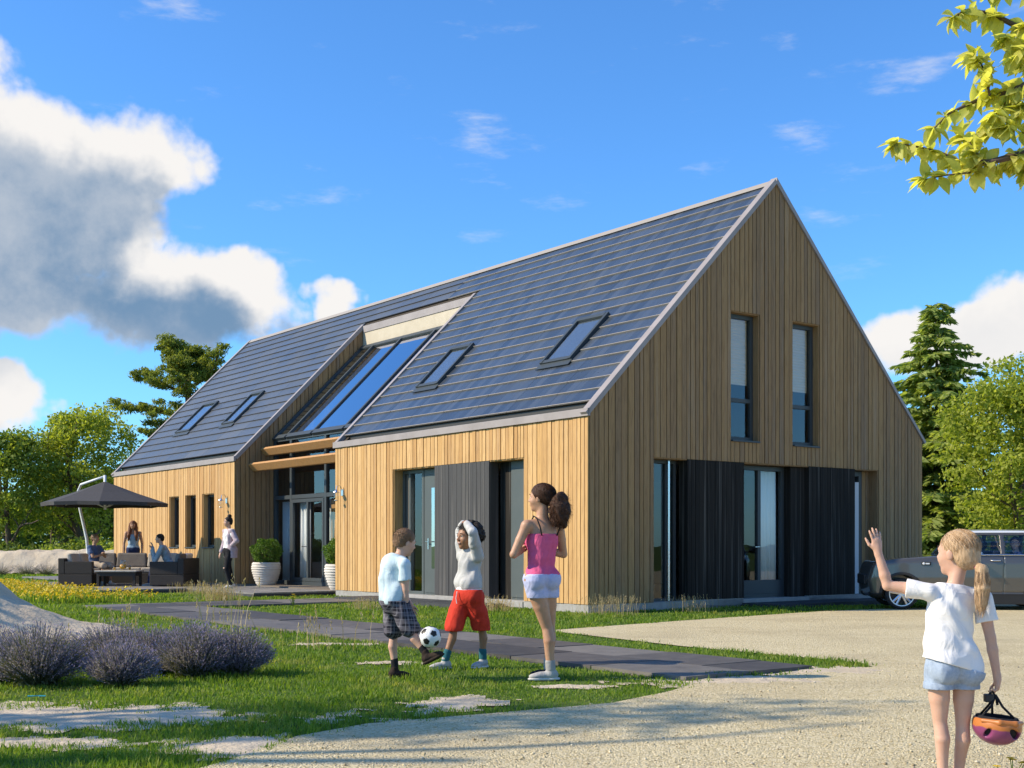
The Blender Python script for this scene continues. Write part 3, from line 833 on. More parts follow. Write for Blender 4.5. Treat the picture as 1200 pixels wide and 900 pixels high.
mb = MB(); mb.hexa([(H2 - .12, .1, EAV + H2 - .07), (H2 + .12, .1, EAV + H2 - .07), (H2 + .12, L - .08, EAV + H2 - .07), (H2 - .12, L - .08, EAV + H2 - .07),
                    (H2 - .03, .1, EAV + H2 + .035), (H2 + .03, .1, EAV + H2 + .035), (H2 + .03, L - .08, EAV + H2 + .035), (H2 - .03, L - .08, EAV + H2 + .035)])
mb.build('ridge_cap', MT['tile_edge'], roof)
for (v0, v1) in ((.1, RU0 - .06), (RU1 + .06, L - .08)):
    mb = MB(); mb.box(0, .24, v0, v1, 3.20, 3.26); mb.box(.235, .26, v0, v1, 3.26, 3.52)
    mb.build('gutter', MT['trim_dark'], roof)
# soffit above the glass roof, glass roof
mb = MB(); mb.box(CUT + .0, CUT + .05, RU0 + .03, RU1 - .03, 6.25, EAV + CUT - .165); mb.build('soffit', MT['cream'], roof)
gb = 3.85 - RC                                    # glass plane z = gb + u
fr = MB()
edges = [RU0 + .03, 10.0, 11.6, 13.0, RU1 - .03]
for v in (RU0 + .03, 10.0, 11.6, 13.0, RU1 - .11):
    rbox(fr, RC + .02, CUT - .03, v, v + .08, -.08, .03, gb)
for i in range(4):
    rbox(fr, RC - .04, RC + .06, edges[i] + .081, edges[i + 1] - .001, -.08, .028, gb); rbox(fr, CUT - .12, CUT - .03, edges[i] + .081, edges[i + 1] - .001, -.08, .028, gb)
gr = fr.build('glass_roof', MT['frame'], house)
for i in range(4):
    p_ = MB(); rbox(p_, RC + .061, CUT - .121, edges[i] + .082, edges[i + 1] - .002, -.02, -.006, gb); p_.build('pane', MT['glass_blue'], gr)
# roof windows lying in the slope
for (v0, v1, lab) in ((1.73, 2.74, 'roof window nearest the gable'), (6.10, 7.06, 'roof window beside the glazed bay'), (16.27, 17.2, 'roof window of the left wing nearer the bay'), (19.4, 20.6, 'roof window near the far end')):
    u0, u1 = 1.14, 2.08; v0 += .05; v1 -= .05; mb = MB(); w = .075
    rbox(mb, u0, u1, v0, v0 + w, -.02, .085); rbox(mb, u0, u1, v1 - w, v1, -.02, .085); rbox(mb, u0, u0 + w * .8, v0 + w, v1 - w, -.02, .075); rbox(mb, u1 - w * .9, u1, v0 + w, v1 - w, -.02, .09)
    f = mb.build('roof_window', MT['frame'], house, bevel=.004); f['label'] = lab
    p_ = MB(); rbox(p_, u0 + w * .8, u1 - w * .9, v0 + w, v1 - w, .036, .048); p_.build('pane', MT['skylight'], f)
    p_ = MB(); rbox(p_, u0 + w * .8, u1 - w * .9, v0 + w, v1 - w, .026, .033); p_.build('blind', MT['sky_blind'], f)
    p_ = MB(); rbox(p_, u0 - .10, u0, v0 - .03, v1 + .03, .03, .045); p_.build('flashing', MT['frame'], f)

# ---- wall lanterns hang on the boards: things of their own
def lantern(v, label):
    x, y = hw(-.026, v)
    t = thing('wall_lantern', label, 'lantern', (x, y, 2.08), HA, 'wall lanterns')
    mb = MB(); mb.box(-.02, 0, -.05, .05, .08, .22); mb.tube([(-.01, 0, .18), (-.06, 0, .30), (-.14, 0, .29), (-.16, 0, .2)], .009, 6); mb.build('bracket', MT['chrome'], t)
    mb = MB(); mb.lathe([(.005, .22), (.075, .15), (.075, .14), (.05, .14)], (-.16, 0, 0), 12); mb.lathe([(.05, -.02), (.055, -.03), (.005, -.045)], (-.16, 0, 0), 12); mb.build('cap', MT['chrome'], t, smooth=True)
    mb = MB(); mb.lathe([(.048, .14), (.058, .06), (.048, -.02)], (-.16, 0, 0), 12); mb.build('lamp_glass', MT['glass'], t, smooth=True)
lantern(8.19, 'small metal wall lantern on the boards just right of the glazed bay')
lantern(14.24, 'small metal wall lantern above the woman in black trousers')

# ------------------------------------------------------------------ vegetation
MT['bark'] = mat('bark', rough=.95, build=b_noisy((.07, .05, .035), (.16, .12, .085), 6, .7, .02, stretch=(1, 1, .3)))
MT['bark_pine'] = mat('pine_bark', rough=.95, build=b_noisy((.10, .055, .03), (.20, .11, .06), 6, .7, .02, stretch=(1, 1, .3)))
MT['leaf_light'] = mat('light_foliage', rough=.55, spec=.25, build=b_leaf((.22, .27, .035), (.31, .36, .055), (.44, .46, .09), .5))
MT['leaf_mid'] = mat('mid_foliage', rough=.55, spec=.25, build=b_leaf((.13, .185, .03), (.20, .265, .045), (.30, .34, .065), .48))
MT['leaf_dark'] = mat('dark_foliage', rough=.6, spec=.2, build=b_leaf((.07, .115, .026), (.11, .16, .036), (.17, .21, .05), .42))
MT['needle'] = mat('fir_needles', rough=.6, spec=.2, build=b_leaf((.19, .245, .065), (.28, .345, .10), (.42, .46, .15), .5))
MT['needle_pine'] = mat('pine_needles', rough=.6, spec=.2, build=b_leaf((.13, .165, .03), (.20, .235, .045), (.30, .32, .065), .4))
MT['box'] = mat('box_foliage', rough=.55, spec=.25, build=b_leaf((.06, .12, .018), (.09, .17, .026), (.15, .23, .04), .35))
MT['grass'] = mat('grass_blades', rough=.55, spec=.25, build=b_leaf((.10, .18, .018), (.16, .26, .028), (.28, .33, .055), .45))
def b_grass(t, b):
    b_leaf((.10, .18, .018), (.16, .26, .028), (.28, .33, .055), .45)(t, b)
    r = island(t); p = wpos(t)
    n = t.noise(p, .7, 4, .6); n2 = t.noise(p, 3.2, 4, .6)
    c0 = t.ramp(r, [(0, (.09, .17, .018)), (.5, (.15, .25, .028)), (1, (.26, .32, .05))])
    dry = t.ramp(r, [(0, (.22, .24, .05)), (.5, (.34, .33, .09)), (1, (.48, .42, .17))])
    deep = t.ramp(r, [(0, (.055, .115, .016)), (1, (.13, .21, .035))])
    c = t.mix(t.sstep(.50, .68, n * .5 + n2 * .5) * .75, c0, dry); c = t.mix(t.sstep(.50, .34, n2) * .6, c, deep)
    t.put(b.inputs['Base Color'], c)
    for nd in t.t.nodes:
        if nd.type == 'BSDF_TRANSLUCENT': t.put(nd.inputs[0], t.mix(1.0, c, (1.5, 1.5, .6), 'MULTIPLY'))
MT['lawn_blades'] = mat('lawn_blades', rough=.55, spec=.25, build=b_grass)
MT['straw'] = mat('straw', rough=.8, spec=.2, build=b_leaf((.34, .25, .13), (.45, .35, .20), (.56, .46, .30), .3))
MT['lav'] = mat('lavender_spikes', rough=.8, spec=.1, build=b_leaf((.185, .16, .29), (.26, .225, .385), (.36, .315, .49), .3))
MT['lavstem'] = mat('lavender_stems', rough=.8, spec=.1, build=b_leaf((.085, .10, .055), (.13, .14, .085), (.19, .19, .13), .25))
MT['yellow'] = mat('yellow_petals', rough=.6, build=b_leaf((.55, .36, .02), (.68, .48, .03), (.75, .58, .08), .3))
MT['branch_leaf'] = mat('backlit_leaf', rough=.45, spec=.3, build=None)
MT['twig'] = mat('twig_bark', (.10, .065, .05), .8)
def b_bleaf(t, b):
    r = objrand(t); n = t.noise(obco(t), 14, 3, .5)
    c = t.ramp(r * .8 + n * .2, [(0, (.38, .42, .07)), (.4, (.50, .52, .12)), (.75, (.64, .62, .22)), (1, (.54, .50, .12))])
    t.put(b.inputs['Base Color'], c)
    tr = t.new('ShaderNodeBsdfTranslucent'); t.put(tr.inputs[0], t.mix(1.0, c, (1.5, 1.45, .7), 'MULTIPLY'))
    mx = t.new('ShaderNodeMixShader'); mx.inputs[0].default_value = .6
    out = t.t.nodes['Material Output']
    t.t.links.new(b.outputs[0], mx.inputs[1]); t.t.links.new(tr.outputs[0], mx.inputs[2]); t.t.links.new(mx.outputs[0], out.inputs[0])
b_bleaf(NT(MT['branch_leaf'].node_tree), MT['branch_leaf'].node_tree.nodes['Principled BSDF'])

def unit(n, g):
    v = g.normal(0, 1, (n, 3)); return v / np.linalg.norm(v, axis=1, keepdims=True)
def leaf_cards(C, size, g, up=.4, fold=.25, asp=.6, axis=None):
    """one folded two-quad leaf per centre"""
    n = len(C)
    a = unit(n, g) if axis is None else axis + unit(n, g) * .35
    a /= np.linalg.norm(a, axis=1, keepdims=True)
    nn = unit(n, g); nn[:, 2] += up; b = np.cross(a, nn); b /= np.linalg.norm(b, axis=1, keepdims=True) + 1e-9
    nn = np.cross(b, a)
    s = (size * g.uniform(.6, 1.25, n))[:, None]
    p0 = C - a * s * .5; p1 = C + a * s * .5
    m = C + nn * s * 0
    q0 = m + b * s * asp * .5 + nn * s * fold * .3; q1 = m - b * s * asp * .5 + nn * s * fold * .3
    V = np.stack([p0, q0, p1, q1], 1).reshape(-1, 3)
    i = np.arange(n)[:, None] * 4
    F = np.concatenate([i + [0, 1, 2], i + [0, 2, 3]], 1).reshape(-1, 3)
    return V, F
def limb_tree(g, H, rad, lean=.15, levels=3, spread=.9, first=.3, nb=7):
    """returns list of (points, radii) and the branch tips"""
    limbs, tips = [], []
    def grow(p, d, ln, r, lv):
        pts, rr = [p.copy()], [r]; k = 5
        for i in range(k):
            d = d + g.normal(0, .12 if lv == 0 else .22, 3); d[2] += .06 * lv
            d /= np.linalg.norm(d); p = p + d * ln / k
            pts.append(p.copy()); rr.append(r * (1 - .72 * (i + 1) / k))
        limbs.append((pts, rr))
        if lv >= levels: tips.append(p); return
        m = nb if lv == 0 else 4
        for j in range(m):
            t_ = first + (1 - first) * (j + .6) / m if lv == 0 else .35 + .65 * (j + .5) / m
            q = np.array(pts[min(k, int(t_ * k))]); a = g.uniform(0, 6.28) if lv else j * 2.4 + g.uniform(-.4, .4)
            dd = np.array([math.cos(a), math.sin(a), g.uniform(.15, .75)]) * spread + d * .35
            dd /= np.linalg.norm(dd)
            grow(q, dd, ln * g.uniform(.42, .62) * (1.15 - .45 * t_ if lv == 0 else 1), rr[min(k, int(t_ * k))] * .6, lv + 1)
        tips.append(p)
    grow(np.zeros(3), np.array([g.normal(0, lean * .3), g.normal(0, lean * .3), 1.0]), H, rad, 0)
    return limbs, tips
def limbs_mesh(limbs, name, m, parent, seg=6, minr=.006):
    mb = MB()
    for pts, rr in limbs:
        if rr[0] < minr: continue
        mb.tube(pts, [max(r, .004) for r in rr], 8 if rr[0] > .08 else seg - 1, caps=False)
    return mb.build(name, m, parent, smooth=True)
def broadleaf(name, label, loc, H, spread_r, leafm, seed, leaf=.16, n=9000, trunk_h=.22, clump=.55, group=None, flat=1.0):
    g = np.random.default_rng(seed)
    t = thing(name, label, 'tree', (loc[0], loc[1], GZ), g.uniform(0, 6.28), group)
    limbs, tips = limb_tree(g, H * .86, H * .024, nb=9, first=trunk_h)
    tips = np.array([p for p in tips])
    # press the tips into the wanted crown outline
    cz = H * (1 + trunk_h) / 2; hz = H * (1 - trunk_h) / 2
    q = (tips - [0, 0, cz]) / [spread_r, spread_r, hz]
    ln = np.linalg.norm(q, axis=1); lim = 0.62 + .38 * g.random(len(q)) ** .6
    q[ln > lim] *= (lim / ln)[ln > lim][:, None]
    extra = unit(len(q), g) * (.45 + .5 * g.random((len(q), 1)) ** .5)
    cen = np.concatenate([q, extra]) * [spread_r, spread_r, hz * flat] + [0, 0, cz]
    cen = cen[cen[:, 2] > H * trunk_h * .75]
    csz = clump * (H / 8) * g.uniform(.6, 1.3, len(cen))
    w = csz ** 2; idx = g.choice(len(cen), n, p=w / w.sum())
    off = g.normal(0, 1, (n, 3)); off /= np.linalg.norm(off, axis=1, keepdims=True); off *= (g.random((n, 1)) ** .45)
    C = cen[idx] + off * csz[idx][:, None] * [1, 1, .62]
    V, F = leaf_cards(C, leaf, g)
    limbs_mesh(limbs, 'trunk', MT['bark'], t, minr=H * .0035)
    cr = np_mesh('crown', V, F, leafm, t)
    return t
def fir(name, label, loc, H, base_r, seed, group=None, z0=.12):
    g = np.random.default_rng(seed)
    t = thing(name, label, 'tree', (loc[0], loc[1], GZ), 0, group)
    mb = MB(); mb.tube([(0, 0, 0), (.05, 0, H * .5), (0, 0, H * .99)], [H * .018, H * .011, .01], 9, caps=False)
    Vs, As, Ss = [], [], []
    z = H * z0
    while z < H * .985:
        f = (H - z) / (H * (1 - z0))
        L_ = base_r * (f ** .62) * (1 if f < .9 else .85) + .14
        nb = int(5 + 4 * f)
        a0 = g.uniform(0, 6.28)
        for j in range(nb):
            a = a0 + j * 6.283 / nb + g.uniform(-.35, .35); ln = L_ * g.uniform(.45, 1.18); z_ = z; z = z + g.uniform(-.16, .16)
            rise = g.uniform(.0, .22) * (1.6 - f)
            k = 7; pts = []
            for i in range(k + 1):
                s = i / k
                pts.append((math.cos(a) * ln * s, math.sin(a) * ln * s, z + ln * (rise * s - .30 * s * s + .08 * s ** 3)))
            mb.tube(pts, [.018 * f * (1 - i / (k + 1)) + .006 for i in range(k + 1)], 4, caps=False)
            m = int(46 * ln) + 14
            s = g.random(m) ** .75
            P = np.array(pts); ii = np.clip((s * k).astype(int), 0, k - 1); fr = (s * k - ii)[:, None]
            c = P[ii] * (1 - fr) + P[ii + 1] * fr
            side = g.choice([-1, 1], m)
            d = np.stack([math.cos(a) * .7 - math.sin(a) * side, math.sin(a) * .7 + math.cos(a) * side, g.uniform(-.95, -.05, m)], 1)
            d /= np.linalg.norm(d, axis=1, keepdims=True)
            wl = (.16 + .34 * (1 - s) * ln / max(base_r, .1) + .12) * g.uniform(.6, 1.2, m)
            Vs.append(c + d * wl[:, None] * .55); As.append(d); Ss.append(wl * 1.3)
            z = z_
        z += H * .030 * (.6 + .6 * f)
    C, A, S = np.concatenate(Vs), np.concatenate(As), np.concatenate(Ss)
    V, F = leaf_cards(C, S, g, up=.8, asp=.30, axis=A)
    mb.build('trunk', MT['bark'], t, smooth=True)
    np_mesh('crown', V, F, MT['needle'], t)
    return t
def pine(name, label, loc, H, seed):
    g = np.random.default_rng(seed)
    t = thing(name, label, 'tree', (loc[0], loc[1], GZ), 0)
    mb = MB()
    tp = [np.array([math.sin(s * 3) * .35, .2 * s, H * .97 * s]) for s in np.linspace(0, 1, 9)]
    mb.tube(tp, np.linspace(H * .022, .05, 9), 9, caps=False)
    C, S = [], []
    def pad(c, r):
        m = int(420 * r * r) + 60
        o = g.normal(0, 1, (m, 3)); o /= np.linalg.norm(o, axis=1, keepdims=True); o *= g.random((m, 1)) ** .6
        C.append(c + o * [r, r, r * .5]); S.append(np.full(m, .24))
    for i in range(26):
        s = .40 + .60 * (i / 25); p = tp[min(8, int(s * 8))] + np.array([0, 0, (s * 8 - int(s * 8)) * H * .12])
        a = i * 2.4 + g.uniform(-.6, .6); ln = (3.7 - 3.0 * abs(s - .62) * 1.5) * g.uniform(.45, 1.15) * (1 if s < .93 else .55)
        pts = [p]
        d = np.array([math.cos(a), math.sin(a), .25])
        for k in range(5):
            d = d + g.normal(0, .25, 3); d[2] = d[2] * .7 + .12; d /= np.linalg.norm(d)
            pts.append(pts[-1] + d * ln / 5)
            if k > 0:
                pad(pts[-1] + [0, 0, .1], g.uniform(.30, .62))
                for q in range(2): pad(pts[-1] + g.normal(0, .5, 3) * [1, 1, .35], g.uniform(.22, .45))
        mb.tube(pts, np.linspace(.10, .03, 6), 5, caps=False)
    pad(tp[-1], .8)
    C, S = np.concatenate(C), np.concatenate(S)
    V, F = leaf_cards(C, S, g, up=.3, asp=.28)
    mb.build('trunk', MT['bark_pine'], t, smooth=True); np_mesh('crown', V, F, MT['needle_pine'], t)
def bush(name, label, loc, r, h, leafm, seed, n=2500, leaf=.08, cat='bush', group=None):
    g = np.random.default_rng(seed)
    t = thing(name, label, cat, (loc[0], loc[1], GZ), g.uniform(0, 6.28), group)
    nc = 26
    cc = unit(nc, g) * (.35 + .55 * g.random((nc, 1))); cc[:, 2] = np.abs(cc[:, 2])
    cen = cc * [r, r * .8, h * .85] + [0, 0, h * .12]
    idx = g.integers(0, nc, n); off = unit(n, g) * g.random((n, 1)) ** .45
    C = cen[idx] + off * [r * .36, r * .36, h * .28]; C[:, 2] = np.maximum(C[:, 2], .02)
    V, F = leaf_cards(C, leaf, g)
    mb = MB()
    for c in cen[:14]: mb.tube([(0, 0, 0), tuple(c * .5 + [0, 0, .05]), tuple(c)], [.025, .016, .006], 4, caps=False)
    mb.build('stem', MT['bark'], t); np_mesh('foliage', V, F, leafm, t)
    return t

# trees on the left, beyond the garden
def at(px, Y): return ((px - 600) / 1447 * Y, Y)
broadleaf('broadleaf_tree', 'tall pale green leafy tree beside the left end of the house', at(104, 56), 7.5, 2.75, MT['leaf_light'], 3, leaf=.17, n=17000, clump=.62)
broadleaf('broadleaf_tree', 'dark green leafy tree at the left edge of the photo', at(12, 54), 6.3, 2.3, MT['leaf_mid'], 4, leaf=.17, n=13000, clump=.6)
broadleaf('broadleaf_tree', 'low shaded tree filling the gap between the two leafy trees', at(58, 62), 5.2, 2.2, MT['leaf_mid'], 5, leaf=.18, n=9000)
broadleaf('broadleaf_tree', 'low dark tree just behind the parasol and the house end', at(148, 64), 5.0, 2.0, MT['leaf_dark'], 6, leaf=.18, n=8000)
broadleaf('broadleaf_tree', 'leafy tree standing out beyond the left edge', at(-75, 58), 7.6, 2.9, MT['leaf_mid'], 7, leaf=.19, n=9000)
pine('pine_tree', 'spreading pine with flat needle pads rising behind the roof', at(212, 58), 10.55, 9)
# right hand side
fir('fir_tree', 'tall dark conifer with drooping boughs right of the gable', at(1097, 44), 9.75, 2.95, 12, z0=.08)
broadleaf('broadleaf_tree', 'bright yellow green tree behind the car', at(1190, 37), 6.95, 2.2, MT['leaf_light'], 24, leaf=.15, n=23000, clump=.52, trunk_h=.14)
broadleaf('broadleaf_tree', 'leafy tree beyond the right edge behind the car', at(1270, 39), 7.3, 2.3, MT['leaf_mid'], 15, leaf=.17, n=9000)
broadleaf('broadleaf_tree', 'low bushy tree under the conifer', at(1140, 50), 3.4, 1.7, MT['leaf_mid'], 16, leaf=.15, n=7000, trunk_h=.12)
broadleaf('broadleaf_tree', 'low dark tree between the conifer and the gable', at(1075, 56), 3.6, 1.8, MT['leaf_dark'], 17, leaf=.16, n=6000, trunk_h=.1)
broadleaf('broadleaf_tree', 'dark tree low behind the bright one', at(1215, 54), 4.6, 2.2, MT['leaf_dark'], 18, leaf=.17, n=7000, trunk_h=.1)
# trees outside the frame on the left whose shade falls on lawn, sand and gravel
broadleaf('slender_tree', 'slender tree left of the view casting shade on the lawn', (-11.2, 6.75), 9.8, .72, MT['leaf_mid'], 21, leaf=.17, n=1900, trunk_h=.40, clump=.45)
broadleaf('slender_tree', 'slender tree left of the view casting dappled shade on the sand mound', (-14.2, 13.6), 6.0, 1.5, MT['leaf_mid'], 22, leaf=.2, n=900, trunk_h=.3, clump=.6)
# bushes along the back of the garden
k = 0
for px, Y, r, h, m in ((-40, 50, 1.6, 1.5, 'leaf_mid'), (10, 52, 1.7, 1.3, 'leaf_dark'), (62, 51, 1.5, 1.35, 'leaf_mid'), (108, 52, 1.6, 1.5, 'leaf_mid'), (142, 50, 1.2, 1.25, 'leaf_light')):
    bush('garden_bush', ('bush out beyond the left edge behind the sand bank', 'dark bush behind the sand bank at the far left', 'green bush behind the sand bank left of the parasol pole', 'green bush behind the parasol pole', 'pale bush tucked against the far end of the house')[k], at(px, Y), r, h, MT[m], 40 + k, 2600, .14); k += 1
for k, (px, Y, r, h) in enumerate(((1092, 40, 1.0, 1.1), (1130, 41, 1.2, 1.3), (1172, 44, 1.4, 1.3), (1225, 43, 1.6, 1.4))):
    bush('garden_bush', ('small bush at the foot of the conifer', 'rounded bush right of the conifer trunk', 'bush behind the roof of the car', 'bush out beyond the right edge')[k], at(px, Y), r, h, MT['leaf_mid' if k % 2 else 'leaf_dark'], 50 + k, 2600, .11)
# a far wood closing the horizon
g = np.random.default_rng(77)
n = 42000; ang = g.uniform(-.75, .75, n); dist = g.uniform(150, 175, n)
hh = 5.5 + 1.8 * np.sin(ang * 31) + 1.2 * np.sin(ang * 77 + 1)
C = np.stack([np.sin(ang) * dist, np.cos(ang) * dist, g.random(n) ** .8 * hh], 1)
V, F = leaf_cards(C, 1.15, g)
tag(np_mesh('far_wood', V, F, MT['leaf_dark']), 'far wood closing the horizon behind the garden', 'woods', kind='stuff')

# sand bank behind the terrace with a row of lavender before it
def bank_z(x, y): return GZ - .05 + .95 * np.exp(-((y - 48.5 + .1 * x * 0) / 1.5) ** 4) * (1 / (1 + np.exp((x + 13.2) * 2.2))) * (1 + .05 * fnoise(x, y, 2.5)) + .03 * fnoise(x, y, 4)
tag(grid_sheet('sand_bank', np.arange(-34, -11, .15), np.arange(45.8, 51.5, .12), bank_z, MT['sand'], keep=lambda x, y: bank_z(x, y) > GZ + .02), kind='structure')

def blades(P, h, w, lean, g, curve=.5):
    """curved grass blades: three triangles each"""
    n = len(P); a = g.uniform(0, 6.283, n); d = np.stack([np.cos(a), np.sin(a), np.zeros(n)], 1)
    s = np.stack([-np.sin(a), np.cos(a), np.zeros(n)], 1)
    tw = g.uniform(-1.2, 1.2, n); s = s * np.cos(tw)[:, None] + d * np.sin(tw)[:, None]
    up = np.array([0, 0, 1.0]); h = h[:, None]; w = w[:, None]; le = lean[:, None]
    m = P + up * h * .55 + d * h * le * .35; t_ = P + up * h * (1 - .3 * le) + d * h * le
    V = np.stack([P - s * w, P + s * w, m - s * w * .75, m + s * w * .75, t_], 1).reshape(-1, 3)
    i = np.arange(n)[:, None] * 5
    return V, np.concatenate([i + [0, 1, 3], i + [0, 3, 2], i + [2, 3, 4]], 1).reshape(-1, 3)

# lawn grass: blades thin out and widen with distance from the terrace end of the garden
g = np.random.default_rng(5)
def lawn_pts(n, y0, y1):
    Y = y0 * (y1 / y0) ** g.random(n)
    X = g.uniform(-.50, .50, n) * Y * 1.06 + g.uniform(-.6, .6, n)
    return X, Y
X, Y = lawn_pts(420000, 4.6, 34)
k = is_grass(X, Y) | (is_grass(X + g.normal(0, .07, len(X)), Y + g.normal(0, .10, len(X))) & ~inpoly(X, Y, PATH) & ~inpoly(X, Y, TERR) & ~inpoly(X, Y, HOUSE) & (g.random(len(X)) < .35))
# keep thin cover towards bare edges
dn = fnoise(X, Y, 2.3)
k &= g.random(len(X)) < np.clip(.85 + .35 * dn, .25, 1)
X, Y = X[k], Y[k]
hgt = (.036 + .017 * fnoise(X, Y, 1.6) + .008 * fnoise(X, Y, 4.1)) * g.uniform(.5, 1.35, len(X)) * np.where(Y > 15, 1.25, 1)
P = np.stack([X, Y, np.full(len(X), GZ - .012)], 1)
V, F = blades(P, np.maximum(hgt, .012), .00052 * np.maximum(Y, 6) ** .95, g.uniform(.1, .9, len(X)), g)
tag(np_mesh('lawn_grass', V, F, MT['lawn_blades']), 'short green lawn grass between path and drive', 'grass', kind='stuff')
# far lawn at the left and right, coarser
X = np.concatenate([g.uniform(-30, -6, 26000), g.uniform(6, 26, 9000)]); Y = np.concatenate([g.uniform(30, 56, 26000), g.uniform(23, 50, 9000)])
k = is_grass(X, Y) & ~((Y > 46.6) & (Y < 51) & (X < -13)); X, Y = X[k], Y[k]
V, F = blades(np.stack([X, Y, np.full(len(X), GZ - .012)], 1), g.uniform(.05, .13, len(X)), np.full(len(X), .03), g.uniform(.1, .9, len(X)), g)
tag(np_mesh('far_lawn_grass', V, F, MT['lawn_blades']), 'rough grass beyond the terrace and drive', 'grass', kind='stuff')

# loose stones of the drive
n = 30000
Y = 4.4 * (13 / 4.4) ** (g.random(n) ** 1.25); X = g.uniform(-.45, .50, n) * Y
k = inpoly(X + fnoise(X, Y, 5) * .05, Y, GRAVEL); X, Y = X[k], Y[k]; n = len(X)
r = g.uniform(.0028, .0065, n) * np.where(g.random(n) < .05, 2.1, 1)
oct_ = np.array([(1, 0, 0), (-1, 0, 0), (0, 1, 0), (0, -1, 0), (0, 0, 1), (0, 0, -1.0)])
V = (oct_[None] * g.uniform(.6, 1.2, (n, 6, 1)) * [1, 1, .7]); a = g.uniform(0, 6.28, n)
Vx = V[..., 0] * np.cos(a)[:, None] - V[..., 1] * np.sin(a)[:, None]; Vy = V[..., 0] * np.sin(a)[:, None] + V[..., 1] * np.cos(a)[:, None]
V = np.stack([Vx, Vy, V[..., 2]], -1) * r[:, None, None] + np.stack([X, Y, GZ + r * .35], 1)[:, None]
fo = np.array([(0, 2, 4), (2, 1, 4), (1, 3, 4), (3, 0, 4), (2, 0, 5), (1, 2, 5), (3, 1, 5), (0, 3, 5)])
F = (np.arange(n)[:, None, None] * 6 + fo).reshape(-1, 3)
def b_peb(t, b):
    t.put(b.inputs['Base Color'], t.ramp(island(t), [(0, (.28, .22, .13)), (.3, (.50, .41, .24)), (.65, (.62, .53, .34)), (.9, (.72, .64, .47)), (1, (.32, .28, .23))]))
MT['pebble'] = mat('loose_gravel_stones', rough=.85, spec=.2, build=b_peb)
tag(np_mesh('gravel_stones', V.reshape(-1, 3), F, MT['pebble']), 'loose pale gravel stones of the drive', 'gravel', kind='stuff')

# ---- single plants
def lavender(x, y, r, h, seed, label, group='lavender bushes on the lawn', n=2400, z=GZ):
    g = np.random.default_rng(seed)
    t = thing('lavender_bush', label, 'lavender', (x, y, z), g.uniform(0, 6.28), group)
    a = g.uniform(0, 6.283, n); q = np.sqrt(g.random(n)); th = q * 1.12 + g.normal(0, .10, n)
    d = np.stack([np.cos(a) * np.sin(th), np.sin(a) * np.sin(th), np.cos(th)], 1)
    ln = h * g.uniform(.55, 1.18, n) * (1 - .12 * q) * np.where(th > .9, 1.0, 1)
    sx = r / (h * math.sin(1.1))
    d[:, :2] *= sx
    base = np.stack([np.cos(a) * q * r * .25, np.sin(a) * q * r * .25, np.zeros(n)], 1)
    tip = base + d * ln[:, None]; tip[:, 2] = np.maximum(tip[:, 2], .05)
    s = unit(n, g); w = .0022
    mid = (base + tip) / 2 + [0, 0, .03]
    V = np.stack([base - s * w, base + s * w, mid + s * w, mid - s * w, tip + s * w * .6, tip - s * w * .6], 1).reshape(-1, 3)
    i = np.arange(n)[:, None] * 6
    F = np.concatenate([i + [0, 1, 2, 3], i + [3, 2, 4, 5]], 1).reshape(-1, 4)
    np_mesh('stem', V, F, MT['lavstem'], t)
    # flower spikes: little stacked whorls along the last part of each stem
    m = n * 5; k = np.repeat(np.arange(n), 5); s_ = np.tile(np.linspace(.70, 1.03, 5), n)
    C = base[k] + (tip - base)[k] * s_[:, None] + g.normal(0, .004, (m, 3))
    ax = (tip - base)[k]; ax /= np.linalg.norm(ax, axis=1, keepdims=True)
    V, F = leaf_cards(C, .024, g, axis=ax, asp=.34)
    np_mesh('flower_spike', V, F, MT['lav'], t)['kind'] = 'stuff'
    # grey green leaves low down
    m = 900; C = unit(m, g) * (.25 + .5 * g.random((m, 1))); C[:, 2] = np.abs(C[:, 2]); C = C * [r * .75, r * .75, h * .62]
    V, F = leaf_cards(C, .05, g, asp=.22); np_mesh('foliage', V, F, MT['lavstem'], t)
LAVL = ['large lavender bush at the left edge nearest the turquoise toy spade', 'small lavender bush standing forward, third from the left', 'lavender bush behind the small forward one', 'lavender bush in the middle of the row', 'lavender bush second from the right end of the row', 'rightmost lavender bush of the lawn row', 'lavender bush out at the left frame edge', 'lavender bush at the back of the row below the dry grass stalks']
for k, (x, y, r, h) in enumerate(((-3.78, 9.85, .36, .45), (-3.10, 9.8, .25, .33), (-3.52, 10.9, .36, .40), (-3.12, 10.75, .30, .36), (-2.68, 10.45, .31, .42), (-2.36, 10.6, .27, .38), (-4.35, 10.2, .4, .42), (-2.95, 11.4, .32, .36))):
    lavender(x, y, r, h, 60 + k, LAVL[k])
for k in range(8):
    lavender(-20.5 + k * .85 + .2 * math.sin(k * 3), 45.6 + .15 * math.cos(k * 5), .5, .48, 80 + k, ('%s lavender bush in the far row before the sand bank' % ('first', 'second', 'third', 'fourth', 'fifth', 'sixth', 'seventh', 'last')[k]) + ' counted from the left', 'lavender row before the sand bank', n=420)
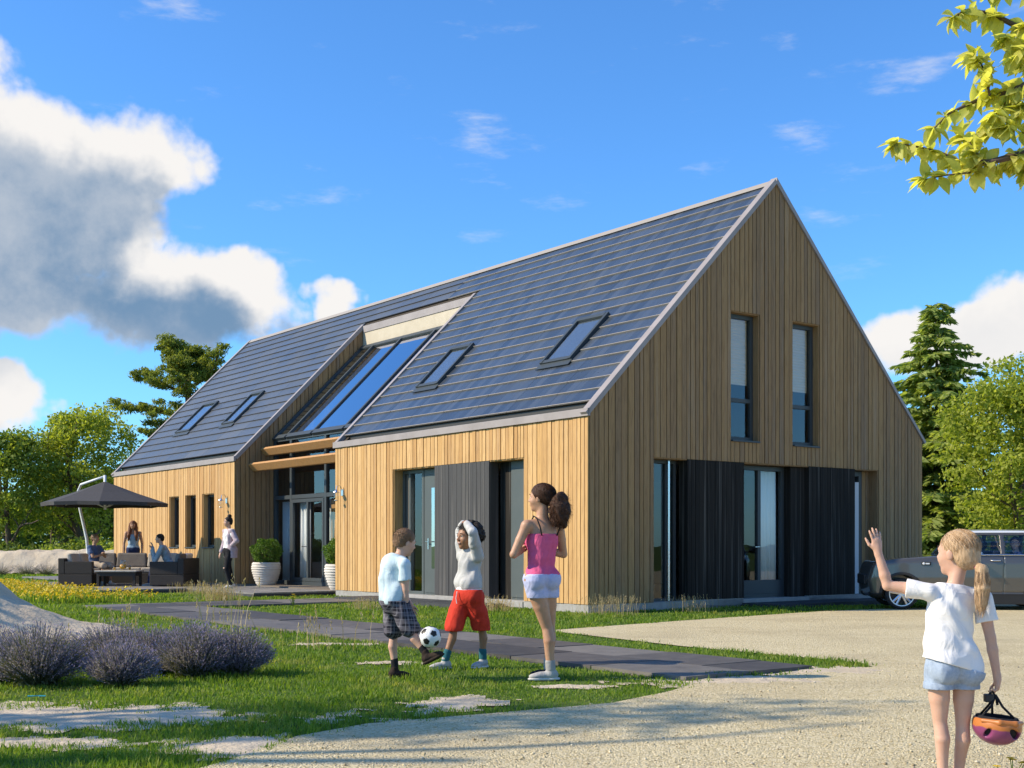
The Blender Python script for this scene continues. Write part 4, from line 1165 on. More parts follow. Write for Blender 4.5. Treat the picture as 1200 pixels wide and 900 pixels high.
def dry_grass(x, y, h, n, seed, label, r=.16, heads=True, name='dry_grass_tuft', z=GZ, lean=.35, green=0):
    g = np.random.default_rng(seed)
    t = thing(name, label, 'dry grass', (x, y, z), 0, None)
    P = np.stack([g.normal(0, r * .5, n), g.normal(0, r * .5, n), np.zeros(n)], 1)
    V, F = blades(P, h * g.uniform(.45, 1.05, n), np.full(n, .0042 if name == 'tall_dry_grass' else .0028), g.uniform(.05, lean, n), g)
    np_mesh('blades', V, F, MT['straw'], t)['kind'] = 'stuff'
    if heads:
        tips = V.reshape(-1, 5, 3)[:, 4]; m = 7
        C = np.repeat(tips, m, 0) + np.stack([g.normal(0, .005, n * m), g.normal(0, .005, n * m), np.tile(np.linspace(-.075, .01, m), n)], 1)
        V2, F2 = leaf_cards(C, .034 if name == 'tall_dry_grass' else .022, g, axis=np.tile([[0, 0, 1.0]], (n * m, 1)), asp=.4)
        np_mesh('seed_heads', V2, F2, MT['straw'], t)['kind'] = 'stuff'
    return t
dry_grass(-2.95, 12.6, .85, 20, 1, 'sparse tall dry stalks with seed heads behind the lavender', r=.5, name='tall_dry_grass')
dry_grass(-3.85, 12.4, .55, 22, 2, 'sparse dry stalks at the foot of the sand mound', r=.5, name='tall_dry_grass')
dry_grass(-2.05, 13.2, .46, 22, 3, 'dry stalks with seed heads beside the path', r=.5, name='tall_dry_grass')
def hp(u, v): return hw(u, v)
for k, (u, v, h, n, r, lab) in enumerate(((-3.0, 7.9, .34, 260, .38, 'straw coloured grass tuft between the path and the left corner of the right wing'), (-1.0, 1.3, .26, 170, .4, 'straw grass tuft right of the boy in red shorts by the wall'),
                                          (-.2, -.75, .34, 120, .45, 'straw grass tuft at the sunlit corner of the gable'), (1.6, -.75, .28, 90, .35, 'thin straw grass before the gable opening'),
                                          (-2.0, 11.3, .30, 150, .5, 'straw grass before the terrace and the planted pot'), (-2.4, 3.2, .2, 90, .35, 'short straw grass between the two boys and the wall'))):
    x, y = hp(u, v); dry_grass(x, y, h, n, 20 + k, lab, r=r)
# yellow flower bed along the terrace, one mass nobody could count
n = 5200
u = g.uniform(-6.4, -4.05, n); v = g.uniform(8.4, 19.5, n)
k = (fnoise(u * 1.0, v, 1.3) + g.random(n) * .9 > .15); u, v = u[k], v[k]; n = len(u)
x = HX + u * ca - v * sa; y = HY + u * sa + v * ca
hgt = g.uniform(.10, .26, n)
V, F = blades(np.stack([x, y, np.full(n, GZ - .01)], 1), hgt, np.full(n, .012), g.uniform(.1, .6, n), g)
bed = np_mesh('flower_bed', V, F, MT['grass']); tag(bed, 'bed of small yellow flowers in front of the terrace', 'flowers', kind='stuff')
C = V.reshape(-1, 5, 3)[:, 4]
kk = g.random(n) < .75
V2, F2 = leaf_cards(np.repeat(C[kk], 2, 0) + g.normal(0, .02, (kk.sum() * 2, 3)), .055, g, up=2.0, asp=.8)
o = np_mesh('blossom', V2, F2, MT['yellow'], bed); o['kind'] = 'stuff'
def flower(x, y, h, seed, label, col='yellow', nh=6):
    g = np.random.default_rng(seed)
    t = thing('yellow_flower', label, 'flower', (x, y, GZ))
    mb = MB(); hb = MB(); lf = MB()
    for i in range(nh):
        a = g.uniform(0, 6.28); r = g.uniform(.01, .08); q = (math.cos(a) * r, math.sin(a) * r, h * g.uniform(.75, 1.05))
        mb.tube([(0, 0, 0), (q[0] * .4, q[1] * .4, q[2] * .6), q], .0022, 4)
        for p in range(9):
            b_ = p * 6.283 / 9; c, s = math.cos(b_), math.sin(b_)
            hb.quad((q[0], q[1], q[2]), (q[0] + c * .012 - s * .005, q[1] + s * .012 + c * .005, q[2] + .006), (q[0] + c * .022, q[1] + s * .022, q[2] + .004), (q[0] + c * .012 + s * .005, q[1] + s * .012 - c * .005, q[2] + .006))
        for p in range(3):
            b_ = g.uniform(0, 6.28); c, s = math.cos(b_), math.sin(b_); z = h * g.uniform(.15, .5)
            lf.quad((q[0] * .3, q[1] * .3, z), (q[0] * .3 + c * .03 - s * .008, q[1] * .3 + s * .03 + c * .008, z + .015), (q[0] * .3 + c * .06, q[1] * .3 + s * .06, z + .01), (q[0] * .3 + c * .03 + s * .008, q[1] * .3 + s * .03 - c * .008, z + .015))
    mb.build('stem', MT['box'], t); hb.build('blossom', MT['yellow'], t); lf.build('leaf', MT['box'], t)
flower(2.28, 5.62, .13, 1, 'small yellow flowering plant at the lower right corner of the gravel', nh=5)
flower(2.42, 5.75, .11, 2, 'smaller yellow flower right of the one by the helmet', nh=4)
x, y = hp(-2.9, 4.9); flower(x, y, .22, 3, 'yellow flowering plant left of the boy in the blue shirt', nh=7)
x, y = hp(-3.2, 4.3); flower(x, y, .18, 4, 'low yellow flowers just behind the boy in the blue shirt', nh=6)
x, y = hp(-1.1, 1.0); flower(x, y, .2, 5, 'yellow flowers by the wall right of the woman in pink', nh=5)

# potted box balls on the terrace
def pot(u, v, s, label_p, label_b, seed):
    x, y = hw(u, v)
    prof = [(.02, 0), (.20, 0), (.235, .03), (.30, .18), (.345, .34), (.365, .46), (.35, .55), (.325, .60), (.30, .60), (.29, .56), (.02, .54)]
    pr = []
    for (r0, z0), (r1, z1) in zip(prof, prof[1:]):
        m = 8 if z1 - z0 > .05 else 1
        for i in range(m):
            tt = i / m; zz = z0 + (z1 - z0) * tt
            pr.append((r0 + (r1 - r0) * tt + (.011 * math.sin(zz * 105) if r0 > .21 and z0 < .56 else 0), zz))
    pr.append(prof[-1])
    p = MB().lathe([(r_ * s, z * s) for r_, z in pr], (0, 0, 0), 32, wob=lambda a, z: 1 + .006 * math.sin(a * 5 + z * 9)).build('plant_pot', MT['pot'], smooth=True, loc=(x, y, .056))
    tag(p, label_p, 'pot', 'ribbed pots by the glazed bay')
    g = np.random.default_rng(seed)
    t = thing('box_bush', label_b, 'bush', (x, y, .056 + .54 * s), 0, 'box bushes in the pots')
    m = 5200; d = unit(m, g); rr = .36 * s * (.62 + .40 * g.random(m) ** .5) * (1 + .10 * np.sin(d[:, 0] * 7 + d[:, 2] * 5) + .06 * np.sin(d[:, 1] * 13))
    C = d * rr[:, None] * [1.05, 1.05, .95] + [0, 0, .30 * s]; C = C[C[:, 2] > -.02]
    V, F = leaf_cards(C, .05 * s, g, asp=.6); np_mesh('foliage', V, F, MT['box'], t)
    mb = MB()
    for i in range(9): a = i * .7; mb.tube([(0, 0, 0), (.1 * math.cos(a), .1 * math.sin(a), .18 * s), (.22 * math.cos(a), .22 * math.sin(a), .36 * s)], [.02, .012, .006], 5)
    mb.build('stem', MT['bark'], t)
MT['pot'] = mat('ribbed_pot_glaze', rough=.75, build=b_noisy((.52, .48, .43), (.62, .585, .535), 7, .25, .006))
pot(.45, 12.95, 1.0, 'large pale ribbed pot right of the woman in black trousers', 'round box bush in the left pot', 1)
pot(.45, 9.15, 1.0, 'pale ribbed pot half hidden behind the corner of the right wing', 'round box bush half hidden behind the wing corner', 2)

# ---- overhanging bough at the upper right: a tree standing right of the view
g = np.random.default_rng(31)
bt = thing('overhanging_tree', 'tree right of the view whose yellow green leafy bough hangs into the upper right corner', 'tree', (6.3, 7.3, GZ))
def W2(p): return (p[0] - 6.3, p[1] - 7.3, p[2] - GZ)
mb = MB(); mb.tube([(0, 0, 0), (.05, 0, 1.5), (.0, -.05, 3.2), (-.1, 0, 5.2), (0, .1, 7)], [.17, .14, .12, .08, .03], 10, caps=False)
mb.build('trunk', MT['bark'], bt, smooth=True)
def px3(x, y, Y): return np.array([(x - 600) / 1447 * Y, Y, 1.08 + (639 - y) / 1447 * Y])
boughs = [[(1440, 60), (1330, 130), (1240, 170), (1200, 180), (1160, 190), (1125, 190), (1100, 178), (1075, 172), (1052, 168)],
          [(1200, 180), (1170, 195), (1140, 202), (1110, 205), (1085, 210)],
          [(1400, 30), (1290, 60), (1220, 90), (1190, 105), (1160, 112), (1135, 122), (1112, 133), (1095, 150)],
          [(1400, 10), (1290, 20), (1230, 30), (1190, 30), (1160, 15), (1130, 12), (1118, 20)],
          [(1150, 190), (1142, 175), (1135, 165), (1126, 158)], [(1160, 112), (1155, 90), (1150, 75), (1140, 66)], [(1220, 90), (1205, 75), (1192, 60), (1180, 45)],
          [(1240, 170), (1215, 160), (1195, 155), (1180, 148)], [(1190, 105), (1175, 125), (1165, 135), (1158, 148)], [(1230, 30), (1205, 50), (1192, 66)],
          [(1290, 20), (1240, 5), (1200, -8), (1160, -14)], [(1240, 170), (1220, 195), (1205, 200), (1192, 192)], [(1290, 60), (1240, 110), (1215, 118), (1196, 126)]]
attach = {0: (.0, .0, 4.2), 2: (0, .0, 4.6), 3: (-.02, 0, 4.9)}
leaf_spots = []
for bi, pl in enumerate(boughs):
    Yb = 6.2 + .12 * math.sin(bi * 2.1)
    pts = [W2(px3(x, y, 6.2 + .10 * math.sin(i * 1.3 + bi) * (0 if i == 0 else 1))) for i, (x, y) in enumerate(pl)]
    if bi in attach: pts = [attach[bi]] + pts
    rr = np.linspace(.03 if bi in attach else .007, .0025, len(pts))
    b_ = MB().tube(pts, rr, 6, caps=False).build('bough', MT['twig'], bt, smooth=True)
    P = [Vector(p) for p in pts]
    st = 3 if bi in attach else 0
    for i in range(st, len(P) - 1):
        m = 5
        for j in range(m):
            p = P[i].lerp(P[i + 1], (j + g.random()) / m); leaf_spots.append((p, (P[i + 1] - P[i]).normalized(), b_))
    for j in range(3): leaf_spots.append((P[-1], (P[-1] - P[-2]).normalized(), b_))
# one curved pointed leaf, shared by all
def leaf_me():
    mb = MB(); n = 6; prof = [0, .62, .95, 1, .78, .42, 0]
    for i in range(n + 1):
        s = i / n; w = prof[i] * .27; z = -.22 * s * s
        mb.v += [(s, w, z + w * .35), (s, 0, z), (s, -w, z + w * .35)]
    for i in range(n):
        a = i * 3
        for q in (0, 1): mb.f.append((a + q, a + q + 1, a + q + 4, a + q + 3)); mb.m.append(0)
    me = bpy.data.meshes.new('leaf'); me.from_pydata(mb.v, [], mb.f); me.materials.append(MT['branch_leaf'])
    me.polygons.foreach_set('use_smooth', [True] * len(me.polygons)); me.update(); return me
LM = leaf_me()
cnt = 0
rest = []
def inview(p):
    x, y, z = p.x + 6.3, p.y + 7.3, p.z + GZ
    return 1000 < 600 + 1447 * x / y < 1222 and 639 - 1447 * (z - 1.08) / y > -22
leaf_spots = [q for q in leaf_spots if inview(q[0])]
order = list(range(len(leaf_spots))); random.Random(4).shuffle(order)
for oi in order:
    p, d, b_ = leaf_spots[oi]
    for q in range(6):
        if cnt >= 298 and len(rest) > 520: break
        dirv = Vector(d) * .5 + Vector(g.normal(0, .55, 3)); dirv.z -= .35; dirv.normalize()
        s = g.uniform(.058, .115)
        upv = Vector((g.normal(0, .5), g.normal(0, .5) - .3, 1)); yv = upv.cross(dirv).normalized(); zv = dirv.cross(yv)
        M4 = Matrix(((dirv.x * s, yv.x * s, zv.x * s, p.x), (dirv.y * s, yv.y * s, zv.y * s, p.y), (dirv.z * s, yv.z * s, zv.z * s, p.z), (0, 0, 0, 1)))
        if q < 2 and cnt < 298:
            o = bpy.data.objects.new('leaf', LM); link(o, b_); o.matrix_local = M4; cnt += 1
        else: rest.append(M4)
# the rest of that tree, right of the view: leaf sprays along the limbs and round the trunk top
for i in range(2600):
    if i < 1100:
        pl = boughs[(0, 2, 3)[i % 3]]; A0 = Vector(attach[(0, 2, 3)[i % 3]]); B0 = Vector(W2(px3(*pl[0], 6.2)))
        s_ = g.random(); q0 = A0.lerp(B0, s_) if i % 4 else B0.lerp(Vector(W2(px3(*pl[1], 6.2))), s_)
        q0 = q0 + Vector(g.normal(0, 1, 3) * [.16, .30, .16])
    else:
        q0 = Vector((0, 0, 5.6)) + Vector(unit(1, g)[0] * g.random() ** .4) * 1.0 * 1.5
        q0 += Vector((.6, .5, .3))
    if inview(q0): continue
    dirv = Vector(g.normal(0, .6, 3)); dirv.z -= .35; dirv.normalize(); s = g.uniform(.07, .125)
    upv = Vector((g.normal(0, .5), g.normal(0, .5), 1)); yv = upv.cross(dirv).normalized(); zv = dirv.cross(yv)
    rest.append(Matrix(((dirv.x * s, yv.x * s, zv.x * s, q0.x), (dirv.y * s, yv.y * s, zv.y * s, q0.y), (dirv.z * s, yv.z * s, zv.z * s, q0.z), (0, 0, 0, 1))))
mb = MB()
lv, lf = [v.co.copy() for v in LM.vertices], [tuple(f.vertices) for f in LM.polygons]
for M4 in rest: mb.add([M4 @ v for v in lv], lf)
o = mb.build('foliage', MT['branch_leaf'], bt, smooth=True); o['kind'] = 'stuff'

# ------------------------------------------------------------------ people: smooth blended solids meshed with surface nets
def surf_net(d, h, org):
    s = d < 0
    nx, ny, nz = d.shape
    sl = lambda a, i, j, k: a[i:nx - 1 + i, j:ny - 1 + j, k:nz - 1 + k]
    cnt = sum(sl(s, i, j, k).astype(np.int8) for i in (0, 1) for j in (0, 1) for k in (0, 1))
    m = (cnt > 0) & (cnt < 8)
    I = np.argwhere(m)
    idx = np.full(m.shape, -1, np.int64); idx[m] = np.arange(len(I))
    acc = np.zeros((len(I), 3)); num = np.zeros(len(I))
    cor = [(i, j, k) for i in (0, 1) for j in (0, 1) for k in (0, 1)]
    val = {c: d[I[:, 0] + c[0], I[:, 1] + c[1], I[:, 2] + c[2]] for c in cor}
    for c in cor:
        for ax in range(3):
            if c[ax] == 0:
                e = list(c); e[ax] = 1; e = tuple(e)
                a, b_ = val[c], val[e]; x = (a < 0) != (b_ < 0)
                t = np.where(x, a / np.where(a == b_, 1, a - b_), 0)
                p = np.tile(np.array(c, float), (len(I), 1)); p[:, ax] += t
                acc += p * x[:, None]; num += x
    V = org + h * (I + acc / num[:, None])
    Fs = []
    for ax in range(3):
        u, v = [(1, 2), (2, 0), (0, 1)][ax]
        a = s; sh = [slice(None)] * 3; sh2 = [slice(None)] * 3; sh[ax] = slice(0, -1); sh2[ax] = slice(1, None)
        s0, s1 = a[tuple(sh)], a[tuple(sh2)]
        for flip, mm in ((False, s0 & ~s1), (True, ~s0 & s1)):
            J = np.argwhere(mm)
            J = J[(J[:, u] > 0) & (J[:, v] > 0) & (J[:, u] < d.shape[u] - 1) & (J[:, v] < d.shape[v] - 1)]
            def at_(du, dv):
                q = J.copy(); q[:, u] += du; q[:, v] += dv; return idx[q[:, 0], q[:, 1], q[:, 2]]
            qd = np.stack([at_(-1, -1), at_(0, -1), at_(0, 0), at_(-1, 0)], 1)
            if flip: qd = qd[:, ::-1]
            Fs.append(qd)
    return V, np.concatenate(Fs)
vec = lambda *p: np.array(p, float)
def nrm(v): v = np.asarray(v, float); return v / (np.linalg.norm(v) + 1e-12)
class Solid:
    """a list of soft shapes: cap(sule), ell(ipsoid), cut"""
    def __init__(self): self.p = []
    def cap(self, a, b_, ra, rb=None, k=.02, flat=False): self.p.append(('f' if flat else 'c', np.asarray(a, float), np.asarray(b_, float), ra, ra if rb is None else rb, k)); return self
    def chain(self, pts, rs, k=.02):
        for i, (a, b_, r0, r1) in enumerate(zip(pts, pts[1:], rs, rs[1:])): self.cap(a, b_, r0, r1, k if i == 0 else min(k, .008))
        return self
    def ell(self, c, r, R_=None, k=.02): self.p.append(('e', np.asarray(c, float), np.asarray(r, float), np.eye(3) if R_ is None else R_, k)); return self
    def carve(self, c, r, R_=None, k=.01): self.p.append(('s', np.asarray(c, float), np.asarray(r, float), np.eye(3) if R_ is None else R_, k)); return self
    def add(self, other): self.p += other.p; return self
    def mesh(self, name, h, m, parent, clips=(), disp=None, smooth=True):
        lo, hi = np.full(3, 1e9), np.full(3, -1e9); boxes = []
        for q in self.p:
            if q[0] in 'cf':
                r = max(q[3], q[4]); a = np.minimum(q[1], q[2]) - r; b_ = np.maximum(q[1], q[2]) + r
            else:
                ext = np.abs(q[3]) @ q[2]; a, b_ = q[1] - ext, q[1] + ext
            boxes.append((a, b_))
            if q[0] != 's': lo = np.minimum(lo, a); hi = np.maximum(hi, b_)
        lo -= h * 3 + .012; hi += h * 3 + .012
        n = np.ceil((hi - lo) / h).astype(int) + 1
        d = np.full(n, .5, np.float32)
        ax = [lo[i] + h * np.arange(n[i]) for i in range(3)]
        for q, (a, b_) in zip(self.p, boxes):
            k = q[-1]; pad = k + h * 3 + .004
            i0 = np.maximum(((a - pad - lo) / h).astype(int), 0); i1 = np.minimum(((b_ + pad - lo) / h).astype(int) + 2, n)
            if (i1 <= i0).any(): continue
            S = tuple(slice(i0[i], i1[i]) for i in range(3))
            X, Y, Z = np.meshgrid(ax[0][S[0]], ax[1][S[1]], ax[2][S[2]], indexing='ij', sparse=True)
            if q[0] in 'cf':
                A, B_ = q[1], q[2]; ba = B_ - A; L2 = ba @ ba + 1e-12
                px_, py_, pz_ = X - A[0], Y - A[1], Z - A[2]
                t = np.clip((px_ * ba[0] + py_ * ba[1] + pz_ * ba[2]) / L2, 0, 1)
                v = np.sqrt((px_ - ba[0] * t) ** 2 + (py_ - ba[1] * t) ** 2 + (pz_ - ba[2] * t) ** 2) - (q[3] + (q[4] - q[3]) * t)
                if q[0] == 'f': v = np.maximum(v, (px_ * ba[0] + py_ * ba[1] + pz_ * ba[2]) / math.sqrt(L2) - math.sqrt(L2))
            else:
                C, r, R_ = q[1], q[2], q[3]
                px_, py_, pz_ = X - C[0], Y - C[1], Z - C[2]
                l = [px_ * R_[0, i] + py_ * R_[1, i] + pz_ * R_[2, i] for i in range(3)]
                k0 = np.sqrt(sum((l[i] / r[i]) ** 2 for i in range(3))); k1 = np.sqrt(sum((l[i] / r[i] ** 2) ** 2 for i in range(3))) + 1e-9
                v = k0 * (k0 - 1) / k1
            D_ = d[S]
            if q[0] == 's':
                hh = np.clip(.5 - .5 * (D_ + v) / k, 0, 1); d[S] = D_ * (1 - hh) + (-v) * hh + k * hh * (1 - hh)
            else:
                hh = np.clip(.5 + .5 * (D_ - v) / k, 0, 1); d[S] = D_ * (1 - hh) + v * hh - k * hh * (1 - hh)
        X, Y, Z = np.meshgrid(*ax, indexing='ij', sparse=True)
        if disp is not None: d = d + disp(X, Y, Z)
        for (p, nn) in clips:
            nn = nrm(nn); d = np.maximum(d, (X - p[0]) * nn[0] + (Y - p[1]) * nn[1] + (Z - p[2]) * nn[2])
        V, F = surf_net(d, h, lo)
        return np_mesh(name, V, F, m, parent, smooth)
def folds(amp, f, seed, stretch=(1, 1, .6)):
    g = np.random.default_rng(seed); K = [(g.normal(0, 1, 3) * stretch, g.uniform(0, 6.28)) for _ in range(6)]
    def fn(X, Y, Z):
        s = 0
        for i, (k, p) in enumerate(K):
            s = s + np.sin((k[0] * X + k[1] * Y + k[2] * Z) * f * (1 + .35 * i) + p + 1.3 * np.sin((k[1] * X - k[0] * Z) * f * .6)) / (1 + .3 * i)
        return s * amp * .4 - amp * .55
    return fn
def frame_of(f, up=(0, 0, 1)):
    """columns: lateral (the person's left), forward, up"""
    up = nrm(up); f = nrm(np.asarray(f, float) - up * np.dot(f, up)); return np.stack([np.cross(up, f), f, up], 1)
def head(S, c, Rm, H, k=.012, female=False):
    def P(l, f, u): return c + Rm @ (np.array([l, f, u]) * H)
    S.ell(P(0, -.05, .14), np.array([.325, .40, .36]) * H, Rm, .03)
    S.ell(P(0, .12, -.06), np.array([.275, .27, .36]) * H, Rm, .03)
    S.ell(P(0, .17, -.31), np.array([.18, .18, .17]) * H, Rm, .03)
    S.ell(P(0, .30, -.42), np.array([.07, .06, .06]) * H, Rm, .02)
    for s in (-1, 1):
        S.ell(P(s * .15, .24, -.13), np.array([.12, .13, .12]) * H, Rm, .02)
        S.carve(P(s * .145, .40, .03), np.array([.085, .05, .05]) * H, Rm, .012)
        S.ell(P(s * .335, -.02, -.05), np.array([.035, .085, .125]) * H, frame_of(Rm @ vec(s * .35, 1, 0), Rm[:, 2]), .006)
    S.ell(P(0, .34, .085), np.array([.20, .05, .035]) * H, Rm, .02)
    S.cap(P(0, .375, .05), P(0, .455, -.10), .028 * H, .048 * H, .012)
    for s in (-1, 1): S.ell(P(s * .05, .42, -.115), np.array([.035, .04, .03]) * H, Rm, .008)
    S.ell(P(0, .375, -.225), np.array([.10, .05, .028]) * H, Rm, .008); S.ell(P(0, .37, -.275), np.array([.085, .05, .032]) * H, Rm, .008)
    return P
def face_bits(c, Rm, H, parent, body, lip=None, iris=(.05, .03, .02), smile=False):
    def P(l, f, u): return tuple(c + Rm @ (np.array([l, f, u]) * H))
    for s in (-1, 1):
        mb = MB(); mb.ell((0, 0, 0), (.055 * H, .055 * H, .042 * H), 10, 8); o = mb.build('eye', MT['eye_white'], body, smooth=True, loc=P(s * .145, .325, .03)); o.rotation_euler = Matrix([list(r) for r in Rm]).to_euler()
        mb = MB(); mb.ell((0, 0, 0), (.026 * H, .012 * H, .028 * H), 10, 6); i_ = mb.build('iris', MT['eye_dark'], body, smooth=True, loc=P(s * .145, .372, .03)); i_.rotation_euler = Matrix([list(r) for r in Rm]).to_euler()
        mb = MB(); mb.tube([P(s * .06, .40, .115), P(s * .14, .405, .145), P(s * .23, .34, .12)], [.011 * H, .014 * H, .007 * H], 5); mb.build('eyebrow', MT['hair_dark'], body, smooth=True)
    mb = MB(); w = .13 if smile else .10; up = .03 if smile else 0
    mb.tube([P(-w, .345, -.245 + up), P(-w * .5, .405, -.25), P(0, .425, -.252), P(w * .5, .405, -.25), P(w, .345, -.245 + up)], [.008 * H, .016 * H, .02 * H, .016 * H, .008 * H], 6)
    mb.build('mouth', lip or MT['lips'], body, smooth=True)
    if smile:
        mb = MB(); mb.tube([P(-.085, .395, -.236), P(0, .436, -.243), P(.085, .395, -.236)], [.008 * H, .013 * H, .008 * H], 6); mb.build('teeth', MT['eye_white'], body, smooth=True)
def hand(S, wr, d, pn, th, L, curl=.3, spread=.12, k=.004, thumb_out=.7):
    """wr wrist, d direction of the fingers, pn palm normal (towards the palm side), th side of the thumb, L hand length"""
    d = nrm(d); pn = nrm(np.asarray(pn) - d * np.dot(pn, d)); t = nrm(np.cross(d, pn)); t = t * np.sign(np.dot(t, th) or 1)
    Rm = np.stack([t, d, pn], 1)
    S.ell(wr + d * L * .24, np.array([.215, .29, .105]) * L, Rm, .008)
    S.ell(wr + d * L * .36, np.array([.215, .16, .085]) * L, Rm, .008)
    S.cap(wr - d * L * .12, wr + d * L * .14, .125 * L, .14 * L, .012)
    lens = [.40, .46, .43, .33]
    for i in range(4):
        off = (.165 - .108 * i); fd = nrm(d + t * spread * (1.5 - i)); cu = curl * (1 + .18 * i)
        p = wr + d * L * (.47 - .025 * abs(i - 1.2)) + t * L * off
        r = (.052, .054, .051, .045)[i] * L; pts = [p]
        for j, fr in enumerate((.44, .32, .24)):
            cu_ = cu * (.6 + .75 * j); v = fd * math.cos(cu_) + pn * math.sin(cu_)
            pts.append(pts[-1] + v * L * lens[i] * fr)
        S.chain(pts, [r, r * .95, r * .88, r * .74], k)
    p = wr + d * L * .14 + t * L * .15 + pn * L * .03
    v = nrm(d * .75 + t * thumb_out + pn * .25); v2 = nrm(d * .95 + t * thumb_out * .35 + pn * (.2 + curl * .5))
    S.cap(wr + d * L * .08 + t * L * .06, p + v * L * .06, .085 * L, .072 * L, .008)
    S.chain([p, p + v * L * .20, p + v * L * .20 + v2 * L * .17, p + v * L * .20 + v2 * L * .30], [.072 * L, .062 * L, .054 * L, .042 * L], k)
def leg(S, hip, kn, an, r, fwd, k=.025):
    """bare leg: thigh, knee, calf, ankle; r scales the girth"""
    hip, kn, an, fwd = map(lambda q: np.asarray(q, float), (hip, kn, an, fwd))
    S.chain([hip, hip * .45 + kn * .55, kn], [.080 * r, .064 * r, .045 * r], k)
    c1 = kn * .68 + an * .32 - fwd * .016 * r
    S.chain([kn, c1, kn * .38 + an * .62 - fwd * .004 * r, an], [.043 * r, .048 * r, .038 * r, .031 * r], .004)
def arm(S, sh, el, wr, r, k=.02):
    sh, el, wr = map(lambda q: np.asarray(q, float), (sh, el, wr))
    S.chain([sh, sh * .5 + el * .5, el], [.046 * r, .041 * r, .034 * r], k)
    S.chain([el, el * .7 + wr * .3, wr], [.034 * r, .035 * r, .024 * r], .008)
def torso(S, hips, chest, neck, shL, shR, hipL, hipR, r, f, k=.05, grow=0., female=False):
    """f = facing direction"""
    up = nrm(chest - hips); Rm = frame_of(f, up); lat = Rm[:, 0]
    w = np.linalg.norm(shL - shR); hwid = np.linalg.norm(hipL - hipR)
    S.ell(chest, np.array([w * .40 + grow, .105 * r + grow, .155 * r + grow]), Rm, k)
    S.ell((chest + neck) / 2 + Rm[:, 1] * -.01, np.array([w * .36 + grow, .075 * r + grow, .09 * r + grow]), Rm, k)
    S.cap(chest * .55 + hips * .45 - lat * .035 * r, chest * .55 + hips * .45 + lat * .035 * r, (.088 if female else .098) * r + grow, None, k)
    S.ell(hips + up * .03 * r, np.array([hwid * .5 + .068 * r + grow, .098 * r + grow, .115 * r + grow]), Rm, k)
    for s_ in (shL, shR): S.cap(neck * .62 + s_ * .38 - up * .03 * r, s_, .050 * r + grow, .047 * r + grow, k * .6)
    for hh in (hipL, hipR): S.ell(hh - Rm[:, 1] * .045 * r, np.array([.078, .085, .085]) * r + grow, Rm, k * .7)
def shoe(ank, toe, parent, m, sole=None, L=.20, h=.006, r=1., name='shoe'):
    S = Solid(); ank, toe = vec(*ank), vec(*toe)
    d = nrm(toe - ank); dh = nrm([toe[0] - ank[0], toe[1] - ank[1], 0]) if abs(d[2]) < .85 else d
    Rm = frame_of(dh if abs(d[2]) < .3 else d, (0, 0, 1) if abs(d[2]) < .3 else np.cross(np.cross(d, [0, 0, 1]), d))
    base = ank - Rm[:, 2] * .045 * r
    S.ell(base + Rm[:, 1] * (-.02 * r), np.array([.036, .045, .042]) * r, Rm, .02)
    S.ell(base + Rm[:, 1] * L * .28 + Rm[:, 2] * -.006, np.array([.037 * r, L * .34, .034 * r]), Rm, .03)
    S.ell(base + Rm[:, 1] * L * .56 + Rm[:, 2] * -.014, np.array([.042 * r, L * .27, .026 * r]), Rm, .02)
    S.cap(base + Rm[:, 2] * .01, ank + Rm[:, 2] * .012, .038 * r, .037 * r, .02)
    o = S.mesh(name, h, m, parent)
    S2 = Solid()
    for t_, w in ((-.16, .040), (.12, .037), (.42, .044), (.66, .040)):
        S2.ell(base + Rm[:, 1] * L * t_ - Rm[:, 2] * .034 * r, np.array([w * r, L * .21, .014 * r]), Rm, .03)
    S2.mesh('sole', h, sole or MT['sole'], o)
    return o

def cloth(name, c1, c2, sc=30, rough=.85):
    def f(t, b):
        p = wpos(t); n = t.noise(p, sc, 4, .6); big = t.noise(p, 7, 3, .5)
        t.put(b.inputs['Base Color'], t.ramp(n * .6 + big * .4, [(.32, c1), (.68, c2)]))
        w = t.noise(t.mapping(p, scale=(1, 1, .7)), 9, 2, .5, dist=1.2)
        rid = 1.0 - t.math('ABSOLUTE', w - .5) * 6.0
        w2 = t.noise(p, 34, 3, .5, dist=1.0)
        t.put(b.inputs['Normal'], t.bump(rid.max(0.0) * .8 + w2 * .25 + n * .05, .30, .010))
    return mat(name, rough=rough, spec=.15, build=f)
def skin(name, c):
    def f(t, b):
        n = t.noise(wpos(t), 9, 4, .6); n2 = t.noise(wpos(t), 160, 3, .6)
        c2 = tuple(x * y for x, y in zip(c, (.86, .80, .78)))
        t.put(b.inputs['Base Color'], t.ramp(n, [(.3, c2), (.7, c)])); t.put(b.inputs['Normal'], t.bump(n2, .06, .001))
    return mat(name, c, .5, 0, .35, f, **{'Subsurface Weight': .12, 'Subsurface Radius': (.012, .005, .003)})
def hairmat(name, c1, c2, sc=(60, 60, 7)):
    def f(t, b):
        v = t.mapping(obco(t), scale=sc); n = t.noise(v, 2.2, 6, .65, dist=.5)
        t.put(b.inputs['Base Color'], t.ramp(n, [(.32, c1), (.68, c2)])); t.put(b.inputs['Normal'], t.bump(n, .8, .01))
    return mat(name, c1, .55, 0, .22, f)
MT['skin_fair'] = skin('fair_skin', (.62, .38, .27)); MT['skin_tan'] = skin('tanned_skin', (.50, .29, .18)); MT['skin_brown'] = skin('brown_skin', (.34, .175, .095))
MT['eye_white'] = mat('eye_white', (.75, .72, .70), .3); MT['eye_dark'] = mat('eye_iris', (.03, .018, .012), .2); MT['lips'] = mat('lips', (.36, .13, .11), .5)
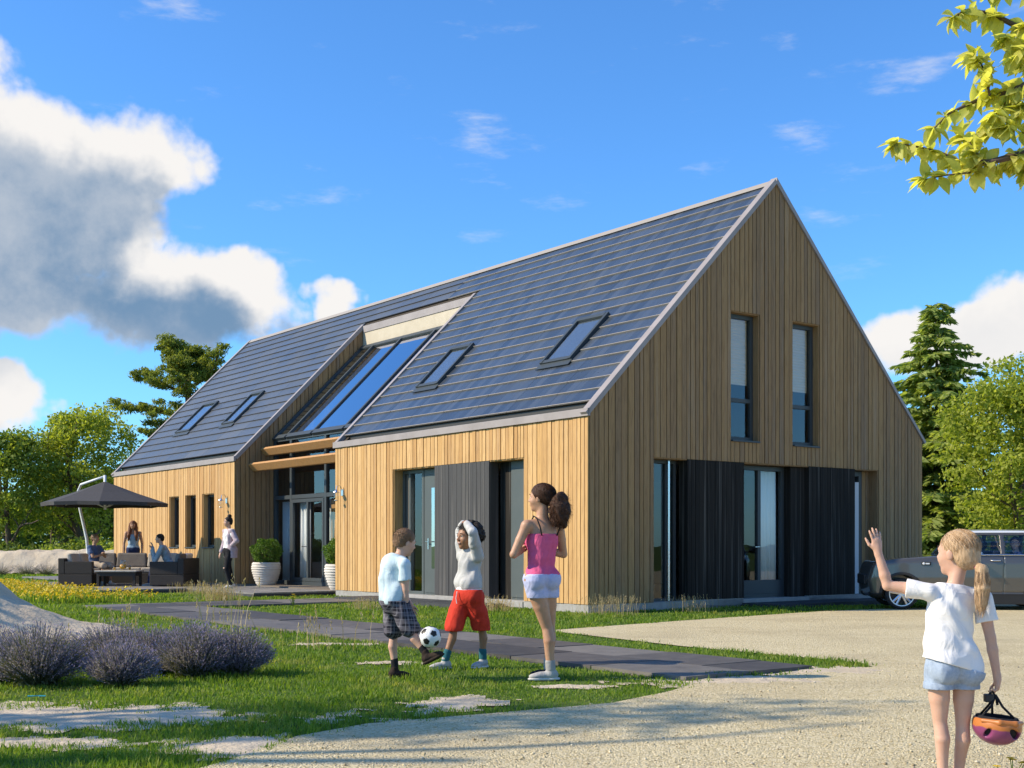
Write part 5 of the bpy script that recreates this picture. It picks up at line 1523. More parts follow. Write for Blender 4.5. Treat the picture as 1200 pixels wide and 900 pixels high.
MT['hair_dark'] = hairmat('dark_brown_hair', (.020, .008, .004), (.075, .030, .014)); MT['hair_black'] = hairmat('black_hair', (.010, .008, .007), (.03, .022, .018), (40, 40, 40))
MT['hair_blond'] = hairmat('blond_hair', (.36, .22, .115), (.62, .44, .27)); MT['hair_short'] = hairmat('short_brown_hair', (.15, .085, .045), (.26, .155, .085), (50, 50, 50)); MT['hair_auburn'] = hairmat('auburn_hair', (.10, .035, .014), (.22, .085, .035))
MT['sole'] = mat('shoe_sole', (.55, .53, .5), .7)
MT['c_blue'] = cloth('pale_blue_cotton', (.50, .62, .66), (.62, .73, .76)); MT['c_grey'] = cloth('light_grey_knit', (.44, .43, .41), (.53, .52, .50), 60); MT['c_red'] = cloth('red_cotton', (.50, .035, .02), (.62, .055, .03))
MT['c_pink'] = cloth('pink_jersey', (.60, .09, .20), (.70, .13, .27)); MT['c_lil'] = cloth('pale_denim', (.41, .43, .63), (.51, .53, .73), 70); MT['c_white'] = cloth('white_jersey', (.74, .72, .71), (.80, .78, .77), 12); MT['c_denim'] = cloth('washed_denim', (.25, .31, .41), (.38, .45, .55), 80)
MT['c_black'] = cloth('black_cloth', (.012, .012, .014), (.028, .027, .03)); MT['c_navy'] = cloth('navy_cloth', (.02, .03, .08), (.04, .055, .13)); MT['c_mauve'] = cloth('mauve_knit', (.42, .33, .36), (.52, .42, .45)); MT['c_top'] = cloth('blue_grey_top', (.30, .42, .52), (.40, .52, .62)); MT['c_shirt'] = cloth('steel_blue_shirt', (.06, .10, .20), (.11, .16, .29)); MT['c_gr2'] = cloth('grey_sweater', (.26, .31, .34), (.35, .40, .43)); MT['c_orange'] = cloth('rust_cardigan', (.42, .13, .03), (.52, .19, .05)); MT['c_khaki'] = cloth('beige_shorts', (.38, .31, .24), (.46, .39, .31)); MT['c_teal'] = cloth('teal_socks', (.02, .10, .12), (.04, .15, .17)); MT['c_sock'] = cloth('grey_socks', (.28, .27, .26), (.40, .39, .37)); MT['shoe_grey'] = cloth('grey_trainers', (.30, .29, .28), (.50, .48, .46), 25); MT['shoe_dark'] = cloth('dark_brown_shoes', (.022, .014, .010), (.05, .035, .028)); MT['shoe_white'] = cloth('white_trainers', (.70, .69, .68), (.78, .77, .76))
def b_plaid(t, b):
    s = t.new('ShaderNodeSeparateXYZ'); t.put(s.inputs[0], obco(t)); x, y, z = (E(t, s.outputs[i]) for i in range(3))
    def stripe(q, f, w): return t.sstep(w, w - .05, t.math('ABSOLUTE', t.math('FRACT', q * f) - .5))
    u = x + y * .8
    a = stripe(u, 17, .22); c = stripe(z + x * .15, 17, .22); e = stripe(u + .013, 34, .10); h_ = stripe(z + .011, 34, .10)
    col = t.mix(a * .7, (.022, .022, .03), (.11, .10, .12)); col = t.mix(c * .6, col, (.13, .12, .14)); col = t.mix((e + h_) * .35, col, (.35, .33, .36))
    t.put(b.inputs['Base Color'], col)
MT['c_plaid'] = mat('plaid_cotton', rough=.9, spec=.1, build=b_plaid)
zax = vec(0, 0, 1)
def ribbons(paths, w, m, parent, g, name='hair_strands'):
    P = np.asarray(paths); n, k, _ = P.shape                        # n strands of k points
    T_ = np.gradient(P, axis=1); T_ /= np.linalg.norm(T_, axis=2, keepdims=True) + 1e-9
    sd_ = np.cross(T_, unit(n, g)[:, None, :]); sd_ /= np.linalg.norm(sd_, axis=2, keepdims=True) + 1e-9
    ww = (w * np.linspace(1, .35, k))[None, :, None]
    V = np.stack([P - sd_ * ww, P + sd_ * ww], 2).reshape(-1, 3)
    i = (np.arange(n)[:, None] * k + np.arange(k - 1)[None]) .reshape(-1, 1) * 2
    o = np_mesh(name, V, i + [0, 1, 3, 2], m, parent); o['kind'] = 'stuff'; return o
def comb(c, Rm, rad, tie, n, g, k=9, front=.35, lift=.05):
    """strands combed over the skull from the hairline to the tie"""
    out = []; r = np.asarray(rad); tq = (Rm.T @ (tie - c)) / r; td = nrm(tq)
    while len(out) < n:
        d = nrm(g.normal(0, 1, 3))
        if d[1] > front and d[2] < .45 or d[2] < -.55 or (d[1] > .15 and d[2] < -.05): continue
        e = g.uniform(.55, 1.0); w = math.acos(np.clip(np.dot(d, td), -1, 1)); q = []
        jit = g.normal(0, .02, 3); l_ = 1 + g.uniform(-.01, lift)
        for s_ in np.linspace(0, e, k):
            v = (math.sin((1 - s_) * w) * d + math.sin(s_ * w) * td) / max(math.sin(w), 1e-3) if w > .02 else d
            q.append(c + Rm @ ((nrm(v) + jit * math.sin(s_ * 3.1)) * r * l_))
        out.append(q)
    return out
def fuzz(c, Rm, rad, n, ln, g, k=3, front=.3, curl=.0):
    out = []; r = np.asarray(rad)
    while len(out) < n:
        d = nrm(g.normal(0, 1, 3))
        if d[1] > front and d[2] < .5 or d[2] < -.6 or (d[1] > .1 and d[2] < -.1): continue
        p = c + Rm @ (d * r * .99); v = nrm(Rm @ d + g.normal(0, .45, 3) + vec(0, 0, -.35)); q = [p]
        for j in range(k - 1):
            v = nrm(v + g.normal(0, .2 + curl, 3) + vec(0, 0, -.15)); q.append(q[-1] + v * ln / (k - 1) * g.uniform(.6, 1.2))
        out.append(q)
    return out
def person(label, loc, group=None, rz=0): return thing('person', label, 'person', loc, rz, group)

# ---- boy in a pale blue shirt kicking the ball (units: metres, origin under the standing foot; x right, y away from the camera)
def boy_blue():
    t = person('boy with cropped hair in pale blue shirt and plaid shorts kicking the football', (-.95, 10.25, GZ))
    f = nrm([.93, .36, 0])
    B = Solid()
    hips, chest, neck = vec(-.02, 0, .66), vec(-.05, .02, .90), vec(.015, .03, 1.015)
    lat = nrm(np.cross(zax, f))
    shL, shR = vec(-.02, .02, .965) + lat * .125, vec(.02, .01, .95) - lat * .125
    hipL, hipR = hips + lat * .07, hips - lat * .07
    torso(B, hips, chest, neck, shL, shR, hipL, hipR, .82, f)
    Hd = .215; hc = vec(.055, .05, 1.135); Rm = frame_of(nrm([.82, .50, -.30]), nrm([.25, .1, 1]))
    B.cap(neck - zax * .02, hc + Rm @ vec(0, -.06, -.2) * Hd, .042, .040, .03)
    P = head(B, hc, Rm, Hd)
    kL, aL = hipL + vec(.005, .02, -.31), vec(-.03, .07, .075)        # standing leg
    kR, aR = vec(.125, -.10, .40), vec(.245, -.16, .225)              # kicking leg
    leg(B, hipL, kL, aL, .78, f); leg(B, hipR, kR, aR, .78, f)
    elR, wrR = vec(.075, -.11, .74), vec(.075, -.10, .55)
    arm(B, shR, elR, wrR, .80); hand(B, wrR, vec(.04, -.02, -1), vec(-.9, .4, 0), vec(.4, .9, 0), .125, .35)
    elL, wrL = shL + vec(.06, .06, -.21), shL + vec(.16, .04, -.36)
    arm(B, shL, elL, wrL, .80); hand(B, wrL, vec(.3, 0, -1), vec(.1, -1, 0), vec(.9, 0, .2), .125, .35)
    body = B.mesh('body', .0060, MT['skin_fair'], t)
    face_bits(hc, Rm, Hd, t, body)
    H_ = Solid(); H_.ell(hc + Rm @ vec(0, -.06, .15) * Hd, np.array([.345, .425, .375]) * Hd, Rm, .02); H_.ell(hc + Rm @ vec(0, -.24, -.05) * Hd, np.array([.28, .22, .26]) * Hd, Rm, .03)
    H_.mesh('hair', .006, MT['hair_short'], t, clips=[(hc + Rm @ vec(0, .27, .16) * Hd, Rm @ vec(0, .82, -.57)), (hc + Rm @ vec(0, -.1, -.22) * Hd, Rm @ vec(0, .25, -1))], disp=folds(.003, 90, 3))
    g = np.random.default_rng(61); ribbons([q for q in fuzz(hc + Rm @ vec(0, -.07, .13) * Hd, Rm, np.array([.345, .43, .38]) * Hd, 1500, .016, g)], .0012, MT['hair_short'], t, g)
    T = Solid(); torso(T, hips, chest, neck, shL, shR, hipL, hipR, .82, f, grow=.007)
    T.cap(hips + zax * .06 - lat * .04, hips + zax * .06 + lat * .04, .098, None, .03); T.cap(vec(-.07, 0, .83), vec(-.055, 0, .70), .088, .095, .03)
    for s_, e_ in ((shL, elL), (shR, elR)): T.cap(s_, s_ * .40 + e_ * .60, .046, .051, .014, True)
    T.cap(neck - zax * .035, neck + zax * .008, .062, .055, .02)
    def clipdisp(X, Y, Z): return folds(.006, 24, 5)(X, Y, Z)
    T.mesh('shirt', .006, MT['c_blue'], t, clips=[(vec(-.05, 0, .625), vec(.12, 0, -1)), (neck + vec(0, 0, .012), vec(.35, .1, 1))], disp=clipdisp)
    C = Solid(); C.chain([neck + lat * .05 - f * .03, neck - f * .055 + zax * .012, neck - lat * .05 - f * .03, neck + f * .045 - lat * .03 - zax * .02], [.014, .016, .014, .012], .012); C.mesh('collar', .005, MT['c_blue'], t)
    Sh = Solid(); Sh.ell(hips - zax * .02, np.array([.125, .108, .11]), frame_of(f), .03); torso(Sh, hips, chest, neck, shL, shR, hipL, hipR, .82, f, grow=.006)
    mL = hipL * .18 + kL * .82; mR = hipR * .12 + kR * .88
    Sh.cap(hipL, mL, .083, .080, .03); Sh.cap(hipR, mR, .083, .078, .03)
    o = Sh.mesh('shorts', .006, MT['c_plaid'], t, clips=[(hips - zax * .005, zax)], disp=folds(.006, 26, 8))
    for an, kn, toe in ((aL, kL, vec(.14, .11, .02)), (aR, kR, vec(.41, -.20, .24))):
        S = Solid(); S.cap(an * .72 + kn * .28, an, .031, .031, .01); S.mesh('sock', .006, MT['c_black'], t)
    shoe(aL, (.12, .12, .05), t, MT['shoe_dark'], MT['shoe_dark'], .17, r=.86)
    shoe(aR, (aR[0] + .16, aR[1] - .05, aR[2] + .085), t, MT['shoe_dark'], MT['shoe_dark'], .17, r=.86)
boy_blue()

# ---- football on the boot
def ball():
    bm = bmesh.new(); bmesh.ops.create_icosphere(bm, subdivisions=5, radius=.0885)
    ph = (1 + 5 ** .5) / 2
    ico = [nrm(v) for a in (1, -1) for b_ in (ph, -ph) for v in ((0, a, b_), (a, b_, 0), (b_, 0, a))]
    Rr = np.array(Matrix.Rotation(.5, 3, 'X') @ Matrix.Rotation(.35, 3, 'Y') @ Matrix.Rotation(.2, 3, 'Z'))
    ico = [Rr @ v for v in ico]; ca_ = np.array(ico)
    nb = [[w for w in ico if .4 < np.dot(v, w) < .6] for v in ico]
    for fc in bm.faces:
        c = nrm(fc.calc_center_median()); k = int(np.argmax(ca_ @ c))
        v = ico[k]; e = max(np.dot(c, nrm(w - v * np.dot(w, v))) for w in nb[k])
        fc.material_index = 1 if e < .285 else 0
    for v in bm.verts:
        c = nrm(v.co); k = np.sort(ca_ @ c)[::-1]
        kk = int(np.argmax(ca_ @ c)); e = max(np.dot(c, nrm(w - ico[kk] * np.dot(w, ico[kk]))) for w in nb[kk])
        g_ = abs(e - .285); h2 = abs(k[0] - k[1])
        if g_ < .03 or (h2 < .045 and e > .285): v.co *= .982
    me = bpy.data.meshes.new('football'); bm.to_mesh(me); bm.free()
    me.materials.append(mat('ball_white', (.78, .77, .75), .4)); me.materials.append(mat('ball_black', (.015, .015, .016), .4))
    me.polygons.foreach_set('use_smooth', [True] * len(me.polygons))
    o = link(bpy.data.objects.new('football', me)); o.location = (-.95 + .285, 10.25 - .20, GZ + .362)
    tag(o, 'black and white football balanced on the boot of the boy in plaid shorts', 'ball')
ball()

# ---- boy in red shorts with his hands on his head
def boy_red():
    t = person('curly haired boy in grey sweater and long red shorts with hands on his head', (-.40, 11.2, GZ))
    f = nrm([-.80, -.60, 0]); lat = nrm(np.cross(zax, f))
    hips, chest, neck = vec(.0, 0, .655), vec(.015, .02, .93), vec(.01, .0, 1.055)
    shL, shR = vec(.015, .02, 1.01) + lat * .125, vec(.015, .02, 1.01) - lat * .125
    hipL, hipR = hips + lat * .075, hips - lat * .075
    B = Solid(); torso(B, hips, chest, neck, shL, shR, hipL, hipR, .84, f)
    Hd = .225; hc = vec(-.005, -.02, 1.185); Rm = frame_of(nrm([-.82, -.57, -.02]), nrm([.0, .0, 1]))
    B.cap(neck - zax * .02, hc + Rm @ vec(0, -.05, -.2) * Hd, .043, .042, .03); head(B, hc, Rm, Hd)
    # facing the viewer's left: his right hand side is nearer the left edge
    kR, aR = vec(-.125, -.05, .36), vec(-.20, -.09, .075); kL, aL = vec(.125, .05, .355), vec(.135, .06, .075)
    leg(B, hipR, kR, aR, .80, f); leg(B, hipL, kL, aL, .80, f)
    top = hc + zax * .10
    elA, wrA = hc + vec(-.07, .19, .055), hc + vec(-.035, .06, .125)          # far arm
    elB, wrB = hc + vec(.055, -.20, .04), hc + vec(-.01, -.07, .130)         # near arm, elbow towards the viewer
    sA, sB = (shR, shL) if shR[1] > shL[1] else (shL, shR)
    arm(B, sA, elA, wrA, .84); arm(B, sB, elB, wrB, .84)
    hand(B, wrA, nrm(top + vec(.05, -.06, .02) - wrA), vec(0, 0, -1), vec(-1, 0, 0), .13, .35); hand(B, wrB, nrm(top + vec(.06, .06, .03) - wrB), vec(0, 0, -1), vec(-1, 0, 0), .13, .35)
    body = B.mesh('body', .006, MT['skin_brown'], t); face_bits(hc, Rm, Hd, t, body, smile=True)
    H_ = Solid(); g = np.random.default_rng(4)
    for d in unit(110, g):
        q = Rm.T @ d
        if q[1] > .35 and q[2] < .62: continue
        if q[2] < -.55: continue
        rad = .445 * Hd * (1.0 + (.22 if q[1] < 0 else 0)); H_.ell(hc + Rm @ vec(0, -.10, .10) * Hd + d * rad * [1, 1, .92], np.array([.10, .10, .10]) * Hd * g.uniform(.8, 1.3), None, .012)
    H_.ell(hc + Rm @ vec(0, -.10, .14) * Hd, np.array([.38, .45, .38]) * Hd, Rm, .02)
    H_.mesh('hair', .0055, MT['hair_black'], t, clips=[(hc + Rm @ vec(0, .26, .17) * Hd, Rm @ vec(0, .88, -.47))], disp=folds(.006, 110, 3))
    g = np.random.default_rng(62); ribbons(fuzz(hc + Rm @ vec(0, -.12, .10) * Hd, Rm, np.array([.50, .54, .48]) * Hd, 900, .04, g, 5, curl=.5), .0016, MT['hair_black'], t, g)
    T = Solid(); torso(T, hips, chest, neck, shL, shR, hipL, hipR, .84, f, grow=.008)
    for s_, e_, w_ in ((sA, elA, wrA), (sB, elB, wrB)): T.chain([s_, s_ * .5 + e_ * .5, e_, w_ * .85 + e_ * .15], [.050, .047, .042, .031], .015)
    T.cap(neck - zax * .03, neck + zax * .012, .066, .058, .02)
    T.cap(hips + zax * .11 - lat * .04, hips + zax * .11 + lat * .04, .100, None, .03)
    T.mesh('sweater', .006, MT['c_grey'], t, clips=[(vec(0, 0, .715), vec(.05, 0, -1))], disp=folds(.007, 26, 15))
    U = Solid(); torso(U, hips, chest, neck, shL, shR, hipL, hipR, .84, f, grow=.004); U.ell(hips + zax * .065, np.array([.120, .10, .085]), frame_of(f), .03); U.mesh('undershirt', .006, MT['c_white'], t, clips=[(hips + zax * .03, -zax), (hips + zax * .12, zax)])
    Sh = Solid(); Sh.ell(hips - zax * .0, np.array([.128, .108, .10]), frame_of(f), .03); torso(Sh, hips, chest, neck, shL, shR, hipL, hipR, .84, f, grow=.006)
    mL = hipL * .02 + kL * .98; mR = hipR * .02 + kR * .98
    Sh.chain([hipL, hipL * .5 + mL * .5, mL], [.078, .082, .082], .03); Sh.chain([hipR, hipR * .5 + mR * .5, mR], [.078, .082, .082], .03)
    Sh.mesh('shorts', .006, MT['c_red'], t, clips=[(hips + zax * .055, zax), (vec(0, 0, .335), -zax)], disp=folds(.008, 22, 19))
    mb = MB(); mb.tube([tuple(hips + f * .125 + zax * .04 + lat * .01), tuple(hips + f * .14 - zax * .02 + lat * .012), tuple(hips + f * .135 - zax * .07 + lat * .02)], .004, 5); mb.build('drawstring', MT['c_white'], t)
    for an, kn in ((aL, kL), (aR, kR)):
        S = Solid(); S.cap(an * .74 + kn * .26, an, .036, .035, .01); S.mesh('sock', .006, MT['c_teal'], t)
    shoe(aR, (aR[0] - .16, aR[1] - .07, .075), t, MT['shoe_grey'], None, .185, r=.90); shoe(aL, (aL[0] - .10, aL[1] - .13, .075), t, MT['shoe_grey'], None, .185, r=.90)
boy_red()

# ---- woman in a pink top, arms crossed
def woman():
    t = person('woman with bushy dark ponytail in pink strap top and pale shorts with folded arms', (.245, 10.2, GZ))
    f = nrm([-.55, .835, 0]); lat = nrm(np.cross(zax, f))                       # lat: her left, towards image left
    hips, chest, neck = vec(-.01, 0, .83), vec(.01, .01, 1.14), vec(.005, .02, 1.335)
    shL, shR = vec(.0, .02, 1.27) + lat * .150, vec(.02, .01, 1.275) - lat * .150
    hipL, hipR = hips + lat * .075, hips - lat * .075
    B = Solid(); torso(B, hips, chest, neck, shL, shR, hipL, hipR, .94, f, female=True)
    Hd = .225; hc = vec(-.005, .03, 1.50); Rm = frame_of(nrm([-.93, .36, -.02]), nrm([.02, 0, 1]))
    B.cap(neck - zax * .04, hc + Rm @ vec(0, -.08, -.2) * Hd, .052, .047, .03); head(B, hc, Rm, Hd)
    for s in (-1, 1): B.ell(chest + f * .085 + lat * .065 * s + zax * .0, [.06, .06, .06], None, .04)
    kL, aL = vec(.045, .02, .43), vec(.075, .015, .085); kR, aR = vec(.07, .11, .44), vec(.06, .13, .085)
    leg(B, hipL, kL, aL, 1.02, f); leg(B, hipR, kR, aR, 1.0, f)
    elL, wrL = shL + lat * .10 + f * .04 - zax * .235, chest + f * .185 - lat * .03 + zax * .0
    elR, wrR = shR - lat * .09 + f * .06 - zax * .24, chest + f * .165 + lat * .04 - zax * .035
    arm(B, shL, elL, wrL, .96); arm(B, shR, elR, wrR, .96)
    hand(B, wrL, nrm(shR * .4 + elR * .6 - wrL), -f, zax, .165, .4); hand(B, wrR, nrm(elL * .8 + shL * .2 - wrR), -f, zax, .165, .4)
    body = B.mesh('body', .0065, MT['skin_tan'], t); face_bits(hc, Rm, Hd, t, body)
    H_ = Solid(); H_.ell(hc + Rm @ vec(0, -.09, .15) * Hd, np.array([.385, .47, .40]) * Hd, Rm, .02); H_.ell(hc + Rm @ vec(0, -.30, -.02) * Hd, np.array([.27, .22, .25]) * Hd, Rm, .03)
    tie = hc + Rm @ vec(0, -.52, -.10) * Hd
    H_.cap(hc + Rm @ vec(0, -.35, 0) * Hd, tie, .05, .03, .02)
    H_.mesh('hair', .0065, MT['hair_dark'], t, clips=[(hc + Rm @ vec(0, .25, .18) * Hd, Rm @ vec(0, .80, -.60)), (hc + Rm @ vec(0, -.1, -.3) * Hd, Rm @ vec(0, .5, -1))], disp=folds(.004, 70, 3, (1, 1, .3)))
    Pn = Solid(); g = np.random.default_rng(8)
    ctr = tie + vec(.045, -.03, -.075)
    Pn.ell(ctr, [.072, .07, .122], None, .03); Pn.ell(tie + vec(.015, -.01, 0), [.05, .05, .05], None, .03); Pn.cap(ctr + vec(.02, 0, -.04), ctr + vec(.035, .0, -.135), .06, .018, .03)
    for d in unit(60, g): Pn.ell(ctr + d * [.064, .062, .112] * g.uniform(.8, 1.15), np.array([.021, .021, .036]) * g.uniform(.7, 1.3), None, .012)
    Pn.mesh('ponytail', .0065, MT['hair_dark'], t, disp=folds(.007, 75, 9, (1, 1, .35)))
    ribbons(comb(hc + Rm @ vec(0, -.09, .15) * Hd, Rm, np.array([.385, .47, .40]) * Hd, tie, 420, g), .0016, MT['hair_dark'], t, g)
    q = []
    for d in unit(700, g):
        p = ctr + d * [.074, .072, .125]; v = nrm(d * .7 + vec(0, 0, -.9) + g.normal(0, .3, 3)); w_ = [p]; ph = g.uniform(0, 6.28)
        for j in range(7): w_.append(w_[-1] + nrm(v + vec(math.sin(ph + j * 1.5), math.cos(ph + j * 1.5), 0) * .7) * .009)
        q.append(w_)
    ribbons(q, .0016, MT['hair_dark'], t, g)
    T = Solid(); torso(T, hips, chest, neck, shL, shR, hipL, hipR, .94, f, grow=.006, female=True)
    for s in (-1, 1): T.ell(chest + f * .088 + lat * .065 * s, [.066, .066, .066], None, .04)
    nb = chest + zax * .065 - f * .05
    T.mesh('top', .0065, MT['c_pink'], t, clips=[(vec(0, 0, .865), -zax), (nb, zax), (chest + lat * .142, nrm(lat + zax * .25)), (chest - lat * .142, nrm(-lat + zax * .25))], disp=folds(.005, 24, 25))
    for s in (-1, 1):
        mb = MB(); q = [chest - f * .095 + lat * .075 * s + zax * .05, chest - f * .105 + lat * .10 * s + zax * .12, (neck * .45 + (shL if s > 0 else shR) * .55) - f * .045 + zax * .035, (neck * .45 + (shL if s > 0 else shR) * .55) + zax * .052, chest + f * .10 + lat * .085 * s + zax * .10, chest + f * .12 + lat * .07 * s + zax * .03]
        mb.tube([tuple(p) for p in q], .0065, 6); mb.build('strap', MT['c_black'], t, smooth=True)
    Sh = Solid(); torso(Sh, hips, chest, neck, shL, shR, hipL, hipR, .94, f, grow=.004, female=True)
    for hh, kk in ((hipL, kL), (hipR, kR)): Sh.ell(hh - f * .05, np.array([.074, .074, .086]), frame_of(f), .02); Sh.cap(hh, hh * .68 + kk * .32, .084, .086, .012)
    Sh.mesh('shorts', .0065, MT['c_lil'], t, clips=[(hips + zax * .046, zax), (vec(0, 0, .675), -zax)], disp=folds(.005, 26, 29))
    for an, kn in ((aL, kL), (aR, kR)):
        S = Solid(); S.cap(an * .84 + kn * .16, an, .042, .041, .01); S.mesh('sock', .007, MT['c_sock'], t)
    shoe(aL, (aL[0] - .19, aL[1] - .02, .085), t, MT['shoe_grey'], None, .22); shoe(aR, (aR[0] - .16, aR[1] + .12, .085), t, MT['c_black'], None, .22)
woman()

# ---- waving girl with the cycle helmet
def girl():
    t = person('blond girl with ponytail in white t-shirt and denim shorts waving with her left arm', (2.0, 5.63, GZ))
    f = nrm([-.30, .95, 0]); lat = nrm(np.cross(zax, f))
    hips, chest, neck = vec(.0, 0, .555), vec(-.005, .01, .78), vec(.015, .01, .925)
    shL, shR = vec(-.105, -.02, .90), vec(.145, .01, .865)
    hipL, hipR = vec(-.055, .0, .545), vec(.068, .015, .54)
    B = Solid(); torso(B, hips, chest, neck, shL, shR, hipL, hipR, .70, f)
    Hd = .205; hc = vec(.038, .02, 1.075); Rm = frame_of(nrm([-.62, .78, -.02]), nrm([.03, 0, 1]))
    B.cap(neck - zax * .03, hc + Rm @ vec(0, -.08, -.2) * Hd, .036, .034, .025); head(B, hc, Rm, Hd)
    kL, aL = vec(-.045, .01, .305), vec(-.035, .0, .06); kR, aR = vec(.062, .02, .295), vec(.05, .04, .06)
    leg(B, hipL, kL, aL, .70, f); leg(B, hipR, kR, aR, .70, f)
    for an, tx in ((aL, -.07), (aR, .02)): B.chain([an, an + vec(tx * .3, .05, -.03), an + vec(tx, .13, -.045)], [.026, .026, .016], .02)
    elL, wrL = vec(-.275, .04, .925), vec(-.318, .05, 1.085)
    arm(B, shL, elL, wrL, .68); hand(B, wrL, vec(-.10, .02, 1), vec(-.25, .95, 0), vec(-1, 0, 0), .115, .12, .14, thumb_out=.9)
    elR, wrR = vec(.178, -.01, .69), vec(.205, -.02, .505)
    arm(B, shR, elR, wrR, .68); hand(B, wrR, vec(.0, .02, -1), vec(-1, .2, 0), vec(-.1, 1, 0), .105, .95, .02)
    body = B.mesh('body', .0042, MT['skin_fair'], t); face_bits(hc, Rm, Hd, t, body)
    H_ = Solid(); H_.ell(hc + Rm @ vec(0, -.07, .15) * Hd, np.array([.355, .44, .375]) * Hd, Rm, .02); H_.ell(hc + Rm @ vec(0, -.24, -.10) * Hd, np.array([.285, .245, .27]) * Hd, Rm, .03)
    tie = hc + Rm @ vec(0, -.42, -.27) * Hd + vec(.012, -.01, 0)
    H_.cap(hc + Rm @ vec(0, -.3, -.12) * Hd, tie, .045, .018, .02)
    H_.mesh('hair', .0042, MT['hair_blond'], t, clips=[(hc + Rm @ vec(0, .24, .20) * Hd, Rm @ vec(0, .80, -.60)), (hc + Rm @ vec(0, -.1, -.33) * Hd, Rm @ vec(0, .5, -1))], disp=folds(.0022, 120, 3, (1, 1, .25)))
    Pn = Solid(); Pn.chain([tie, tie + vec(.008, -.028, -.02), tie + vec(.010, -.030, -.10), tie + vec(.012, -.018, -.17), tie + vec(.006, -.01, -.205)], [.017, .027, .032, .022, .005], .015)
    g = np.random.default_rng(3)
    for i in range(12):
        a = g.uniform(0, 6.28); r_ = .02; o_ = vec(math.cos(a) * r_, math.sin(a) * r_, 0)
        Pn.chain([tie + vec(.008, -.028, -.02) + o_ * .8, tie + vec(.010, -.030, -.10) + o_ * 1.2, tie + vec(.010, -.016, -.18 - .03 * g.random()) + o_ * .5], [.008, .009, .003], .006)
    Pn.mesh('ponytail', .004, MT['hair_blond'], t)
    ribbons(comb(hc + Rm @ vec(0, -.07, .15) * Hd, Rm, np.array([.358, .443, .378]) * Hd, tie, 900, g, 11, lift=.035), .0011, MT['hair_blond'], t, g)
    q = []
    for i in range(320):
        a = g.uniform(0, 6.28); o_ = vec(math.cos(a), math.sin(a), 0); e = g.uniform(.6, 1.12)
        q.append([tie + o_ * .014, tie + vec(.008, -.028, -.025) + o_ * .028, tie + vec(.010, -.030, -.10 * e) + o_ * .034, tie + vec(.011, -.020, -.16 * e) + o_ * .026 + g.normal(0, .003, 3), tie + vec(.007, -.012, -.215 * e) + o_ * .012 + g.normal(0, .006, 3)])
    ribbons(q, .0011, MT['hair_blond'], t, g)
    mb = MB(); mb.tube([tuple(tie + vec(.016 * math.cos(a), .010 * math.sin(a) - .004, .014 * math.sin(a))) for a in np.linspace(0, 6.28, 13)], .005, 6); mb.build('hair_tie', MT['c_pink'], t, smooth=True)
    T = Solid(); torso(T, hips, chest, neck, shL, shR, hipL, hipR, .72, f, grow=.007)
    T.cap(vec(-.040, .0, .66), vec(.040, .0, .62), .082, .084, .02)
    T.cap(hips + lat * .045 + zax * .01, hips - lat * .045 + zax * .01, .094, None, .02)
    T.cap(shL, shL * .46 + elL * .54, .040, .043, .012, True); T.cap(shR, shR * .42 + elR * .58, .041, .047, .012, True)
    T.cap(neck - zax * .06, neck + zax * .01, .062, .046, .03)
    fl = folds(.0065, 20, 45, (1, .6, .9))
    def drape(X, Y, Z):                      # pull folds running from the raised shoulder down to the far hip
        s = (X * .62 + Z * .78); return fl(X, Y, Z) * .6 + .006 * np.sin(s * 62 + 2.5 * np.sin(X * 14)) * np.exp(-((X - .06 + (Z - .72) * .7) / .085) ** 2)
    T.mesh('t_shirt', .0042, MT['c_white'], t, clips=[(vec(0, 0, .565), vec(-.28, 0, -1)), (neck + zax * .004, vec(.14, .12, 1))], disp=drape)
    Sh = Solid(); torso(Sh, hips, chest, neck, shL, shR, hipL, hipR, .70, f, grow=.006)
    for hh, kk in ((hipL, kL), (hipR, kR)):
        Sh.ell(hh - f * .045, np.array([.060, .058, .066]), frame_of(f), .016); Sh.cap(hh, hh * .66 + kk * .34, .060, .063, .010)
    Sh.mesh('shorts', .0042, MT['c_denim'], t, clips=[(vec(0, 0, .455), -zax), (vec(0, 0, .572), vec(.28, 0, 1))], disp=folds(.004, 34, 49))
    Cf = Solid()
    for hh, kk in ((hipL, kL), (hipR, kR)): Cf.cap(hh * .68 + kk * .32, hh * .64 + kk * .36, .0665, .067, .004)
    Cf.mesh('shorts_cuff', .0042, MT['c_denim'], t, clips=[(vec(0, 0, .455), -zax), (vec(0, 0, .488), zax)], disp=folds(.003, 40, 51))
    for an, tx in ((aL, -.07), (aR, .02)): shoe(an, (an[0] + tx, an[1] + .14, an[2]), t, MT['shoe_white'], None, .15, h=.005, r=.74)
    return wrR + vec(2.0, 5.63, GZ)
gw_ = girl()
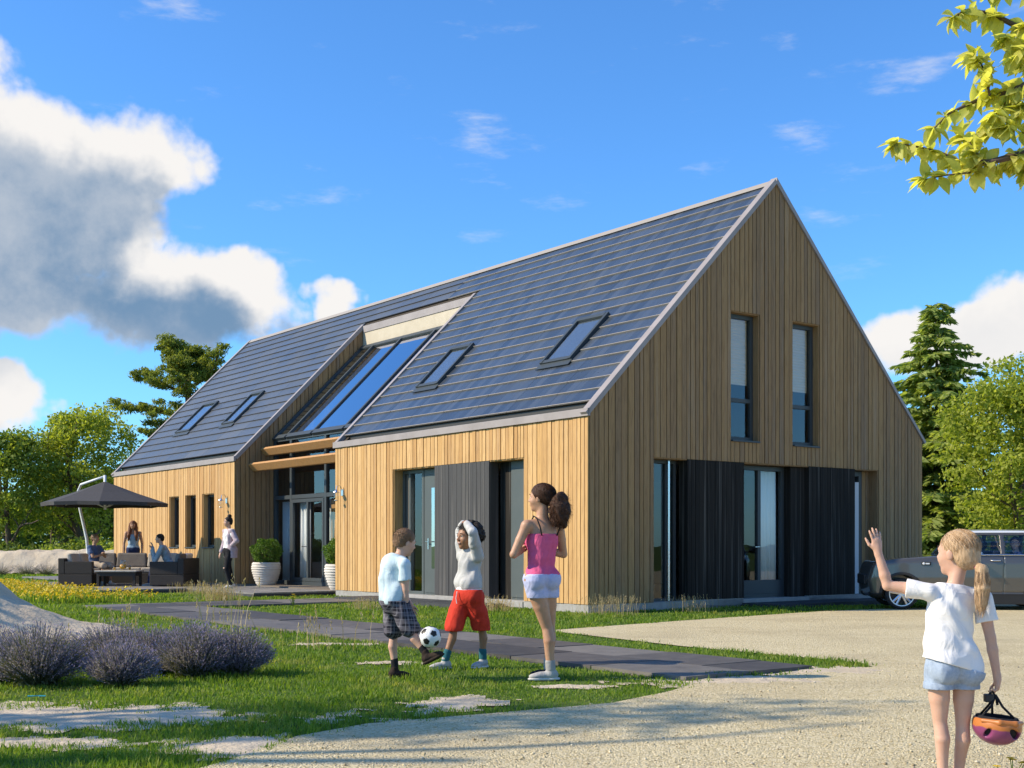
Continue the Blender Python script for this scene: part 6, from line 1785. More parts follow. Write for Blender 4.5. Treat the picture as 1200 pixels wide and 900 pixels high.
def helmet(p):
    t = thing('cycle_helmet', 'orange and purple child cycle helmet hanging upside down by its strap from the girl', 'helmet', tuple(p))
    c = vec(.0, -.015, -.165)
    A = Solid(); Rm = np.array(Matrix.Rotation(R(8), 3, 'Y'))
    A.ell(c, [.105, .125, .090], Rm, .01)
    A.carve(c + vec(0, 0, .02), [.086, .106, .080], Rm, .006)
    for x, zz, an, w, l in ((-.072, -.030, 14, .013, .030), (.040, -.028, -50, .017, .042)): A.carve(c + vec(x, -.095, zz), [w, .05, l], np.array(Matrix.Rotation(R(an), 3, 'Y')), .004)
    for x in (-.05, .0, .05): A.carve(c + vec(x, .09, -.03), [.014, .05, .028], None, .004)
    def b_h(t_, b):
        s = t_.new('ShaderNodeSeparateXYZ'); t_.put(s.inputs[0], obco(t_)); z = E(t_, s.outputs[2]); x = E(t_, s.outputs[0])
        m_ = t_.sstep(-.172, -.180, z + x * .10 + (t_.noise(obco(t_), 22, 2, .5) - .5) * .02)
        t_.put(b.inputs['Base Color'], t_.mix(m_, (.46, .16, .04), (.22, .05, .13)))
    shell = A.mesh('shell', .0042, mat('helmet_paint', rough=.32, build=b_h), t, clips=[(c + vec(0, 0, .030), vec(.08, 0, 1))])
    Pd = Solid(); Pd.ell(c + vec(0, 0, .008), [.092, .110, .083], Rm, .01); Pd.carve(c + vec(0, 0, .03), [.074, .092, .080], Rm, .006)
    Pd.mesh('padding', .0045, MT['c_black'], t, clips=[(c + vec(0, 0, .042), vec(.08, 0, 1))], disp=folds(.004, 60, 7))
    V_ = Solid(); V_.chain([c + vec(-.088, -.06, .030), c + vec(-.03, -.112, .026), c + vec(.04, -.112, .020), c + vec(.088, -.06, .017)], [.010, .013, .013, .010], .02); V_.mesh('visor', .005, mat('helmet_rim', (.46, .16, .04), .4), t)
    for q in ([(.0, 0, -.03), (-.03, -.03, -.075), (-.085, -.03, -.135)], [(0, 0, -.03), (.02, -.03, -.08), (.085, -.03, -.145)], [(0, 0, -.03), (.0, .04, -.08), (.02, .09, -.14)], [(0, 0, -.03), (-.02, .03, -.08), (-.05, .08, -.14)]):
        mb = MB(); mb.tube(q, .0055, 6); mb.build('strap', MT['c_black'], t, smooth=True)
    mb = MB(); mb.box(-.052, -.012, -.018, .014, -.062, -.025); mb.build('buckle', MT['black'], t, bevel=.005)
    mb = MB(); mb.tube([(-.03, 0, -.03), (-.015, 0, -.01), (.0, -.01, -.045), (.005, -.01, -.075)], .006, 6); mb.build('strap', MT['c_black'], t, smooth=True)
helmet(gw_ + vec(-.008, 0, -.045))

# ------------------------------------------------------------------ terrace furniture
TZ = .055
def b_wicker(t, b):
    s = t.new('ShaderNodeSeparateXYZ'); t.put(s.inputs[0], obco(t)); x, y, z = (E(t, s.outputs[i]) for i in range(3))
    w = t.math('SINE', (x + y) * 190.0) * t.math('SINE', z * 170.0)
    t.put(b.inputs['Base Color'], t.mix(t.sstep(-.3, .5, w), (.018, .014, .012), (.065, .053, .045))); t.put(b.inputs['Normal'], t.bump(w, .7, .004))
MT['wicker'] = mat('dark_wicker', rough=.7, build=b_wicker)
MT['cush'] = cloth('beige_cushion', (.42, .37, .31), (.52, .47, .40)); MT['cush_dark'] = cloth('taupe_cushion', (.15, .13, .12), (.21, .19, .17)); MT['cush_white'] = cloth('white_cushion', (.66, .65, .63), (.74, .73, .71))
def sofa(px, Y, wd, dp, rz, label, backs=('cush_dark',), arms=(True, True)):
    x = (px - 600) / 1447 * Y
    t = thing('sofa', label, 'sofa', (x, Y, TZ), rz, 'wicker sofas on the terrace')
    mb = MB(); mb.box(-wd / 2, wd / 2, -dp / 2, dp / 2, .03, .30); mb.build('base', MT['wicker'], t, bevel=.015)
    mb = MB(); mb.box(-wd / 2, wd / 2, dp / 2 - .16, dp / 2, .302, .70); mb.build('backrest', MT['wicker'], t, bevel=.015)
    for s, on in zip((-1, 1), arms):
        if on: mb = MB(); mb.box(s * wd / 2 - (.16 if s > 0 else 0), s * wd / 2 + (.16 if s < 0 else 0), -dp / 2 - .002, dp / 2 - .163, .302, .62); mb.build('armrest', MT['wicker'], t, bevel=.015)
    a0, a1 = -wd / 2 + (.17 if arms[0] else .01), wd / 2 - (.17 if arms[1] else .01)
    n = max(1, round((a1 - a0) / .8))
    for i in range(n):
        p, q = a0 + (a1 - a0) * i / n, a0 + (a1 - a0) * (i + 1) / n
        mb = MB(); mb.box(p + .005, q - .005, -dp / 2 + .005, dp / 2 - .17, .305, .44); mb.build('seat_cushion', MT['cush'], t, bevel=.035)
        mb = MB(); mb.hexa([(p + .01, dp / 2 - .33, .445), (q - .01, dp / 2 - .33, .445), (q - .01, dp / 2 - .165, .445), (p + .01, dp / 2 - .165, .445), (p + .02, dp / 2 - .25, .82), (q - .02, dp / 2 - .25, .82), (q - .02, dp / 2 - .14, .82), (p + .02, dp / 2 - .14, .82)])
        mb.build('back_cushion', MT[backs[i % len(backs)]], t, bevel=.04)
    return t
sofa(152, 32.9, 2.5, .85, 0, 'long wicker sofa facing the camera behind the low table', ('cush_dark', 'cush_dark', 'cush'), (False, False))
sofa(100, 31.6, 1.5, .85, R(90), 'wicker sofa at the left with the man in the dark blue shirt', ('cush',), (True, False))
sofa(205, 31.3, 1.5, .85, R(-90), 'wicker sofa at the right with the man in the grey sweater', ('cush_white', 'cush_dark'), (False, True))
t = thing('coffee_table', 'low wicker coffee table between the sofas', 'table', ((140 - 600) / 1447 * 31.0, 31.0, TZ))
mb = MB(); mb.box(-.52, .52, -.33, .33, .36, .40); mb.build('table_top', MT['cush'], t, bevel=.01)
mb = MB(); mb.box(-.48, .48, -.29, .29, .26, .357); mb.build('apron', MT['wicker'], t)
for sx in (-1, 1):
    for sy in (-1, 1): mb = MB(); mb.box(sx * .45 - .03, sx * .45 + .03, sy * .26 - .03, sy * .26 + .03, 0, .258); mb.build('leg', MT['wicker'], t)
j = thing('juice_jug', 'glass jug of orange juice on the low table', 'jug', ((144 - 600) / 1447 * 30.95, 30.95, TZ + .402))
mb = MB(); mb.lathe([(.01, 0), (.075, 0), (.085, .05), (.08, .15), (.06, .21), (.07, .26), (.064, .26), (.055, .21), (.072, .15), (.075, .05), (.01, .012)], (0, 0, 0), 16); mb.tube([(.06, 0, .22), (.13, 0, .2), (.13, 0, .1), (.08, 0, .06)], .01, 6); mb.build('jug_glass', MT['glass'], j, smooth=True)
mb = MB(); mb.lathe([(.005, .014), (.074, .05), (.070, .14), (.005, .145)], (0, 0, 0), 16); mb.build('juice', mat('orange_juice', (.80, .38, .02), .3), j, smooth=True)
for k, (dx_, dy_, lab) in enumerate(((-.17, -.12, 'glass of orange juice left of the jug'), (.14, .10, 'glass of orange juice right of the jug'))):
    q = thing('juice_glass', lab, 'glass', ((144 - 600) / 1447 * 30.95 + dx_, 30.95 + dy_, TZ + .402), 0, 'juice glasses')
    mb = MB(); mb.lathe([(.005, 0), (.03, 0), (.036, .12), (.032, .12), (.028, .008), (.005, .006)], (0, 0, 0), 12); mb.build('tumbler', MT['glass'], q, smooth=True)
    mb = MB(); mb.lathe([(.004, .009), (.0275, .01), (.030, .075), (.004, .078)], (0, 0, 0), 12); mb.build('juice', bpy.data.materials['orange_juice'], q, smooth=True)
# cantilever parasol
ux, uy = (123 - 600) / 1447 * 31.6, 31.6
t = thing('parasol', 'dark grey cantilever parasol with bent white pole over the sofas', 'parasol', (ux, uy, TZ))
zr, za, rr_ = 2.10, 2.66, 1.56
MT['canopy'] = mat('charcoal_canopy', rough=.85, build=b_noisy((.045, .042, .042), (.065, .06, .06), 20, .1, .003))
mb = MB(); n = 8
vs = [(0, 0, za)] + [(rr_ * f_ * math.cos((k + .3) * 6.2832 / n), rr_ * f_ * math.sin((k + .3) * 6.2832 / n), za - (za - zr) * (f_ ** .92) - .0) for f_ in (.5, 1.0) for k in range(n)]
mid = [(rr_ * .97 * math.cos(math.pi / n) * math.cos((k + .8) * 6.2832 / n), rr_ * .97 * math.cos(math.pi / n) * math.sin((k + .8) * 6.2832 / n), zr + .015) for k in range(n)]
vs += mid
fs = []
for k in range(n):
    a, b_ = 1 + k, 1 + (k + 1) % n; c, d_ = 9 + k, 9 + (k + 1) % n; m_ = 17 + k
    fs += [(0, a, b_), (a, c, m_), (a, m_, b_), (b_, m_, d_)]
mb.add(vs, fs); cn = mb.build('canopy', MT['canopy'], t); md = cn.modifiers.new('thick', 'SOLIDIFY'); md.thickness = .012
mb = MB()
for k in range(n):
    a, b_, m_ = vs[9 + k], vs[9 + (k + 1) % n], mid[k]
    for p, q in ((a, m_), (m_, b_)): mb.quad(p, q, (q[0] * .995, q[1] * .995, q[2] - .09), (p[0] * .995, p[1] * .995, p[2] - .09))
mb.build('valance', MT['canopy'], t)
for k in range(n):
    a = (k + .3) * 6.2832 / n
    mb = MB(); mb.tube([(.04 * math.cos(a), .04 * math.sin(a), za - .06), (rr_ * .98 * math.cos(a), rr_ * .98 * math.sin(a), zr - .03)], .011, 5); mb.build('rib', MT['white'], t)
    mb = MB(); mb.tube([(.04 * math.cos(a), .04 * math.sin(a), zr - .10), (rr_ * .5 * math.cos(a), rr_ * .5 * math.sin(a), (zr + za) / 2 - .06)], .010, 5); mb.build('strut', MT['white'], t)
mb = MB(); mb.tube([(0, 0, zr - .16), (0, 0, za + .16)], .035, 10); mb.build('hub', MT['white'], t, smooth=True)
bx_, by_ = (86 - 123) / 1447 * 31.6, 1.05
mb = MB(); mb.tube([(bx_, by_, .05), (bx_ + .02, by_, .75), (bx_ - .02, by_, 1.2), (bx_ - .22, by_ + .05, 2.0), (bx_ - .28, by_ + .05, 2.42), (bx_ - .1, by_ * .8, 2.62), (0, 0, za + .13)], [.04, .04, .04, .036, .034, .032, .028], 10); mb.build('pole', MT['white'], t, smooth=True)
mb = MB(); mb.box(bx_ - .38, bx_ + .38, by_ - .38, by_ + .38, 0, .055); mb.build('base', MT['slab_dark'], t, bevel=.01)

# ------------------------------------------------------------------ people on the terrace
def small(label, loc, f, J, top, legs, skinm, hair, shoes, sleeve=1.0, Hd=.225, face=None, extra=None, cardigan=None, h=.011, longleg=True, female=False, jumper_hem=None, shirt_lo=None, hairstyle='short'):
    t = person(label, loc)
    f = nrm(f); lat = nrm(np.cross(zax, f))
    B = Solid(); g_ = {k: np.asarray(v, float) for k, v in J.items()}
    torso(B, g_['hips'], g_['chest'], g_['neck'], g_['shL'], g_['shR'], g_['hipL'], g_['hipR'], .98, f, k=.04, female=female)
    Rm = frame_of(face if face is not None else f, (0, 0, 1)); hc = g_['head']
    B.cap(g_['neck'] - zax * .03, hc + Rm @ vec(0, -.07, -.2) * Hd, .055, .05, .03); head(B, hc, Rm, Hd)
    for s in 'LR':
        leg(B, g_['hip' + s], g_['kn' + s], g_['an' + s], 1.0, f); arm(B, g_['sh' + s], g_['el' + s], g_['wr' + s], 1.0)
        hand(B, g_['wr' + s], g_['wr' + s] - g_['el' + s], np.cross(lat, g_['wr' + s] - g_['el' + s]) + 1e-3, f, .17, .5)
    body = B.mesh('body', h, skinm, t); face_bits(hc, Rm, Hd, t, body)
    H_ = Solid(); H_.ell(hc + Rm @ vec(0, -.08, .15) * Hd, np.array([.37, .45, .39]) * Hd, Rm, .02); H_.ell(hc + Rm @ vec(0, -.27, -.08) * Hd, np.array([.28, .22, .26]) * Hd, Rm, .03)
    if hairstyle == 'bun': H_.ell(hc + Rm @ vec(0, -.18, .62) * Hd, np.array([.22, .22, .21]) * Hd, Rm, .02)
    if hairstyle == 'long':
        for s in (-1, 1): H_.chain([hc + Rm @ vec(s * .27, -.1, .1) * Hd, hc + Rm @ vec(s * .33, -.08, -.4) * Hd, g_['chest'] + Rm @ vec(s * .10, .11, .07), g_['chest'] + Rm @ vec(s * .11, .12, -.06)], [.05, .055, .045, .02], .03)
        H_.chain([hc + Rm @ vec(0, -.3, 0) * Hd, hc + Rm @ vec(0, -.4, -.7) * Hd, g_['chest'] - f * .11], [.08, .09, .04], .03)
    H_.mesh('hair', h * .8, hair, t, clips=[(hc + Rm @ vec(0, .25, .18) * Hd, Rm @ vec(0, .80, -.60))] if hairstyle != 'long' else [], disp=folds(.004, 70, 3))
    T = Solid(); torso(T, g_['hips'], g_['chest'], g_['neck'], g_['shL'], g_['shR'], g_['hipL'], g_['hipR'], .98, f, k=.04, grow=.014, female=female)
    if sleeve:
        for s in 'LR':
            a, e, w = g_['sh' + s], g_['el' + s], g_['wr' + s]
            if sleeve < .6: T.cap(a, a * (1 - sleeve) + e * sleeve, .060, .062, .02)
            else: T.chain([a, e, e * (1 - sleeve) + w * sleeve], [.058, .050, .040], .02)
    up = nrm(g_['chest'] - g_['hips'])
    cl = [(g_['hips'] + up * (shirt_lo or -.03), -up), (g_['neck'] + zax * .0, zax)] + ([(g_['chest'] + zax * .10, zax)] if not sleeve else [])
    T.mesh('top', h, top, t, clips=cl, disp=folds(.006, 22, 6))
    P_ = Solid(); P_.ell(g_['hips'] - up * .01, np.array([.165, .125, .12]), frame_of(f, up), .04)
    for s in 'LR':
        a, k_, an = g_['hip' + s], g_['kn' + s], g_['an' + s]
        if longleg: P_.chain([a, k_, k_ * .04 + an * .96], [.095, .064, .046], .03); P_.cap(k_, k_ * .7 + an * .3, .060, .058, .01)
        else: P_.cap(a, k_, .098, .080, .03)
    P_.mesh('trousers' if longleg else 'shorts', h, legs, t, clips=[(g_['hips'] + up * .10, up)], disp=folds(.005, 24, 5))
    for s in 'LR':
        an = g_['an' + s]; d = g_.get('toe' + s, an + f * .15); shoe(an, d, t, shoes, None, .22, h=.009)
    if cardigan is not None:
        Cd = Solid(); torso(Cd, g_['hips'], g_['chest'], g_['neck'], g_['shL'], g_['shR'], g_['hipL'], g_['hipR'], .99, f, k=.04, grow=.026, female=female)
        Cd.cap(g_['hips'] - f * .05 - lat * .08, g_['hips'] - f * .05 - lat * .08 - zax * .16, .12, .12, .05); Cd.cap(g_['hips'] - f * .05 + lat * .08, g_['hips'] - f * .05 + lat * .08 - zax * .16, .12, .12, .05)
        for s in 'LR': Cd.chain([g_['sh' + s], g_['el' + s], g_['el' + s] * .2 + g_['wr' + s] * .8], [.066, .058, .050], .02)
        Cd.carve(g_['chest'] + f * .16 - zax * .15, np.array([.145, .14, .66]), frame_of(f), .02)
        Cd.mesh('cardigan', h, cardigan, t, clips=[(g_['neck'] - zax * .01, zax), (g_['hips'] - zax * .20, -zax)], disp=folds(.007, 22, 9))
    if extra: extra(t, g_)
    return t
def standing(f, lean=0, sway=0):
    f = nrm(f); l = nrm(np.cross(zax, f))
    J = dict(hips=vec(0, 0, .92), chest=vec(0, 0, 1.22) + f * lean, neck=vec(0, 0, 1.42) + f * lean, head=vec(0, 0, 1.585) + f * (lean + .02), shL=vec(0, 0, 1.36) + l * .18 + f * lean, shR=vec(0, 0, 1.36) - l * .18 + f * lean, hipL=vec(0, 0, .90) + l * .09, hipR=vec(0, 0, .90) - l * .09,
             knL=vec(0, 0, .49) + l * .09 + f * .02, knR=vec(0, 0, .49) - l * .09 + f * .02, anL=vec(0, 0, .085) + l * .09, anR=vec(0, 0, .085) - l * .09)
    J.update(elL=J['shL'] + l * .06 - zax * .29, elR=J['shR'] - l * .06 - zax * .29); J.update(wrL=J['elL'] - zax * .24 + f * .05, wrR=J['elR'] - zax * .24 + f * .05)
    return J
def pos(px, Y): return ((px - 600) / 1447 * Y, Y, TZ)
J = standing((.15, -1, 0)); small('woman with long auburn hair in sleeveless light blue top standing behind the sofas', (*pos(156, 34.0)[:2], TZ), (.15, -1, 0), J, MT['c_top'], MT['c_navy'], MT['skin_tan'], MT['hair_auburn'], MT['shoe_white'], sleeve=0, female=True, hairstyle='long')
fl_ = vec(-.80, -.60, 0); ll = nrm(np.cross(zax, nrm(fl_)))
J = standing(fl_); J['knL'] = J['knL'] + nrm(fl_) * .08 - zax * .01; J['anL'] = J['anL'] + vec(.02, -.02, 0); J['anR'] = J['anR'] + vec(.12, .06, .02); J['knR'] = J['knR'] + vec(.06, 0, .0)
J['elL'] = J['shL'] + ll * .16 - zax * .23 - nrm(fl_) * .05; J['wrL'] = J['hips'] + ll * .17 + zax * .10
J['wrR'] = J['elR'] - zax * .23 + nrm(fl_) * .10
def knees(t, g_):
    for s, m in (('L', MT['skin_fair']),):
        S = Solid(); S.ell(g_['kn' + s] + nrm(fl_) * .055, [.035, .025, .022], frame_of(fl_), .01); S.mesh('bare_knee', .008, m, t)
small('woman with dark hair bun in white top, mauve cardigan and black ripped trousers', (*pos(268, 29.6)[:2], TZ), fl_, J, MT['c_white'], MT['c_black'], MT['skin_fair'], MT['hair_black'], MT['shoe_white'], sleeve=.4, cardigan=MT['c_mauve'], female=True, hairstyle='bun', face=nrm([-.85, -.5, -.25]), extra=knees)
def seated(f, lean=.0, foot=.42):
    f = nrm(f); l = nrm(np.cross(zax, f)); hp_ = vec(0, 0, .53)
    J = dict(hips=hp_, chest=hp_ + zax * .31 + f * lean * .6, neck=hp_ + zax * .50 + f * lean, head=hp_ + zax * .665 + f * (lean * 1.15 + .02), hipL=hp_ + l * .09 + f * .02, hipR=hp_ - l * .09 + f * .02)
    J.update(shL=J['neck'] - zax * .06 + l * .185, shR=J['neck'] - zax * .06 - l * .185, knL=vec(0, 0, .50) + f * .42 + l * .13, knR=vec(0, 0, .50) + f * .42 - l * .13)
    J.update(anL=vec(0, 0, .085) + f * foot + l * .12, anR=vec(0, 0, .085) + f * (foot - .06) - l * .12)
    J.update(elL=J['shL'] - zax * .24 + f * .14 + l * .05, elR=J['shR'] - zax * .24 + f * .14 - l * .05); J.update(wrL=J['elL'] + f * .22 + zax * .02 - l * .06, wrR=J['elR'] + f * .22 + zax * .02 + l * .06)
    return J
f1 = (.93, -.35, 0); J = seated(f1, .02); J['wrL'] = J['neck'] + nrm(f1) * .26 - zax * .22; J['wrR'] = J['neck'] + nrm(f1) * .24 - zax * .25
small('man in dark blue shirt and beige shorts sitting at the left of the low table', (*pos(110, 31.75)[:2], TZ), f1, J, MT['c_shirt'], MT['c_khaki'], MT['skin_tan'], MT['hair_short'], MT['shoe_white'], sleeve=.5, longleg=False)
f2 = (-.93, -.30, 0); J = seated(f2, .20, .50); J['elL'] = J['knL'] + zax * .10 - nrm(f2) * .05; J['elR'] = J['knR'] + zax * .10 - nrm(f2) * .05; J['wrL'] = J['neck'] + nrm(f2) * .22 - zax * .05; J['wrR'] = J['neck'] + nrm(f2) * .24 - zax * .12
small('man with black hair in grey sweater leaning forward on the right sofa', (*pos(199, 31.35)[:2], TZ), f2, J, MT['c_gr2'], MT['c_navy'], MT['skin_fair'], MT['hair_black'], MT['shoe_grey'], sleeve=.95)

# ------------------------------------------------------------------ the car: a compact estate seen from its left side, nose to the left
def car():
    cx_, cy_ = 8.02, 21.95; rz = R(-8)
    t = thing('parked_car', 'dark grey compact estate car with pale roof parked right of the house', 'car', (cx_, cy_, GZ), rz)
    hgt, wf, wr_, rw = 1.385, -1.185, 1.185, .272
    h = .0135
    xs, ys, zs = np.arange(-1.82, 1.80, h), np.arange(-.86, .87, h), np.arange(.10, 1.46, h)
    X, Y, Z = np.meshgrid(xs, ys, zs, indexing='ij', sparse=True)
    def sm(a, b_, k): hh = np.clip(.5 - .5 * (b_ - a) / k, 0, 1); return b_ * (1 - hh) + a * hh + k * hh * (1 - hh)   # smooth max
    def smn(a, b_, k): return -sm(-a, -b_, k)
    # side outline: upper limits as functions of x
    deck = np.interp(xs, [-1.82, -1.74, -1.6, -1.2, -.6, -.4, 1.8], [.62, .76, .835, .885, .925, .945, .945])[:, None, None]
    wid = np.interp(xs, [-1.82, -1.6, -1.3, -.8, 1.2, 1.6, 1.8], [.60, .74, .80, .815, .815, .79, .70])[:, None, None]
    wz = np.interp(zs, [.1, .28, .55, .80, .95, 1.46], [.76, .985, 1.0, .985, .955, .955])[None, None, :]
    lower = sm(sm(Z - deck, np.abs(Y) - wid * wz, .09), sm(np.maximum(-1.74 - X + .25 * np.abs(Z - .5), X - 1.72), .20 - Z, .05), .07)
    # cabin
    xfront = np.interp(zs, [.85, .95, 1.30, 1.40], [-.52, -.42, -.13, .05])[None, None, :]
    xback = np.interp(zs, [.85, .95, 1.30, 1.40], [1.70, 1.68, 1.58, 1.50])[None, None, :]
    wc = np.interp(zs, [.8, .94, 1.40], [.80, .775, .585])[None, None, :]
    crown = hgt - .03 * ((X - .4) / 1.3) ** 2 - .035 * (Y / .6) ** 2
    cab = sm(sm(xfront - X, X - xback, .03), sm(np.abs(Y) - wc, Z - crown, .09), .05)
    body = smn(lower, cab, .03)
    outer = body.copy()
    # wheel arches
    for wx in (wf, wr_):
        body = np.maximum(body, -(np.maximum(np.sqrt((X - wx) ** 2 + (Z - rw) ** 2) - (rw + .055), .40 - np.abs(Y))))
    # hollow cabin
    body = np.maximum(body, -np.maximum(outer + .05, np.maximum(.42 - Z, -.55 - X)))
    def trap(x0b, x0t, x1b, x1t, z0, z1, r=.03):
        """distance-like value of a side window outline"""
        s = (Z - z0) / (z1 - z0); a = x0b + (x0t - x0b) * s; b_ = x1b + (x1t - x1b) * s
        return sm(sm(a - X, X - b_, r), sm(z0 - Z, Z - z1, r), r)
    sides = [trap(-.27, .02, .46, .46, .955, 1.285), trap(.53, .53, 1.12, 1.10, .955, 1.285), trap(1.18, 1.16, 1.52, 1.44, .965, 1.275)]
    side_ok = .45 - np.abs(Y)
    win = None
    for w_ in sides:
        w2 = np.maximum(w_, side_ok); win = w2 if win is None else np.minimum(win, w2)
    xm = xfront + .03
    wsc = np.maximum(np.maximum(np.abs(Y) - (wc - .085), np.maximum(.96 - Z, Z - 1.30)), X - (xfront + .16))
    rear = np.maximum(np.maximum(np.abs(Y) - .52, np.maximum(.98 - Z, Z - 1.28)), xback - .14 - X)
    win = np.minimum(win, np.minimum(wsc, rear))
    body = np.maximum(body, -win)
    # shut lines
    for gx, z0, z1 in ((-.42, .30, .95), (.495, .28, .95), (1.13, .55, .95)):
        body = np.maximum(body, -np.maximum(np.maximum(np.abs(X - gx - .02 * (Z - .5)) - .008, -(outer + .018)), np.maximum(z0 - Z, Z - z1)))
    body = np.maximum(body, -np.maximum(np.maximum(np.abs(Z - .30) - .008, -(outer + .016)), np.maximum(-.42 - X, X - 1.0)))
    org = vec(xs[0], ys[0], zs[0])
    def emit(name, d, m, parent=t):
        V, F = surf_net(np.pad(np.broadcast_to(d, X.shape[:1] + Y.shape[1:2] + Z.shape[2:]).astype(np.float32), 1, constant_values=1.), h, org - h)
        return np_mesh(name, V, F, m, parent, True)
    def b_paint(t_, b):
        n = t_.noise(obco(t_), 400, 2, .5)
        t_.put(b.inputs['Base Color'], t_.mix(n, (.085, .078, .070), (.135, .124, .112)))
    paint = mat('bronze_grey_car_paint', rough=.28, metal=.45, build=b_paint, **{'Coat Weight': 1.0, 'Coat Roughness': .04})
    roofp = mat('pale_roof_paint', (.66, .68, .70), .25, 0, .5, **{'Coat Weight': .8, 'Coat Roughness': .05})
    dark = mat('car_black_plastic', (.02, .02, .021), .6)
    split = 1.325
    bd = emit('body', np.maximum(body, Z - split), paint)
    emit('roof_panel', np.maximum(body - .004, split + .002 - Z), roofp)
    
    cg = glass('car_glass', (.88, .93, .98), .06, .7)
    for i, w_ in enumerate(sides):
        for sgn in (-1, 1):
            emit('window', np.maximum(np.maximum(np.abs(outer + .020) - .0085, w_ - .012), sgn * Y + .45), cg)
    emit('windscreen', np.maximum(np.abs(outer + .020) - .0085, wsc - .012), cg); emit('rear_window', np.maximum(np.abs(outer + .020) - .0085, rear - .012), cg)
    # black sill and arch cladding
    arch = None
    for wx in (wf, wr_):
        a = np.maximum(np.maximum(np.sqrt((X - wx) ** 2 + (Z - rw) ** 2) - (rw + .105), -(np.sqrt((X - wx) ** 2 + (Z - rw) ** 2) - (rw + .052))), .45 - np.abs(Y)); arch = a if arch is None else np.minimum(arch, a)
    sill = np.maximum(Z - .285, -.45 - 1.4 - X)
    emit('lower_cladding', np.maximum(np.maximum(np.minimum(arch, np.maximum(np.maximum(sill, -(np.minimum(np.sqrt((X - wf) ** 2 + (Z - rw) ** 2), np.sqrt((X - wr_) ** 2 + (Z - rw) ** 2)) - (rw + .052))), .40 - np.abs(Y))), outer - .010), -(outer + .03)), dark)
    # belt strip, handles, badges, lamps, mirrors
    for s in (-1, 1):
        def yo(x, z): return s * float(np.interp(x, [-1.82, -1.6, -1.3, -.8, 1.2, 1.6, 1.8], [.60, .74, .80, .815, .815, .79, .70]) * np.interp(z, [.1, .28, .55, .80, .95, 1.46], [.76, .985, 1.0, .985, .955, .955]))
        mb = MB(); mb.tube([(x, s * .790, .945) for x in np.linspace(-.40, 1.55, 12)], .012, 6); mb.build('belt_trim', MT['chrome'], t, smooth=True)
        for hx in (.28, .93): mb = MB(); mb.tube([(hx, yo(hx, .84), .845), (hx + .02, yo(hx, .84) + s * .028, .85), (hx + .15, yo(hx, .84) + s * .028, .85), (hx + .17, yo(hx, .84), .845)], .013, 8); mb.build('door_handle', MT['chrome'], t, smooth=True)
        mb = MB(); mb.box(-.86, -.70, yo(-.8, .78) - .012, yo(-.8, .78) + .012, .765, .825); vent = mb.build('side_vent', dark, t, bevel=.008)
        mb = MB(); mb.ell((-.825, yo(-.8, .78) + s * .012, .795), (.022, .010, .022), 12, 6); mb.box(-.795, -.73, yo(-.8, .78) + s * .004, yo(-.8, .78) + s * .02, .783, .807); mb.build('badge', MT['white'], vent, smooth=False)
        m2 = Solid(); m2.ell((-.22, s * .93, 1.0), [.06, .10, .065], None, .01); m2.cap((-.22, s * .76, .95), (-.22, s * .88, .985), .02, .02, .01); m2.mesh('mirror', .012, paint, t)
        l2 = Solid(); l2.ell((-1.56, s * .56, .665), [.12, .125, .085], np.array(Matrix.Rotation(R(28), 3, 'Y')), .01); hl = l2.mesh('headlight', .012, MT['white'], t)
        l3 = Solid(); l3.ell((1.70, s * .66, .78), [.05, .09, .12], None, .01); l3.mesh('tail_light', .012, mat('red_lamp', (.35, .01, .01), .2), t)
    mb = MB(); mb.box(-1.775, -1.70, -.42, .42, .42, .60); mb.build('grille', dark, t, bevel=.02)
    # cabin: seats and floor
    for sx in (.02, .82):
        for sy in (-.36, .36):
            st = MB(); st.box(sx - .05, sx + .40, sy - .22, sy + .22, .43, .60); st.box(sx + .36, sx + .48, sy - .22, sy + .22, .602, 1.02); st.box(sx + .38, sx + .45, sy - .11, sy + .11, 1.04, 1.18); st.build('seat', MT['c_black'], t, bevel=.03)
    # wheels
    for wx in (wf, wr_):
        for s in (-1, 1):
            w = thing('wheel', None, None, (wx, s * .70, rw)); w.parent = t
            prof = [(.205, -.08), (.222, -.09), (.255, -.085), (.270, -.055), (.272, 0), (.270, .055), (.255, .085), (.222, .09), (.205, .08)]
            ty = MB(); ty.lathe(prof, (0, 0, 0), 40); ty.v = [(p[0], p[2], p[1]) for p in ty.v]; ty.build('tyre', mat('tyre_rubber', (.022, .022, .023), .85), w, smooth=True)
            rm = MB()
            rim = [(.222, -.078), (.216, -.094), (.200, -.092), (.192, -.06), (.19, .07)]
            rm.lathe(rim, (0, 0, 0), 40); rm.v = [(p[0], p[2] * -s, p[1]) for p in rm.v]
            for k in range(5):
                a = k * 6.2832 / 5 + .3
                for d in (-.19, .19):
                    p0 = (.04 * math.cos(a + d), s * .070, .04 * math.sin(a + d)); p1 = (.198 * math.cos(a + d * .95), s * .080, .198 * math.sin(a + d * .95)); rm.tube([p0, p1], [.026, .021], 6)
            rm.tube([(0, s * .03, 0), (0, s * .085, 0)], [.052, .048], 16)
            rm.build('rim', mat('alloy', (.62, .62, .63), .3, .85), w, smooth=False)
            bk = MB(); bk.tube([(0, -s * .01, 0), (0, s * .015, 0)], [.178, .178], 24); bk.build('brake_disc', mat('disc', (.03, .03, .03), .6), w)
    return t
car()
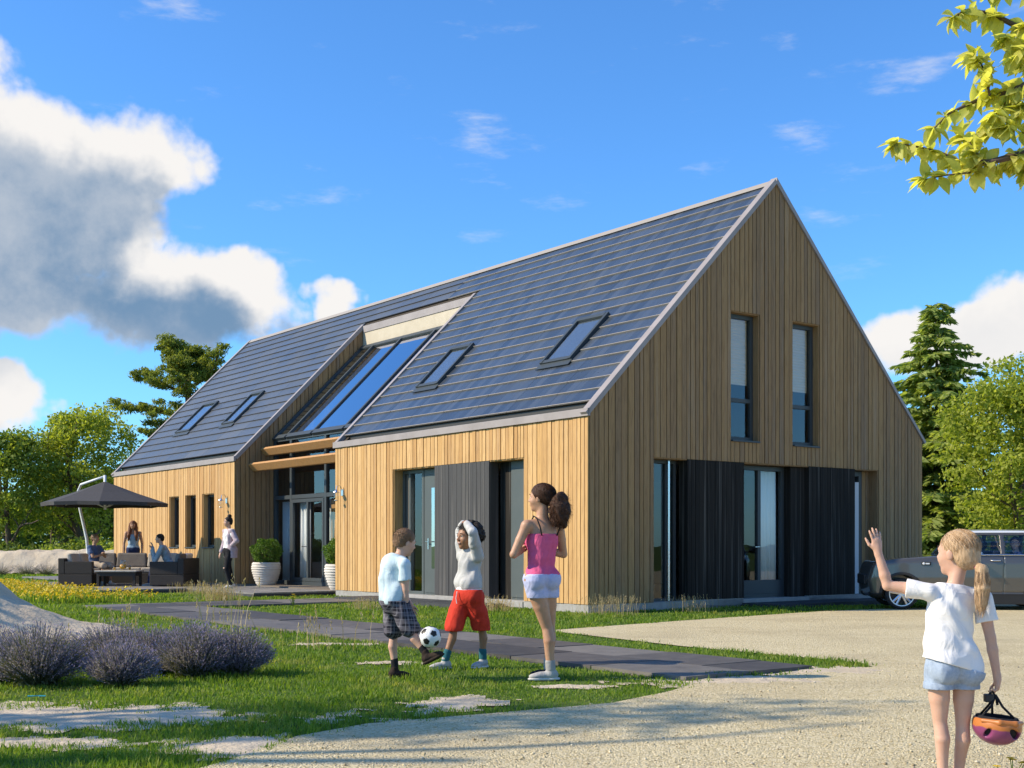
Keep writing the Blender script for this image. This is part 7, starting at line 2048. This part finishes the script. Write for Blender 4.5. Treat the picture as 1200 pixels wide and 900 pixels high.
# people sitting in the car, seen through the side windows
def rider(label, x, y, f, hair, glasses=False, top='c_navy', style='long'):
    c_, s_ = math.cos(R(-8)), math.sin(R(-8))
    wx, wy = 8.02 + x * c_ - y * s_, 21.95 + x * s_ + y * c_
    f = nrm(f); J = seated((-1, .14, 0), 0)
    t = person(label, (wx, wy, GZ - .03)); B = Solid(); ff = nrm([-1, .14, 0]); lat = nrm(np.cross(zax, ff))
    g_ = {k: np.asarray(v, float) for k, v in J.items()}
    torso(B, g_['hips'], g_['chest'], g_['neck'], g_['shL'], g_['shR'], g_['hipL'], g_['hipR'], .9, ff, k=.04)
    Hd = .22; hc = g_['head'] - zax * .02; Rm = frame_of(f)
    B.cap(g_['neck'] - zax * .03, hc + Rm @ vec(0, -.07, -.2) * Hd, .05, .045, .03); head(B, hc, Rm, Hd)
    for s in 'LR':
        k_ = vec(*(g_['hip' + s] + ff * .36 + zax * -.0)); leg(B, g_['hip' + s], k_, k_ + ff * .12 - zax * .30, .95, ff); arm(B, g_['sh' + s], g_['sh' + s] - zax * .24 + ff * .10, g_['sh' + s] - zax * .28 + ff * .30, .95)
        hand(B, g_['sh' + s] - zax * .28 + ff * .30, ff, -zax, zax, .16, .6)
    body = B.mesh('body', .011, MT['skin_fair'], t); face_bits(hc, Rm, Hd, t, body, smile=True)
    H_ = Solid(); H_.ell(hc + Rm @ vec(0, -.10, .15) * Hd, np.array([.39, .46, .40]) * Hd, Rm, .02); H_.ell(hc + Rm @ vec(0, -.30, -.2) * Hd, np.array([.33, .24, .40]) * Hd, Rm, .03)
    H_.mesh('hair', .010, hair, t, clips=[(hc + Rm @ vec(0, .22, .18) * Hd, Rm @ vec(0, .80, -.60))], disp=folds(.004, 70, 3))
    T = Solid(); torso(T, g_['hips'], g_['chest'], g_['neck'], g_['shL'], g_['shR'], g_['hipL'], g_['hipR'], .92, ff, k=.04, grow=.012)
    for s in 'LR': T.cap(g_['sh' + s], g_['sh' + s] - zax * .22 + ff * .09, .056, .05, .02)
    T.mesh('top', .011, MT[top], t, clips=[(g_['neck'], zax)])
    L_ = Solid(); L_.ell(g_['hips'], [.15, .13, .11], frame_of(ff), .03)
    for s in 'LR': L_.cap(g_['hip' + s], g_['hip' + s] + ff * .36, .085, .065, .03); L_.cap(g_['hip' + s] + ff * .36, g_['hip' + s] + ff * .47 - zax * .28, .06, .045, .02)
    L_.mesh('trousers', .012, MT['c_navy'], t)
    if glasses:
        mb = MB()
        for s in (-1, 1):
            c = hc + Rm @ vec(s * .15, .42, .03) * Hd
            mb.tube([tuple(c + Rm @ vec(math.cos(a) * .028, 0, math.sin(a) * .020)) for a in np.linspace(0, 6.2832, 13)], .0035, 5, caps=False)
            mb.tube([tuple(hc + Rm @ vec(s * .27, .40, .04) * Hd), tuple(hc + Rm @ vec(s * .35, .0, .04) * Hd)], .0035, 5)
        mb.build('glasses', MT['black'], t, smooth=True)
rider('woman with glasses looking out of the rear side window of the car', .80, -.40, (-.45, -.89, 0), MT['hair_dark'], True)
rider('driver with light brown hair at the front side window of the car', .16, -.40, (-.75, -.65, 0), MT['hair_short'], False, 'c_gr2')

# small turquoise toy spade lying at the edge of the sand
t = thing('toy_spade', 'small turquoise toy spade lying at the edge of the sand by the lavender', 'toy', ((48 - 600) / 1447 * 8.95, 8.95, GZ + .012), R(20)); t.scale = (.6, .6, .6)
tq = mat('turquoise_plastic', (.02, .42, .50), .35)
mb = MB(); mb.tube([(-.02, 0, .012), (-.12, 0, .014), (-.145, .025, .014), (-.145, -.025, .014), (-.12, 0, .014)], .007, 6); mb.build('handle', tq, t, smooth=True)
mb = MB(); mb.hexa([(-.025, -.022, .004), (.055, -.03, .006), (.055, .03, .006), (-.025, .022, .004), (-.025, -.022, .018), (.055, -.03, .012), (.055, .03, .012), (-.025, .022, .018)]); mb.build('blade', tq, t, bevel=.003)
